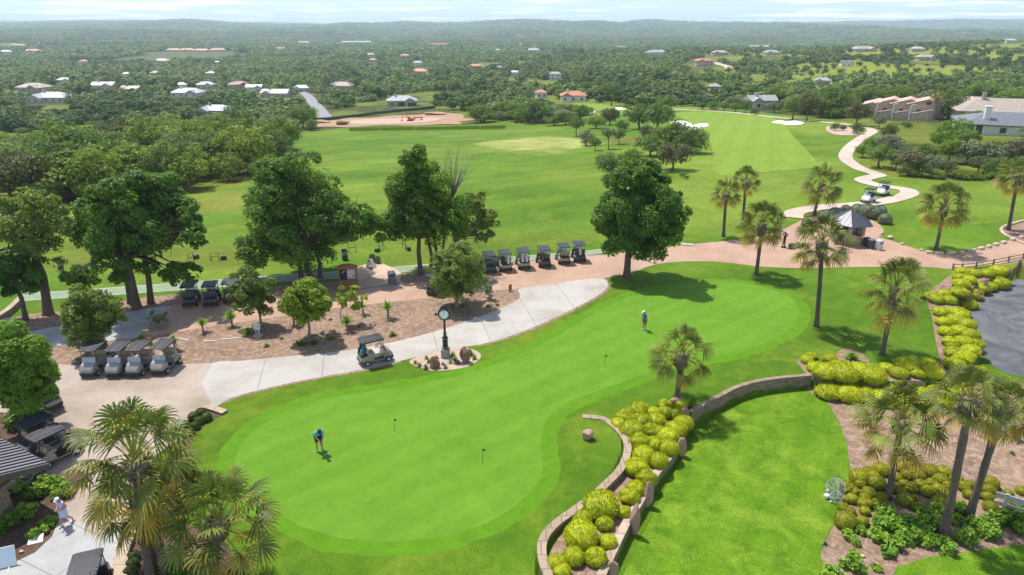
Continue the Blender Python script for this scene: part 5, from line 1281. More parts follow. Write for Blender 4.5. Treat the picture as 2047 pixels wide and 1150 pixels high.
for x, y, lb in [(747, 528, 0)]: pass
for x, y, lb, mt in [(744.5, 521.5, 'dark square bin at the far edge of the kiosk paving', M_DKB), (755, 526, 'olive round basket at the corner of the kiosk paving', plain('olive basket', (.14, .13, .05), .8)), (690, 520, 'dark ball basket behind the left roof end of the notice booth', M_DKB)]:
    p = plane(x, y); r = thing('ball_basket', lb, 'basket', p)
    MB().lathe([(.24, 0), (.30, .05), (.32, .62), (.28, .64), (.26, .1)], 14).build('body', mt, r); MB().tube([(-.3, 0, .6), (-.2, 0, .82), (.2, 0, .82), (.3, 0, .6)], .02, 5).build('handle', M_STEEL, r)
p = plane(516, 672); rt = thing('utility_box', 'white electrical utility box on posts and a concrete pad in the mulch', 'utility box', p, R(-15))
M_UB = plain('pale box paint', (.66, .68, .68), .5)
MB().box((0, 0, .05), (.62, .5, .14)).build('pad', M_CONC, rt); MB().tube([(-.14, 0, .1), (-.14, 0, .62)], .045, 8).tube([(.14, 0, .1), (.14, 0, .62)], .045, 8).build('post', M_UB, rt); MB().box((0, 0, .84), (.52, .26, .50)).build('cabinet', M_UB, rt, False, .02)
p = plane(1020, 583); rt = thing('post_sign', 'small rusty brown sign panel at the mulch corner by the path', 'sign', p, R(40)); MB().box((0, 0, .40), (.34, .05, .62)).build('panel', M_WOOD, rt); MB().box((0, .03, .2), (.06, .05, .5)).build('post', M_WOODD, rt)
p = plane(1374, 490); o = MB().box((0, 0, .05), (1.4, .7, .12)).build('concrete_slab', M_CONC, None, False, .02); o.location = p; o.rotation_euler = (0, 0, -.25); tag(o, 'pale flat concrete slab at the lawn edge of the brick road', 'slab')
for i, (pts) in enumerate([[(352, 677), (362, 678), (378, 682)], [(406, 683), (420, 682), (434, 682)], [(440, 680), (460, 678), (482, 676)]]):
    o = MB().tube([tuple(plane(*q) + Vector((0, 0, .04))) for q in pts], .045, 7).build('white_pipe', M_WHITE, None); tag(o, ['left', 'middle', 'longest right'][i] + ' piece of white pipe lying on the mulch bed', 'pipe')
p = plane(72, 1080); o = MB().box((0, 0, .06), (.62, .5, .04), rx=.3).build('flat_tile', M_WHITE, None, False, .005); o.location = p; o.rotation_euler = (0, 0, .4); tag(o, 'pale flat tile lying at the bed edge by the walkway', 'tile')
for x, y, a, b, lb in [(42, 1106, 10, 5, 'small pale rock at the bed edge behind the banner board'), (1725, 1115, 12, 5, 'flat pale stone on the mulch beside the yellow-green shrub')]:
    rock('small_rock', lb, 'rock', None, x, y, a, b, M_LIME, 0 if x < 500 else LOWZ, 70 + int(x) % 9)

# banner board at the bottom left
M_BANNER = plain('banner vinyl', (.62, .72, .82), .4, c2=(.58, .69, .80), scale=1)
M_INKD = plain('dark teal ink', (.05, .16, .24), .6); M_INKB = plain('blue ink', (.16, .22, .42), .6)
a_ = plane(33, 1131); b_ = plane(-80, 1156); dirv = (a_ - b_); L_ = dirv.length
rt = thing('banner_sign', 'white banner board with teal and blue lettering beside the walkway', 'sign', (a_ + b_) / 2, math.atan2(dirv.y, dirv.x))
T_ = -.35
M = Matrix.Rotation(T_, 4, 'X')
MB().add(*[(lambda v: (v.v, v.f))(MB().box((0, 0, .50), (L_, .03, .86)))][0], 0, M).build('board', M_BANNER, rt)
fr = MB()
for z in (.08, .94): v = MB().box((0, 0, z), (L_ + .06, .05, .05)); fr.add(v.v, v.f, 0, M)
for x in (-L_ / 2, L_ / 2): v = MB().box((x, 0, .5), (.05, .05, .9)); fr.add(v.v, v.f, 0, M)
for x in (-L_ * .4, L_ * .38): fr.tube([(x, -.02, .06), (x, -.3, 0)], .025, 5).tube([(x, .2, .6), (x, .75, 0)], .02, 5)
fr.build('frame', M_WHITE, rt)
def text(s, size, x, z, mat, par, name, al='RIGHT'):
    cu = bpy.data.curves.new(name, 'FONT'); cu.body = s; cu.size = size; cu.align_x = al; cu.extrude = .003
    o = bpy.data.objects.new(name, cu); COL.objects.link(o); dg = bpy.context.evaluated_depsgraph_get()
    me = bpy.data.meshes.new_from_object(o.evaluated_get(dg)); bpy.data.objects.remove(o)
    o = link(name, me, mat, par)
    o.matrix_local = M @ Matrix.Translation((x, -.022, z)) @ Matrix.Rotation(math.pi / 2, 4, 'X')
    return o
text('APPROVED', .19, L_ / 2 - .60, .58, M_INKD, rt, 'title')
def ink_line(name, x1, z, hgt, words_, mat):              # lines of print too small to read in the photograph
    m = MB(); x = x1; g = np.random.default_rng(len(name))
    for n_ in words_:
        for _ in range(n_):
            w_ = hgt * (.45 + .3 * g.random()); v = MB().box((x - w_ / 2, -.020, z + hgt * .12 * g.random()), (w_ * .72, .004, hgt * (.6 + .4 * g.random()))); m.add(v.v, v.f, 0, M); x -= w_
        x -= hgt * .6
    m.build(name, mat, rt)
ink_line('top_line', L_ / 2 - .95, .80, .07, [5, 6], M_INKB); ink_line('subtitle', L_ / 2 - .85, .44, .09, [8, 4], M_INKB); ink_line('small_print', L_ / 2 - .82, .20, .06, [7, 3, 6], M_INKB)
v = MB().lathe([(.05, 0), (.05, .006)], 12).build('logo', M_INKD, rt); v.matrix_local = M @ Matrix.Translation((L_ / 2 - 1.05, -.03, .34)) @ Matrix.Rotation(math.pi / 2, 4, 'X')

# hut roof with stone pillar at the left edge
e1, e2 = plane(98, 926, 2.75), plane(-4, 872, 2.75); ex = (e2 - e1)
e3 = e1 + ex * 1.6
back = plane(-90, 968, 3.6) - e1; back = Vector((back.x, back.y, 0)).normalized() * 6 + Vector((0, 0, 1.25))
rt = thing('shelter', 'shelter corner with a dark ribbed metal roof on a rough stone pillar', 'building', plane(8, 1040), 0); O_ = rt.location
up = Vector((0, 0, .16))
Q = [e1, e3, e3 + back, e1 + back]
MB().add([q - O_ for q in Q] + [q - O_ - Vector((0, 0, .05)) for q in Q], [(0, 1, 2, 3), (7, 6, 5, 4), (0, 4, 5, 1), (1, 5, 6, 2), (2, 6, 7, 3), (3, 7, 4, 0)]).build('roof', plain('roof panel metal', (.22, .21, .235), .45, .3, c2=(.19, .185, .205), scale=1.5), rt)
ro = rt.children[-1]
m = MB(); nrm = ex.cross(back).normalized(); nrm = nrm if nrm.z > 0 else -nrm
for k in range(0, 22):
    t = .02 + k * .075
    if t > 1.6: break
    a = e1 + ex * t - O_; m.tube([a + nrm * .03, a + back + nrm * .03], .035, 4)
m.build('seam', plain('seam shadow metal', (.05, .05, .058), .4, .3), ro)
m = MB()
for a, c in ((e1, e1 + back), (e1, e3)):
    q = [a - O_, c - O_]; o_ = Vector((0, 0, -.34)); i_ = (Vector((-.06, .06, 0)))
    z_ = Vector((0, 0, -.052))
    m.add([q[0] + z_, q[1] + z_, q[1] + o_, q[0] + o_, q[0] + z_ + i_, q[1] + z_ + i_, q[1] + o_ + i_, q[0] + o_ + i_], [(0, 1, 2, 3), (7, 6, 5, 4), (0, 4, 5, 1), (2, 6, 7, 3), (1, 5, 6, 2), (0, 3, 7, 4)])
m.build('fascia', plain('dark fascia', (.07, .062, .058), .6), rt)
pc = plane(6, 1030) - O_
MB().box((pc.x, pc.y, 1.3), (.75, .75, 2.7), taper=.86).build('pillar', M_STONE, rt, False, .03)
MB().tube([(pc.x + .3, pc.y, 1.7), (e1 - O_) * .6 + Vector((pc.x, pc.y, 2.5)) * .4], .09, 6).build('brace', M_WOODD, rt)

# ------------------------------------------------------------------ practice flags, range stations, fences, wire ornament
M_POLE = plain('flag pole', (.05, .05, .05), .5)
for i, (x, y, h_, lb) in enumerate([(789, 862, 26, 'putting pin in the near left part of the green'), (965, 927, 32, 'putting pin nearest the camera on the green'), (1209, 731, 22, 'putting pin in the narrow waist of the green'), (1427, 592, 22, 'putting pin at the far end of the green')]):
    p = plane(x, y); s = mpp(p.y); rt = thing('practice_pin', lb, 'flag pin', p, 0, 'putting green pins')
    hh = h_ * s * 1.08
    MB().tube([(0, 0, -.02), (0, 0, hh)], .011, 6).build('pole', M_POLE, rt)
    MB().add([(.011, -.004, hh), (.16, -.004, hh - .03), (.15, -.004, hh - .12), (.011, -.004, hh - .13), (.011, .004, hh), (.16, .004, hh - .03), (.15, .004, hh - .12), (.011, .004, hh - .13)], [(0, 1, 2, 3), (4, 5, 6, 7), (0, 1, 5, 4), (1, 2, 6, 5), (2, 3, 7, 6), (3, 0, 4, 7)]).build('flag', M_POLE, rt)
    MB().lathe([(.055, .0085), (.055, .0125)], 14).build('cup', M_PLAST, rt)
gst = 'bag stands on the practice range'
for i, (x, y, lb) in enumerate([(430, 521, 'bag stand in the open beside the huge dark tree on the range'), (383, 522, 'bag stand at the right edge of the huge dark tree crown on the range'), (127, 543, 'bag stand seen through the bare branches of the open-crowned tree'), (704, 503, 'bag stand right of the broad three-trunked tree on the range'), (762, 499, 'bag stand midway between the two three-trunked trees on the range'), (808, 497, 'bag stand left of the bright green three-trunked tree'), (36, 524, 'bag stand at the far left edge of the range')]):
    p = G(x, y); rt = thing('bag_stand', lb, 'bag stand', p, R(20) + i, gst)
    MB().tube([(-.4, 0, 0), (-.4, 0, .85), (.4, 0, .85), (.4, 0, 0)], .03, 6).tube([(-.4, 0, .45), (.4, 0, .45)], .025, 5).tube([(-.4, .5, 0), (-.4, 0, .6)], .025, 5).tube([(.4, .5, 0), (.4, 0, .6)], .025, 5).build('frame', M_IRON, rt)
    MB().box((.85, .05, .22), (.62, .42, .40), taper=.8).build('ball_tray', M_DKB, rt, False, .02)
p = G(128, 557); o = MB().box((0, 0, .4), (.12, .12, .85)).box((0, 0, .84), (.3, .12, .1)).build('range_post', M_WOODD, None); o.location = p; tag(o, 'short dark post on the range behind the open-crowned tree', 'post')

M_RAIL = plain('dark rail timber', (.20, .15, .115), .85); M_PALE = plain('weathered pale boards', (.48, .47, .45), .8, c2=(.38, .37, .36), scale=5)
fp = smooth([plane(x, y)[:2] for x, y in [(1904, 539), (1935, 538), (1985, 530), (2030, 521), (2075, 511), (2140, 496)]], False, 3)
rt = thing('road_fence', 'low dark timber rail fence along the brick road above the asphalt road', 'fence', (0, 0, 0))
for j, i in enumerate(range(0, len(fp), 2)): MB().box((fp[i][0], fp[i][1], .32), (.12, .12, .66)).build('post', M_RAIL, rt)
for z in (.22, .55): MB().tube([(a, b, z) for a, b in fp], .05, 6).build('rail', M_RAIL, rt)
a_, b_ = plane(1990, 1022, LOWZ), plane(2110, 1060, LOWZ); d = (b_ - a_)
rt = thing('board_fence', 'short grey board fence at the right edge behind the green shrubs', 'fence', a_, math.atan2(d.y, d.x))
MB().box((.28, -.06, .60), (.15, .12, 1.3)).build('post', M_PALE, rt); MB().box((3.2, -.06, .60), (.15, .12, 1.3)).build('post', M_PALE, rt)
for z, h_ in ((.98, .32), (.52, .20), (.16, .20)): MB().box((1.7, .03, z), (3.8, .05, h_)).build('board', M_PALE, rt)

M_WIRE = plain('white wire', (.38, .38, .42), .5); M_GLOBE = plain('white block paint', (.62, .62, .62), .4)
def wire_ball(x, y, wpx, label, seed):
    p = plane(x, y, LOWZ); s = mpp(p.y, LOWZ); r = wpx / 2 * s; rt = thing('wire_ornament', label, 'wire ornament', p, seed, 'wire ball ornaments')
    g = np.random.default_rng(seed)
    for k in range(3):
        m = MB()
        for j in range(4):
            n = Vector(g.normal(size=3)).normalized(); a = n.orthogonal().normalized(); b = n.cross(a)
            m.tube([tuple(Vector((0, 0, r * .95)) + (a * math.cos(t) + b * math.sin(t)) * r) for t in np.linspace(0, 6.2832, 25)], .009, 5, cap=False)
        m.build('wire_hoop', M_WIRE, rt)
wire_ball(1668, 988, 36, 'larger wire ball ornament resting at the lawn edge by the olive mounds', 3); wire_ball(1670, 1003, 24, 'smaller wire ball ornament in front of the larger one', 4)
for x, y, w_, lb in [(1652, 996, .30, 'larger white block beside the wire ball ornaments'), (1655, 984, .20, 'small white block at the side of the larger wire ball'), (1661, 1005, .16, 'tiny white block in front of the smaller wire ball')]:
    p = plane(x, y, LOWZ); o = MB().box((0, 0, w_ * .45), (w_, w_ * .9, w_ * .8)).build('white_block', M_GLOBE, None, False, .05); o.location = p; o.rotation_euler = (0, 0, .5); tag(o, lb, 'block')
for x, y, lb, mt in [(1256, 668, 0, None)]: pass
for x, y, lb in [(652, 910, 'white golf ball lying in front of the bending golfer, left'), (656, 908, 'white golf ball lying in front of the bending golfer, right')]:
    p = plane(x, y); o = MB().lathe([(.001, 0), (.03, .01), (.043, .043), (.03, .075), (.001, .085)], 12).build('golf_ball', M_WHITE, None, True); o.location = p + Vector((0, 0, .008)); tag(o, lb, 'golf ball')

# ------------------------------------------------------------------ people
def skin_mesh(name, verts, edges, radii, root, sub=2):
    me = bpy.data.meshes.new(name + '_bones'); me.from_pydata(verts, edges, [])
    o = bpy.data.objects.new(name + '_bones', me); COL.objects.link(o)
    o.modifiers.new('s', 'SKIN'); o.modifiers.new('u', 'SUBSURF').levels = sub
    sv = me.skin_vertices[0].data
    for i, r in enumerate(radii):
        sv[i].radius = r if isinstance(r, tuple) else (r, r); sv[i].use_root = (i == root)
    o.modifiers['s'].use_smooth_shade = True; o.modifiers['u'].render_levels = sub
    dg = bpy.context.evaluated_depsgraph_get()
    out = bpy.data.meshes.new_from_object(o.evaluated_get(dg)); out.name = name
    bpy.data.objects.remove(o)
    return out
M_SKIN = plain('skin', (.50, .27, .18), .55, c2=(.44, .23, .155), scale=9)
def person(label, loc, rz, J, top, bottom, shoe, cap, skirt=False, sleeves=True, sc=1.0, hair=None, legm=None):
    """J: joint positions of the pose; every limb runs hip-knee-ankle-toe and shoulder-elbow-wrist"""
    rt = thing('person', label, 'person', loc, rz, None, sc)
    V = []; E = []; Rr = []
    def chain(pts, rad, start=None):
        prev = start
        for p, r in zip(pts, rad):
            V.append(tuple(p)); Rr.append(r); i = len(V) - 1
            if prev is not None: E.append((prev, i))
            prev = i
        return prev
    v = {k: Vector(q) for k, q in J.items()}
    chain([v['pelvis']], [(.14, .12)])
    ch = chain([v['pelvis'].lerp(v['chest'], .5), v['chest']], [(.125, .10), (.15, .11)], 0)
    nk = chain([v['neck'], v['head'].lerp(v['neck'], .4), v['head'], v['crown']], [.062, .066, (.088, .10), (.062, .07)], ch)
    for s in ('l', 'r'):
        chain([v['hip' + s], v['hip' + s].lerp(v['knee' + s], .4), v['knee' + s], v['knee' + s].lerp(v['ank' + s], .35), v['ank' + s], v['toe' + s]], [.098, .085, .058, .06, .038, .034], 0)
        w = chain([v['sho' + s], v['elb' + s], v['wri' + s]], [.062, .046, .030], ch)
        f = (v['wri' + s] - v['elb' + s]).normalized(); pal = v['wri' + s] + f * .075
        sd_ = f.cross(Vector((0, -1, .2))).normalized(); nn = sd_.cross(f)
        k = chain([v['wri' + s] + f * .04, pal], [(.034, .020), (.036, .018)], w)
        for q, ln in ((-.03, .075), (-.010, .088), (.011, .082), (.031, .066)):
            kn = pal + sd_ * q + f * .018
            chain([kn, kn + f * ln * .5 + nn * .012, kn + f * ln * .85 + nn * .035], [.0095, .0088, .0075], k)
        tb = v['wri' + s] + f * .03 + sd_ * .034
        chain([tb, tb + (f * .6 + sd_ * .7).normalized() * .035 + nn * .02, tb + f * .055 + sd_ * .03 + nn * .03], [.012, .0105, .009], k - 1)
    body = link('body', skin_mesh('body', V, E, Rr, 0), M_SKIN, rt)
    hf = (v['crown'] - v['head']).normalized(); fw = Vector((0, -1, 0)); fw = (fw - hf * fw.dot(hf)).normalized(); sdv = hf.cross(fw)
    hc = v['head'] + hf * .015
    fm = MB()
    for q in (-.032, .032): fm.tube([hc + fw * .082 + sdv * q + hf * .012, hc + fw * .098 + sdv * q + hf * .012], [.012, .006], 6, 0)
    fm.tube([hc + fw * .095 - hf * .05 - sdv * .025, hc + fw * .100 - hf * .052, hc + fw * .095 - hf * .05 + sdv * .025], .006, 5, 0)
    fm.tube([hc + fw * .085 + hf * .012, hc + fw * .118 - hf * .025, hc + fw * .09 - hf * .032], [.008, .014, .008], 6, 1)
    for q in (-1, 1): fm.tube([hc + sdv * q * .085 + hf * .02, hc + sdv * q * .105, hc + sdv * q * .088 - hf * .03], [.012, .016, .010], 6, 1)
    fm.build('face', [M_DKB, M_SKIN], rt, True)
    # clothing: shells a little outside the body
    V2 = []; E2 = []; R2 = []
    V, E, Rr = V2, E2, R2
    b1 = v['pelvis'].lerp(v['chest'], .12)
    def chain2(pts, rad, start=None):
        prev = start
        for p, r in zip(pts, rad):
            V2.append(tuple(p)); R2.append(r); i = len(V2) - 1
            if prev is not None: E2.append((prev, i))
            prev = i
        return prev
    chain2([b1], [(.165, .135)]); c_ = chain2([v['pelvis'].lerp(v['chest'], .55), v['chest']], [(.155, .125), (.178, .135)], 0); chain2([v['neck'] - (v['neck'] - v['chest']) * .25], [.085], c_)
    for s in ('l', 'r'):
        chain2([v['sho' + s], v['sho' + s].lerp(v['elb' + s], .75 if sleeves else .2)], [.080, .068 if sleeves else .06], c_)
    link('shirt', skin_mesh('shirt', V2, E2, R2, 0), top, rt)
    if skirt:
        m = MB(); n = 18; vs = []; fs = []
        kz = (v['kneel'] + v['kneer']) / 2
        for t, a, b in ((0, .15, .125), (.35, .185, .16), (.85, .20, .20)):
            c = v['pelvis'].lerp(kz, t) + Vector((0, 0, .09 * (1 - t)))
            for k in range(n): q = 6.2832 * k / n; vs.append((c.x + a * math.cos(q) * (1 + .04 * math.cos(6 * q) * t), c.y + b * math.sin(q), c.z))
        for i in range(2):
            for k in range(n): fs.append((i * n + k, i * n + (k + 1) % n, (i + 1) * n + (k + 1) % n, (i + 1) * n + k))
        m.add(vs, fs).build('skirt', bottom, rt, True)
    else:
        V2, E2, R2 = [], [], []
        chain2([v['pelvis'] + Vector((0, 0, .05))], [(.162, .135)])
        for s in ('l', 'r'): chain2([v['hip' + s], v['hip' + s].lerp(v['knee' + s], .5), v['hip' + s].lerp(v['knee' + s], .88)], [.122, .11, .098], 0)
        link('shorts', skin_mesh('shorts', V2, E2, R2, 0), bottom, rt)
    for s in ('l', 'r'):
        a, t = v['ank' + s], v['toe' + s]; d = Vector((t.x - a.x, t.y - a.y, 0)); d = d.normalized() if d.length > .01 else Vector((0, -1, 0)); zf = min(a.z - .075, t.z - .03)
        sh = MB().loft([(-.09, .032, 0, .085), (-.04, .042, 0, .10), (.06, .045, 0, .085), (.14, .045, 0, .06), (.19, .03, .005, .045)], ch=.8)
        sh = sh.build('shoe', shoe, rt, True); sh.location = (a.x, a.y, zf); sh.rotation_euler = (0, 0, math.atan2(d.y, d.x))
        if t.z - a.z > .0: pass
    Mh = Matrix.Translation(hc + hf * .035) @ Matrix((tuple(sdv) + (0,), tuple(-fw) + (0,), tuple(hf) + (0,), (0, 0, 0, 1))).transposed()
    c = MB().lathe([(.105, 0), (.112, .03), (.10, .075), (.06, .105), (.01, .115)], 16, 0, Mh)
    br = [(.085 * math.sin(t), -.07 - .125 * math.cos(t), .012) for t in np.linspace(-1.5, 1.5, 9)]
    c.prism([(p[0], p[1]) for p in br], .012, .024, 0, Mh)
    c.build('cap', cap, rt, True)
    if hair: MB().lathe([(.09, -.10), (.104, -.04), (.10, .02)], 14, 0, Mh @ Matrix.Translation((0, .02, 0))).build('hair', hair, rt, True)
    return rt
CL = lambda n, c: plain(n, c, .85, c2=tuple(k * .85 for k in c), scale=12)
TEAL, BLUE, BLACKC, LAV, SKY_, WH, NAVY = CL('turquoise shirt', (.03, .42, .56)), CL('royal blue shirt', (.02, .14, .56)), CL('black shorts cloth', (.018, .018, .024)), CL('lavender top', (.55, .48, .72)), CL('pale blue skirt cloth', (.48, .58, .78)), CL('white cloth', (.78, .78, .78)), CL('navy cap', (.03, .035, .09))
HAIRD = CL('dark hair', (.05, .035, .025)); HAIRB = CL('brown hair', (.14, .08, .04))
p = plane(640, 902)
J1 = dict(pelvis=(0, .14, .90), chest=(0, -.16, 1.27), neck=(0, -.26, 1.37), head=(0, -.38, 1.42), crown=(0, -.46, 1.50), hipl=(-.10, .13, .86), kneel=(-.13, .0, .48), ankl=(-.14, .06, .09), toel=(-.16, -.12, .04), hipr=(.10, .13, .86), kneer=(.13, .0, .48), ankr=(.14, .06, .09), toer=(.16, -.12, .04),
          shol=(-.19, -.18, 1.25), elbl=(-.17, -.34, 1.00), wril=(-.02, -.42, .80), shor=(.19, -.18, 1.25), elbr=(.17, -.34, 1.00), wrir=(.03, -.42, .77))
person('golfer in a turquoise shirt and black shorts bending over his putter on the green', p + Vector((0, 0, .009)), R(28), J1, TEAL, BLACKC, BLACKC, NAVY, sc=1.1)
def club(label, loc, rz, a, b, head):
    rt = thing('golf_putter', label, 'golf club', loc, rz)
    a, b = Vector(a), Vector(b)
    MB().tube([a + (b - a) * .25, b], .007, 6).build('shaft', M_STEEL, rt); MB().tube([a, a + (b - a) * .27], [.014, .011], 7).build('grip', M_PLAST, rt); MB().box(head, (.12, .05, .03)).build('head', M_STEEL, rt, False, .006)
club('putter held by the golfer in turquoise', p + Vector((0, 0, .009)), R(28), (0, -.48, .92), (.07, -.68, .03), (.06, -.68, .022))
p = plane(1287, 660)
J2 = dict(pelvis=(0, .04, .93), chest=(0, .0, 1.34), neck=(0, -.04, 1.46), head=(0, -.10, 1.56), crown=(0, -.15, 1.67), hipl=(-.10, .04, .89), kneel=(-.12, .0, .49), ankl=(-.12, .05, .09), toel=(-.14, -.13, .04), hipr=(.10, .04, .89), kneer=(.12, .02, .49), ankr=(.13, .07, .09), toer=(.15, -.11, .04),
          shol=(-.20, .0, 1.36), elbl=(-.24, -.06, 1.08), wril=(-.20, -.18, .86), shor=(.20, .0, 1.36), elbr=(.25, .02, 1.08), wrir=(.24, -.08, .84))
person('golfer in a blue shirt and black shorts standing looking down on the green', p + Vector((0, 0, .009)), R(-72), J2, BLUE, BLACKC, WH, WH, hair=HAIRD)
club('putter hanging from the hand of the golfer in blue', p + Vector((0, 0, .009)), R(-72), (-.20, -.20, .86), (-.22, -.52, .03), (-.22, -.52, .022))
p = plane(134, 1049)
J3 = dict(pelvis=(0, .0, .95), chest=(0, -.05, 1.33), neck=(0, -.08, 1.44), head=(0, -.12, 1.54), crown=(.0, -.15, 1.65), hipl=(-.09, 0, .91), kneel=(-.09, -.12, .52), ankl=(-.08, -.18, .10), toel=(-.08, -.34, .05), hipr=(.09, 0, .91), kneer=(.10, .02, .50), ankr=(.10, .30, .16), toer=(.10, .22, .04),
          shol=(-.17, -.05, 1.34), elbl=(-.25, .03, 1.10), wril=(-.15, -.18, 1.02), shor=(.17, -.05, 1.34), elbr=(.25, .04, 1.10), wrir=(.13, -.18, 1.00))
person('woman in a lavender top, pale blue skirt and white cap walking on the grey walkway', p + Vector((0, 0, .02)), R(-15), J3, LAV, SKY_, WH, WH, True, False, hair=HAIRB)
# ------------------------------------------------------------------ houses
_pm = {}
def flat(c, rough=.7, tile=False):
    k = (c, tile)
    if k not in _pm: _pm[k] = plain('paint %d' % len(_pm), c, rough, c2=tuple(v * (.62 if tile else .85) for v in c), scale=1.2 if tile else .6)
    return _pm[k]
M_TRIM = plain('pale trim', (.62, .60, .56), .6)
HOUSES = []
WHITE_R, GREY_R, TAN_R, RED_R, TERRA, ORANGE, BLUE_R, BROWN_R, DKGREY = (.46, .455, .44), (.36, .36, .36), (.42, .35, .29), (.22, .075, .045), (.50, .20, .10), (.62, .20, .06), (.42, .47, .52), (.26, .20, .17), (.17, .18, .20)
CREAM, STONE, WHITEW, TANW = (.58, .50, .40), (.40, .34, .27), (.72, .71, .68), (.48, .38, .28)

def hip(m, x0, x1, y0, y1, z, rise, ov=.6, gable=False, t=.22):
    a0, a1, b0, b1 = x0 - ov, x1 + ov, y0 - ov, y1 + ov
    lx, ly = a1 - a0, b1 - b0
    if lx >= ly:
        q = 0.0 if gable else ly * .42; r0, r1 = (a0 + q, (b0 + b1) / 2), (a1 - q, (b0 + b1) / 2)
        top = [(r0[0], r0[1], z + rise), (r1[0], r1[1], z + rise)]; fs = [(4, 5, 9, 8), (6, 7, 8, 9), (7, 4, 8), (5, 6, 9)]
    else:
        q = 0.0 if gable else lx * .42; r0, r1 = ((a0 + a1) / 2, b0 + q), ((a0 + a1) / 2, b1 - q)
        top = [(r0[0], r0[1], z + rise), (r1[0], r1[1], z + rise)]; fs = [(4, 5, 8), (5, 6, 9, 8), (6, 7, 9), (7, 4, 8, 9)]
    vs = [(a0, b0, z - t), (a1, b0, z - t), (a1, b1, z - t), (a0, b1, z - t), (a0, b0, z), (a1, b0, z), (a1, b1, z), (a0, b1, z)] + top
    return m.add(vs, [(3, 2, 1, 0), (0, 1, 5, 4), (1, 2, 6, 5), (2, 3, 7, 6), (3, 0, 4, 7)] + fs)

def house(px, py, wpx, label, roofc, wallc=CREAM, h=3.1, dep=.62, rise=None, yaw=None, gable=False, wing=1, chim=1, garage=0, group='houses among the trees', loc=None, w_=None, name='house'):
    p = loc if loc is not None else G(px, py); s = mpp(p.y, p.z); w = w_ or wpx * s; d = min(max(w * dep, 6), 18)
    g = np.random.default_rng(int(px * 7 + py)); yaw = g.normal() * .18 if yaw is None else yaw
    rt = thing(name, label, 'house', p + Vector((0, 0, -.15)), yaw, group)
    rise = rise or .16 * min(w, d) + .8
    HOUSES.append((p.x, p.y, w, d))
    mw = MB().box((0, d / 2, h / 2 - .3), (w, d, h + .6)); mr = MB(); hip(mr, -w / 2, w / 2, 0, d, h, rise, gable=gable)
    if wing:
        sx_ = 1 if g.random() < .5 else -1; ww = w * .36; xc = sx_ * w * .27
        mw.box((xc, -d * .12, h / 2 - .3), (ww, d * .3, h * .94 + .6)); hip(mr, xc - ww / 2, xc + ww / 2, -d * .27, d * .5, h * .96, rise * .8, .45, gable=True)
    mw.build('wall', flat(wallc), rt); ro = mr.build('roof', flat(roofc, .5, True), rt)
    if chim: MB().box((-w * .22, d * .45, h + rise * .75), (.9, .9, rise * 1.3)).box((-w * .22, d * .45, h + rise * 1.42), (1.1, 1.1, .18)).build('chimney', flat(wallc), ro)
    n = max(2, int(w / 4.5))
    for i in range(n):
        x = -w / 2 + w * (i + .5) / n
        yf = -.03
        if wing and abs(x - xc) < ww / 2 + .6: yf = -d * .27 - .03
        if garage and i >= n - garage:
            MB().box((x, yf, 1.15), (w / n * .8, .07, 2.3)).build('garage_door', flat((.05, .045, .042)), rt); continue
        for st in range(2 if h > 4.5 else 1):
            f = MB().box((x, yf, 1.55 + st * 2.7), (1.5, .08, 1.4)).build('window', M_TRIM, rt); MB().box((x, yf - .05, 1.55 + st * 2.7), (1.25, .04, 1.15)).build('pane', M_WIN, f)
    return rt

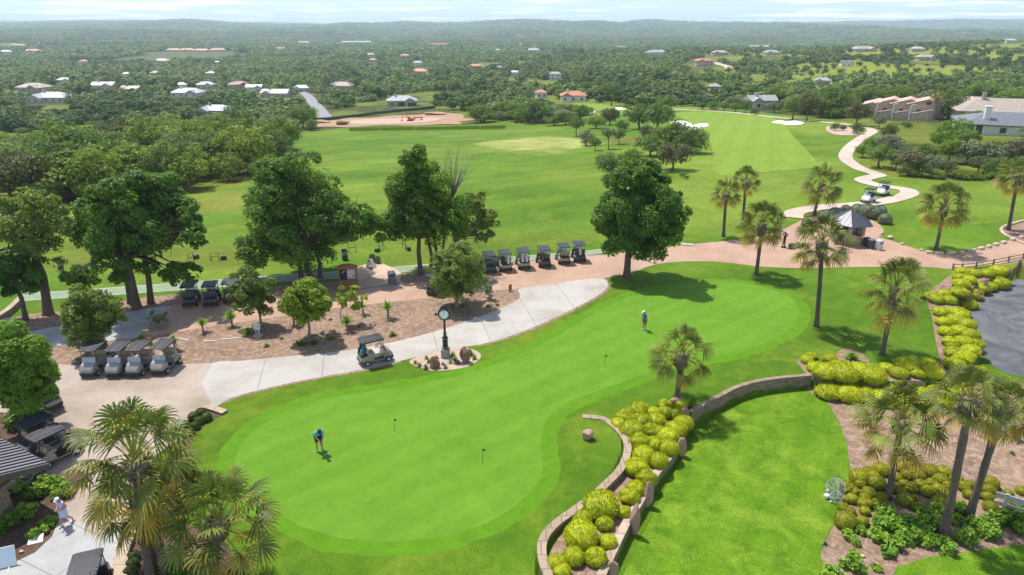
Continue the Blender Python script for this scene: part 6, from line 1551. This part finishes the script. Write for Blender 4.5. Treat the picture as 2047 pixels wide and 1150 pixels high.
L = [
 (57, 183, 58, 'broad brown-grey hipped roof with two chimneys among the oaks at the far left edge', TAN_R, CREAM), (127, 168, 26, 'small pale blue-white roof just right of the broad brown-grey roof', WHITE_R, WHITEW), (204, 180, 42, 'low white roof standing left of the brown gabled house', WHITE_R, CREAM),
 (258, 186, 36, 'brown-walled house with pale gables between two white roofs', TAN_R, (.20, .12, .08)), (94, 205, 70, 'long low blue-grey roof nearest the left frame edge in the wood', BLUE_R, CREAM), (363, 178, 18, 'small white roof left of the big white roof', WHITE_R, WHITEW),
 (409, 178, 32, 'white roof above the wide white house, left of the red-roofed house', WHITE_R, CREAM), (370, 194, 58, 'wide white-roofed house just above the lower wood', WHITE_R, WHITEW), (477, 178, 40, 'dark red hipped roof with two pale chimneys', RED_R, STONE), (508, 184, 30, 'white roof touching the grey gabled house', WHITE_R, WHITEW),
 (548, 196, 52, 'big grey house with several pointed gables', GREY_R, STONE), (426, 234, 62, 'pale grey flat roofs deep in the lower wood', BLUE_R, STONE), (603, 184, 34, 'pale low house at the top of the village road', WHITE_R, CREAM), (677, 181, 50, 'brown stepped roof right of the village road', BROWN_R, TANW),
 (345, 103, 30, 'terracotta roof, leftmost of the distant estate row', TERRA, TANW), (372, 103, 30, 'terracotta roof, second of the distant estate row', TERRA, TANW), (401, 104, 34, 'terracotta roof, third of the distant estate row', TERRA, TANW), (436, 103, 30, 'terracotta roof, rightmost of the distant estate row', TERRA, TANW),
 (604, 87, 30, 'white far roof right of the distant estate row', WHITE_R, WHITEW), (712, 86, 62, 'longest white far roof near the mid ridge', WHITE_R, WHITEW), (252, 154, 12, 'tiny white far roof above the left houses', WHITE_R, WHITEW), (308, 152, 22, 'tan far roof above the wide white house', TAN_R, TANW), (320, 126, 30, 'tan far roof below the terracotta estate row', TAN_R, TANW), (420, 153, 20, 'grey far roof above the red-roofed house', GREY_R, CREAM), (433, 129, 12, 'tiny tan far roof below the estate row', TAN_R, TANW),
 (10, 107, 24, 'grey far roof at the left frame edge', GREY_R, CREAM), (63, 105, 34, 'reddish low far buildings by the quarry', TERRA, TANW), (560, 100, 22, 'dark red far roof right of the estate row', RED_R, TANW), (165, 127, 18, 'pinkish far roof left of centre', TERRA, CREAM),
 (879, 91, 36, 'crimson far roof in the middle of the view', (.42, .07, .07), CREAM), (809, 115, 20, 'pinkish far house below the crimson roof', TERRA, (.6, .36, .3)), (745, 124, 14, 'small orange far roof left of the pinkish house', ORANGE, TANW), (835, 130, 18, 'small white far roof just above the bright orange roof', WHITE_R, WHITEW), (836, 149, 34, 'bright orange tiled roof in the middle distance', ORANGE, CREAM),
 (949, 138, 28, 'tan-orange roof right of the bright orange roof', TERRA, TANW), (999, 141, 14, 'small tan roof between tan-orange roof and white tower house', TAN_R, TANW), (1030, 152, 15, 'narrow white house with bare white gable', WHITE_R, WHITEW), (1110, 161, 22, 'tall pale two-storey house in the middle wood', TAN_R, (.55, .56, .56)),
 (997, 103, 14, 'small white far roof under the middle hills', WHITE_R, WHITEW), (1065, 103, 30, 'pale blue far roof under the middle hills', BLUE_R, WHITEW), (1040, 90, 10, 'tiny pink far roof under the middle hills', TERRA, TANW), (1243, 98, 26, 'grey-roofed tan house alone on the central ridge', GREY_R, TANW), (1317, 110, 40, 'low grey house right of the central ridge house', GREY_R, CREAM),
 (804, 213, 58, 'grey hip-roofed stone house with dark garage doors beyond the building site', GREY_R, STONE), (1146, 203, 50, 'terracotta-roofed white house behind the far green', TERRA, WHITEW), (1083, 196, 20, 'terracotta roof piece half hidden left of the far green house', TERRA, WHITEW), (741, 113, 16, 'grey far roof left of the pinkish house', GREY_R, CREAM),
 (1409, 133, 34, 'orange-roofed two-storey house by the winding hill lane', TERRA, TANW), (1520, 96, 46, 'long white house on the right ridge', WHITE_R, CREAM), (1440, 111, 30, 'tan roof left of the long white ridge house', TAN_R, TANW), (1545, 111, 30, 'grey roof below the long white ridge house', GREY_R, TANW), (1731, 104, 42, 'wide grey-tan lodge roof on the right hillside', TAN_R, STONE), (1853, 122, 32, 'tan pyramid roof on the right hillside', TAN_R, TANW),
 (1692, 133, 20, 'small dark-and-white gabled house on the hillside', DKGREY, WHITEW), (1644, 171, 28, 'grey roof low in the right wood', GREY_R, STONE), (1429, 184, 20, 'small grey roof low in the middle-right wood', GREY_R, STONE), (1525, 218, 52, 'grey gabled house behind the fairway trees', GREY_R, CREAM), (1960, 88, 26, 'brown house on the hilltop at the right', BROWN_R, TANW), (2022, 86, 18, 'pale house at the hilltop right edge', WHITE_R, CREAM), (1836, 104, 24, 'pale flat roof near the hilltop grass', WHITE_R, TANW)]
for px, py, wp, lb, rc, wc in L:
    D = G(px, py).y; two = 'two-storey' in lb
    house(px, py, wp, lb, rc, wc, h=6.0 if two else 3.3 if D < 600 else 4.0, garage=2 if 'garage' in lb else 0, wing=1 if wp > 24 else 0, chim=2 if 'chimney' in lb else int(wp > 34), yaw=(.15 if 'garage' in lb else None), gable='gable' in lb)

# the row of tiled town houses beside the fairway, then the big roofs right of it
gt = 'stepped town houses beside the fairway'
M_TERRA = flat((.56, .36, .27), .6); M_TOWN = stonemat('town house stone', (.74, .62, .50), (.64, .53, .43), (.5, .42, .34), 1.2, .5)
for i, (x0, x1, yb, lb) in enumerate([(1814, 1864, 238, 'nearest town house with a long tiled mono-pitch roof, right of the row'), (1780, 1828, 236, 'second nearest stepped town house with a tiled sloping roof'), (1748, 1794, 234, 'third stepped town house with a tiled sloping roof'), (1726, 1763, 231, 'fourth stepped town house, partly behind the pathside tree'), (1712, 1736, 229, 'farthest town house roof peeping over the pathside tree'), (1905, 1952, 236, 'last town house behind the big round dark tree')]):
    p = G((x0 + x1) / 2, yb); s = mpp(p.y, p.z); w = (x1 - x0) * s; rt = thing('town_house', lb, 'town house', p, R(-29), gt)
    HOUSES.append((p.x, p.y, w * 1.3, 14))
    hl, ha, hr = w * .54, w * .74, w * .63; xa = w * .18
    prof = [(-w / 2, -.5), (w / 2, -.5), (w / 2, hr), (xa, ha), (-w / 2, hl)]
    Mx = Matrix.Rotation(math.pi / 2, 4, 'X')
    MB().prism([(a, b) for a, b in prof], -10, 0, 0, Mx).build('wall', M_TOWN, rt)
    t = .28
    MB().prism([(-w / 2 - .5, hl - .2), (xa, ha + .02), (xa, ha + .02 + t), (-w / 2 - .5, hl - .2 + t)], -10.4, .5, 0, Mx).prism([(xa + .003, ha + .02), (w / 2 + .4, hr - .25), (w / 2 + .4, hr - .25 + t), (xa + .003, ha + .02 + t)], -10.4, .5, 0, Mx).build('roof', M_TERRA, rt)
    f = MB().box((xa + .1, -.03, ha * .82), (1.3, .1, .8)).build('vent', M_WIN, rt); MB().box((xa - .6, -.05, ha * .82), (.10, .12, .9)).box((xa + .8, -.05, ha * .82), (.10, .12, .9)).build('frame', M_TRIM, f)
    m = MB().prism([(-w * .3, -.5), (w * .45, -.5), (w * .45, hl * .72), (-w * .3, hl * .35)], 1.2, 2.2, 0, Mx); m.build('garden_wall', M_TOWN, rt)
    MB().prism([(-w * .33, hl * .35), (w * .47, hl * .73), (w * .47, hl * .73 + .3), (-w * .33, hl * .35 + .3)], 1.0, 2.4, 0, Mx).build('coping', M_TERRA, rt)
    for xx in (-w * .1, w * .2): q = MB().box((xx, -.04, hl * .55), (1.0, .1, 1.1)).build('window', M_WIN, rt)
    if i < 3:
        lp = G(x0 + 2, yb + 2 - i); lt = thing('lamp_post', 'white lamp post before the ' + ['nearest', 'second', 'third'][i] + ' town house', 'lamp post', lp, 0, 'white posts before the town houses')
        MB().tube([(0, 0, 0), (0, 0, 4.2)], .12, 8).tube([(0, 0, 4.1), (.6, 0, 4.5), (1.1, 0, 4.4)], .09, 6).build('post', M_WHITE, lt); MB().box((1.2, 0, 4.36), (.5, .25, .15)).build('lamp_head', M_WHITE, lt)
gb = 'big roofed houses at the right edge'
pC = G(2030, 272); house(0, 0, 0, 'white house with a dark grey seamed roof at the right edge', DKGREY, WHITEW, 2.8, .7, 2.3, -.40, False, 0, 0, 0, gb, pC + Vector((0, 0, -.3)), 22)
rt = [o for o in COL.objects if o.get('label', '').startswith('white house with a dark')][0]
MB().box((-6, 3.2, 5.1), (1.3, 1.2, 3.0)).box((-6, 3.2, 6.7), (1.6, 1.5, .2)).build('chimney', M_WHITE, rt); MB().box((-8.6, -.06, 1.5), (3.8, .12, 2.3)).build('porch_opening', M_WIN, rt)
for x in (-10.4, -8.6, -6.8): MB().box((x, -.20, 1.5), (.3, .3, 3.1)).build('porch_post', M_WHITE, rt)
pB = G(2030, 252); house(0, 0, 0, 'house with a broad tan-grey roof and stone chimney behind the white house', TAN_R, TANW, 3.0, .6, 3.2, -.35, False, 0, 1, 0, gb, Vector((pB.x + 3, pB.y + 8, pB.z - .2)), 24)
pA = G(1985, 240); house(0, 0, 0, 'house with a pale tan ridge roof farther back beside the town houses', TAN_R, TANW, 3.0, .55, 2.6, -.35, False, 0, 1, 0, gb, Vector((pA.x - 2, pA.y + 12, pA.z - .2)), 20)

# building site
p = G(820, 243); rt = thing('excavator', 'orange digger working on the bare building site', 'excavator', p, R(200))
M_OR = plain('orange machine paint', (.70, .13, .02), .45)
sc_ = 27 * mpp(p.y, p.z) / 8.5; rt.scale = (sc_,) * 3
for y in (-1.1, 1.1): MB().loft([(-1.9, .3, .15, .75), (-1.6, .32, 0, .9), (1.6, .32, 0, .9), (1.9, .3, .15, .75)]).build('track', M_TYRE, rt).location = (0, y, 0)
MB().loft([(-2.0, 1.2, 1.0, 2.1), (-1.6, 1.35, .95, 2.3), (.6, 1.3, .95, 2.1), (1.3, 1.1, .95, 1.7)]).build('body', M_OR, rt)
cb_ = MB().loft([(0, .55, 2.0, 3.1), (.3, .6, 1.6, 3.2), (1.2, .6, 1.6, 3.1), (1.45, .5, 1.7, 2.6)]).build('cab', M_OR, rt); cb_.location = (.1, .65, 0); MB().box((.78, 0, 2.5), (.9, 1.24, .8)).build('pane', M_WIN, cb_)
MB().tube([(1.0, -.3, 1.5), (2.6, -.3, 4.2), (4.4, -.3, 4.0)], [.3, .28, .2], 6).tube([(4.3, -.3, 4.2), (5.2, -.3, 1.4)], [.22, .16], 6).build('arm', M_OR, rt); MB().loft([(4.8, .5, .6, 1.5), (5.3, .5, .3, 1.4), (5.8, .45, .5, .9)]).build('bucket', M_OR, rt)
p = G(836, 241); o = MB().box((0, 0, 1.3), (3.6, 2.0, .5)).box((-1.5, 0, .6), (.3, 2, 1.2)).box((1.5, 0, .6), (.3, 2, 1.2)).build('orange_rack', M_OR, None); o.location = p; tag(o, 'orange steel frame beside the digger on the building site', 'frame')
def dirt_heap(px, py, wpx, hpx, label):
    rock('earth_heap', label, 'earth heap', 'heaps of earth on the building site', 10, 900, 10, 10, M_DIRT, 0, px % 17)
    o = COL.objects[-1]; p = G(px, py); s = mpp(p.y, p.z); o.location = p; k = plane(10, 900); s0 = mpp(k.y)
    o.scale = (wpx * s / (10 * s0), wpx * s / (10 * s0) * .9, hpx * s / (10 * s0) * 1.0)
dirt_heap(684, 250, 30, 11, 'brown earth heap at the left end of the building site'); dirt_heap(870, 230, 46, 6, 'low reddish earth bank at the back right of the building site'); dirt_heap(640, 246, 50, 6, 'low earth bank beside the big oak on the building site')
sfp = [tuple(G(x, y)[:2]) for x, y in [(560, 247), (600, 243), (650, 241), (700, 236), (760, 228), (820, 222), (870, 217)]]
rt = thing('silt_fence', 'dark green silt fence along the back of the building site', 'fence', (0, 0, 0))
m = MB(); M_SILT = plain('green cloth', (.03, .085, .06), .8)
sp = smooth(sfp, False, 4)
vs = []; fs = []
for a, b in sp:
    z = h1(a, b); vs += [(a, b, z - .1), (a, b, z + 1.3), (a, b + .06, z + 1.3), (a, b + .06, z - .1)]
for i in range(len(sp) - 1):
    for k in range(4): fs.append((i * 4 + k, i * 4 + (k + 1) % 4, i * 4 + 4 + (k + 1) % 4, i * 4 + 4 + k))
m.add(vs, fs).build('cloth', M_SILT, rt)
for a, b in sp[::3]: MB().box((a, b - .08, h1(a, b) + .6), (.12, .12, 1.7)).build('post', M_RAIL, rt)
nl = [tuple(G(x, y)[:2]) for x, y in [(698, 262), (760, 261), (830, 260), (900, 259), (960, 258), (1012, 257)]]
rt = thing('range_net', 'low yellow-green mesh barrier strip across the end of the range', 'net', (0, 0, 0)); M_NET = leafmat('yellow mesh', (.40, .46, .05), (.46, .5, .06), transl=.6)
for (a, b), (c, d) in zip(nl[:-1], nl[1:]):
    za, zc = h1(a, b), h1(c, d); MB().add([(a, b, za - .1), (c - .2, d, zc - .1), (c - .2, d, zc + 1.1), (a, b, za + 1.1), (a, b + .05, za - .1), (c - .2, d + .05, zc - .1), (c - .2, d + .05, zc + 1.1), (a, b + .05, za + 1.1)], [(0, 1, 2, 3), (7, 6, 5, 4), (0, 4, 5, 1), (2, 6, 7, 3), (0, 3, 7, 4), (1, 5, 6, 2)]).build('panel', M_NET, rt)
for x, y, lb in [(1032, 247, 'left dark target board at the range end'), (1043, 247, 'right dark target board at the range end')]:
    p = G(x, y); o = MB().box((0, 0, .6), (1.5, .3, .9)).box((0, .4, .3), (.2, .8, .6)).build('target_board', M_DKB, None); o.location = p; tag(o, lb, 'target')
qp = G(27, 97); rock('quarry_mound', 'pale sandy quarry mound at the far left edge', 'quarry mound', None, 10, 900, 10, 10, M_GRAVEL, 0, 5); o = COL.objects[-1]; k = plane(10, 900); s0 = mpp(k.y); s = mpp(qp.y, qp.z); o.location = qp; o.scale = (50 * s / (10 * s0), 60 * s / (10 * s0), 9 * s / (10 * s0))

# ------------------------------------------------------------------ trees beyond the practice lawns
def unit_tree(seed, n=2600, size=.085, rz=.62, nl=22, trunk=True, sparse=0.0):
    lob = [(a, b, c + .98, d, e, f) for a, b, c, d, e, f in crown_lobes(1, 1, rz, nl, seed, (.26, .44), .05)]
    V, Fc, r = leafcloud(lob, n, size, seed, inner=.45, gap=sparse, asp=1.25)
    m = trunk_mb((0, 0, 0), (0, 0, .55), [l[:3] for l in lob[::5]], .075, seed=seed, sub=1)
    return (V, Fc, r), m
LEAFS = {'oak': L_OAK, 'mid': L_OAKM, 'elm': L_ELM, 'dry': L_BROWN, 'grey': L_GREY, 'maple': L_MID}
UT = [unit_tree(400 + i, sparse=.3 if i % 3 == 2 else .0, rz=[.62, .7, .55, .66, .8, .6][i]) for i in range(6)]
UCR = [np_mesh('tree_crown', *u[0][:2], {'rnd': ('FACE', u[0][2])}) for u in UT]
UTR = []
for u in UT:
    t = u[1].build('tmp', M_BARK, None, True); UTR.append(t.data); bpy.data.objects.remove(t)
_cr = {}
def crown_of(i, leaf):
    if (i, leaf) not in _cr:
        me = UCR[i].copy(); me.materials.append(LEAFS[leaf]); _cr[(i, leaf)] = me
    return _cr[(i, leaf)]
def tree_at(px, py, rpx, by, leaf, label, group='trees dotted along the course', hs=1.0, name='oak_tree', cat='tree'):
    """px, py: crown centre; rpx: crown half width; by: pixel row where the tree meets the ground"""
    p = G(px, by); s = mpp(p.y, p.z); r = rpx * s * .92
    c = atY(px, py, p.y); zc_ = max(c.z - p.z, r * .45)
    rt = thing(name, label, cat, p, (px * 13 + py) % 6.28, group); i = int(px * 3 + py) % 6
    o = link('crown', crown_of(i, leaf), [], rt); o.scale = (r, r, min(r * hs * 1.05, zc_ * 1.1)); o.location = (0, 0, zc_ - .98 * o.scale[2])
    t = link('trunk', UTR[i], [], rt); zs = max(.3, (zc_ + .1 * r) / .98); t.scale = (r * .8, r * .8, zs if zs > .5 else .5)
    return rt
T = [
 (1600, 1, 1, 1, 'x', '')][:0] + [
 (606, 232, 36, 256, 'oak', 'big round live oak standing beside the building site', 1), (1032, 228, 22, 242, 'elm', 'pale bushy tree at the left end of the trees behind the range'), (1056, 228, 26, 245, 'mid', 'mid green tree second from left behind the range'), (1080, 224, 28, 243, 'oak', 'dark tree behind the left end of the range tree belt'), (1108, 240, 24, 251, 'mid', 'rounded tree in front of the range tree belt'), (1130, 234, 28, 250, 'oak', 'dark oak in the middle of the range tree belt'),
 (1152, 246, 18, 273, 'oak', 'small oak with a bare trunk standing before the range tree belt'), (1162, 222, 22, 240, 'elm', 'pale tree below the far green'), (1192, 243, 24, 257, 'elm', 'light green wide tree right of the small bare-trunk oak'), (1219, 230, 24, 250, 'dry', 'brownish-crowned tree between range and fairway'), (1243, 250, 18, 263, 'maple', 'rich green low tree right of the brownish tree'),
 (1222, 176, 20, 212, 'oak', 'tall thin-trunked oak right behind the far green'), (1278, 228, 36, 258, 'oak', 'left half of the big dark oak pair between range and fairway'), (1312, 228, 38, 260, 'oak', 'right half of the big dark oak pair between range and fairway'), (1332, 204, 22, 225, 'mid', 'pale oak peeping over the big dark pair'), (1172, 274, 20, 291, 'grey', 'grey-green bush left of the small dark bush'), (1190, 285, 13, 301, 'oak', 'small dark bush at the range edge'), (1216, 266, 17, 298, 'grey', 'grey-crowned small tree with bare foot'), (1237, 268, 15, 288, 'mid', 'small green tree beside the grey-crowned one'),
 (1300, 288, 34, 312, 'oak', 'dark oak at the left front of the fairway clump'), (1322, 272, 34, 300, 'mid', 'mid green oak at the top of the fairway clump'), (1350, 268, 36, 300, 'oak', 'oak in the middle of the fairway clump'), (1382, 277, 36, 306, 'oak', 'dark oak reaching toward the fairway, right end of the clump'), (1344, 308, 40, 341, 'dry', 'brown-tinged spreading tree in front of the fairway clump'), (1290, 262, 16, 285, 'dry', 'brownish bush behind the fairway clump'),
 (1222, 326, 36, 356, 'oak', 'dark oak behind the big round lawn tree, left'), (1262, 312, 24, 345, 'mid', 'oak behind the big round lawn tree, right'), (1306, 330, 16, 350, 'grey', 'greyish bush peeping out right of the big round lawn tree'), (1364, 349, 6, 354, 'mid', 'tiny shrub on the lawn right of the big round tree, upper'), (1372, 354, 6, 359, 'mid', 'tiny shrub on the lawn right of the big round tree, lower'),
 (1584, 207, 24, 239, 'mid', 'left spreading oak by the cart path above the cloverleaf bunker'), (1612, 205, 25, 242, 'dry', 'olive spreading oak on two stems above the cloverleaf bunker'), (1638, 207, 22, 236, 'mid', 'oak right of the two-stemmed oak'), (1508, 223, 10, 230, 'oak', 'small round bush before the grey gabled house'), (1490, 211, 15, 226, 'oak', 'oak left of the grey gabled house'), (1470, 213, 14, 224, 'mid', 'second tree left of the grey gabled house'), (1446, 212, 14, 222, 'oak', 'third tree left of the grey gabled house'), (1425, 211, 14, 221, 'mid', 'fourth tree left of the grey gabled house'), (1404, 210, 14, 220, 'oak', 'fifth tree left of the grey gabled house'),
 (1548, 213, 16, 226, 'grey', 'greyish tree right of the grey gabled house'), (1710, 222, 30, 252, 'dry', 'brownish pathside tree at the fairway bend before the town houses'), (1668, 253, 10, 262, 'oak', 'dark bush at the left of the gravel island bed'), (1684, 255, 8, 262, 'dry', 'small bush in the middle of the gravel island bed'), (1712, 256, 16, 268, 'oak', 'dark bush under the brownish pathside tree'), (1756, 240, 15, 257, 'grey', 'thin bare-stemmed tree right of the pathside tree'), (1776, 262, 19, 278, 'dry', 'rusty dark bush above the scrub thicket'), (1814, 250, 9, 256, 'oak', 'small bush on the dry lawn before the town houses, front'), (1808, 247, 7, 251, 'oak', 'small bush on the dry lawn before the town houses, back'),
 (1895, 205, 36, 238, 'oak', 'big round dark tree between town houses and big roofs'), (1942, 237, 24, 258, 'oak', 'dark cedar in front of the big tan roofs')]
for t in T: tree_at(t[0], t[1], t[2], t[3], t[4], t[5])
S = [(1724, 300, 18, 315, 'elm'), (1756, 306, 32, 335, 'mid'), (1773, 285, 30, 312, 'grey'), (1742, 285, 20, 305, 'elm'), (1819, 318, 30, 350, 'dry'), (1842, 335, 22, 354, 'oak'), (1813, 340, 22, 352, 'mid'), (1903, 262, 38, 290, 'maple'), (1930, 272, 26, 297, 'mid'), (1878, 276, 26, 300, 'maple'), (1895, 296, 30, 325, 'elm'), (1931, 300, 34, 328, 'grey'), (1971, 303, 34, 332, 'grey'), (2014, 300, 34, 330, 'dry'), (1954, 326, 26, 348, 'dry'), (1982, 334, 28, 355, 'oak'),
     (1920, 348, 22, 358, 'elm'), (1872, 347, 20, 357, 'elm'), (1890, 332, 22, 352, 'dry'), (1988, 350, 20, 360, 'maple'), (2026, 292, 20, 307, 'mid'), (2040, 292, 26, 320, 'grey'), (1986, 290, 18, 303, 'maple'), (1846, 300, 26, 325, 'mid'), (2036, 330, 30, 356, 'mid'), (1950, 352, 18, 359, 'elm'), (1790, 316, 24, 340, 'grey'), (1858, 322, 22, 345, 'grey')]
nm = {'elm': 'yellow-green', 'mid': 'mid green', 'grey': 'grey-green twiggy', 'dry': 'olive-brown', 'oak': 'dark green', 'maple': 'rich green'}
for t in S: tree_at(*t[:5], nm[t[4]] + ' bush in the scrub thicket between the cart path and the white house', 'bushes of the scrub thicket', .85, 'scrub_bush', 'bush')
# palm with a dead skirt by the town houses
p = G(1868, 240); rt = thing('skirted_palm', 'tall palm with a thick grey skirt beside the big round dark tree', 'palm tree', p)
MB().lathe([(.5, 0), (.9, 1.5), (1.1, 4.5), (.9, 6.5), (.4, 7.6)], 10).build('trunk', M_BOOT, rt); c = link('crown', PCROWN[1], [], rt); c.location = (0, 0, 7.6); c.scale = (1.1,) * 3

# ---- the woods: the nearest trees one by one, the rest as one far wood
def scatter():
    pts = []
    for d0, d1, st in ((84, 300, 6.4), (300, 700, 7.4), (700, 1500, 10.6), (1500, 3800, 19), (3800, 8000, 46)):
        ys = np.arange(d0, d1, st); xs = np.arange(-.86 * d1, .86 * d1, st)
        X, Y = np.meshgrid(xs, ys); X = X + rng.uniform(-.46, .46, X.shape) * st; Y = Y + rng.uniform(-.46, .46, Y.shape) * st
        k = np.abs(X) < .84 * Y + 12
        pts.append(np.stack([X[k], Y[k]], 1))
    return np.concatenate(pts)
P = scatter(); X, Y = P[:, 0], P[:, 1]
keep = poly_sd(X, Y, COURSE) > 3.0
a1, a2, a3 = fbm(X, Y, 14, 11), fbm(X, Y, 45, 13), fbm(X, Y, 130, 15)
hill = (X / Y > .24) & (Y > 430) & (Y < 1250)
u_ = X / Y
clear = np.where(hill, (fbm(X, Y * .45, 70, 31) > .395) & (rng.random(len(X)) < .86), ((a2 * .6 + a1 * .4 > .60) & (Y < 700)) | ((fbm(X, Y * .4, 60, 33) > np.where((u_ < -.05) | (Y < 500), .66, .585)) & (Y < 1500) & (Y > 130))) | ((fbm(X, Y, 500, 25, 3) > .7) & (Y > 900))
lot = GW([(1745, 250), (1765, 285), (1800, 300), (1852, 296), (1862, 262), (1860, 240), (1800, 240), (1760, 244)])
for poly in (lot, GW([(556, 258), (590, 246), (640, 236), (700, 228), (800, 218), (880, 216), (955, 232), (930, 248), (700, 257)]), GW([(585, 176), (622, 176), (690, 240), (625, 247)]), GW([(1122, 208), (1245, 206), (1250, 224), (1125, 224)]),
             GW([(770, 196), (850, 186), (900, 182), (900, 200), (860, 214), (840, 218), (690, 232), (665, 222), (700, 214)]), GW([(1700, 232), (1870, 236), (1950, 262), (2060, 285), (2060, 215), (1700, 215)]), GW([(1715, 295), (1760, 262), (1850, 300), (1900, 240), (2060, 270), (2060, 372), (1740, 345)])):
    keep &= poly_sd(X, Y, poly) > 1.0
clear &= ~((Y > 225) & (Y < 430) & (u_ > -.02))
short = np.zeros(len(X), bool)
for hx, hy, hw, hd in HOUSES:
    back = 34 + .07 * max(hy - 250, 0)
    lane = np.abs(X - hx * (Y / hy)) < hw * .5 + 4.5
    keep &= ~(lane & (Y > hy - back) & (Y < hy + hd + 4)); short |= lane & (Y > hy - back * 3.2) & (Y < hy)
keep &= ~clear
X, Y, short, hill = X[keep], Y[keep], short[keep], hill[keep]
n = len(X); Z = H(X, Y)
r = np.where(Y < 700, 2.4 + 3.8 * rng.random(n) ** 1.4, np.where(Y < 1500, rng.uniform(4.6, 7.6, n), np.where(Y < 3800, rng.uniform(8, 13, n), rng.uniform(18, 30, n))))
hts = r * rng.uniform(.75, 1.2, n); hts = np.where((Y > 190) & (Y < 480), hts * .78, hts); hts = np.where(Y > 3800, hts * .32, np.where(Y > 1500, hts * .6, np.where(Y > 700, hts * .8, hts)))
r = np.where(hill, r * .72, r); hts = np.where(hill, hts * .72, hts); hts = np.where(short, hts * .62, hts)
kind = rng.choice(5, n, p=[.38, .33, .19, .04, .06])
kn = ['oak', 'mid', 'elm', 'dry', 'grey']
near_order = np.argsort(Y)
inview = np.abs(X / Y) < .80
ind = [i for i in near_order if inview[i]][:300]
single = np.zeros(n, bool); single[ind] = True
lw = {'oak': 'dark green live oak', 'mid': 'mid green oak', 'elm': 'pale yellow-green elm', 'dry': 'dry olive-brown juniper', 'grey': 'grey-green twiggy tree'}
for i in ind:
    uu = X[i] / Y[i]
    where, gp = ('in the left wood beside the practice range', 'trees of the left wood') if uu < -.1 else ('in the wood behind the range and fairway', 'trees of the middle wood') if uu < .45 else ('behind the houses right of the fairway', 'trees of the right wood')
    k = kn[kind[i]]; j = int(i) % 6
    rt = thing('woodland_tree', lw[k] + ' ' + where, 'tree', (X[i], Y[i], Z[i]), float(i % 63) / 10, gp)
    o = link('crown', crown_of(j, k), [], rt); t = link('trunk', UTR[j], [], rt); o.scale = t.scale = (r[i], r[i], hts[i])
# the rest
rest = np.where(~single)[0]
VV, FF, RR_, AA = [], [], [], []; off = 0
lod = [[unit_tree(500 + i, nq, sz, .66, nl)[0] for i in range(4)] for nq, sz, nl in ((420, .25, 12), (170, .38, 10), (64, .58, 8))]
for b, (d0, d1) in enumerate(((0, 480), (480, 1000), (1000, 1e9))):
    s_ = rest[(Y[rest] >= d0) & (Y[rest] < d1)]
    for v in range(4):
        q = s_[v::4]
        if not len(q): continue
        V, Fc, rd = lod[b][v]
        an = rng.uniform(0, 6.28, len(q)); ca, sa = np.cos(an)[:, None], np.sin(an)[:, None]
        W = np.stack([(V[None, :, 0] * ca - V[None, :, 1] * sa) * r[q][:, None] + X[q][:, None], (V[None, :, 0] * sa + V[None, :, 1] * ca) * r[q][:, None] + Y[q][:, None], V[None, :, 2] * hts[q][:, None] + Z[q][:, None] - .15 * hts[q][:, None]], -1)
        VV.append(W.reshape(-1, 3)); nv = len(V)
        FF.append((Fc[None] + (np.arange(len(q)) * nv)[:, None, None] + off).reshape(-1, 4)); off += nv * len(q)
        sh = np.array([-.05, .12, .45, .2, .35])[kind[q]] + rng.normal(size=len(q)) * .13 + (fbm(X[q], Y[q] * .6, 90, 41, 3) - .5) * 1.3
        RR_.append(np.clip(rd[None] * .8 + sh[:, None], 0, 1).ravel()); AA.append(np.repeat(np.where(kind[q] >= 3, .75, np.where(kind[q] == 2, .15, 0)) * rng.uniform(.5, 1, len(q)), len(Fc)))
me = np_mesh('far_woods', np.concatenate(VV), np.concatenate(FF), {'rnd': ('FACE', np.concatenate(RR_)), 'age': ('FACE', np.concatenate(AA))})
L_WOODS = leafmat('far wood leaves', (.034, .080, .022), (.21, .30, .075), old=(.20, .185, .10), transl=.25, spec=.08)
tag(link('far_woods', me, L_WOODS), 'dense oak and juniper woodland spreading over the valley to the hills', 'woodland', None, 'stuff')
print('trees', n, 'faces', sum(len(f) for f in FF))
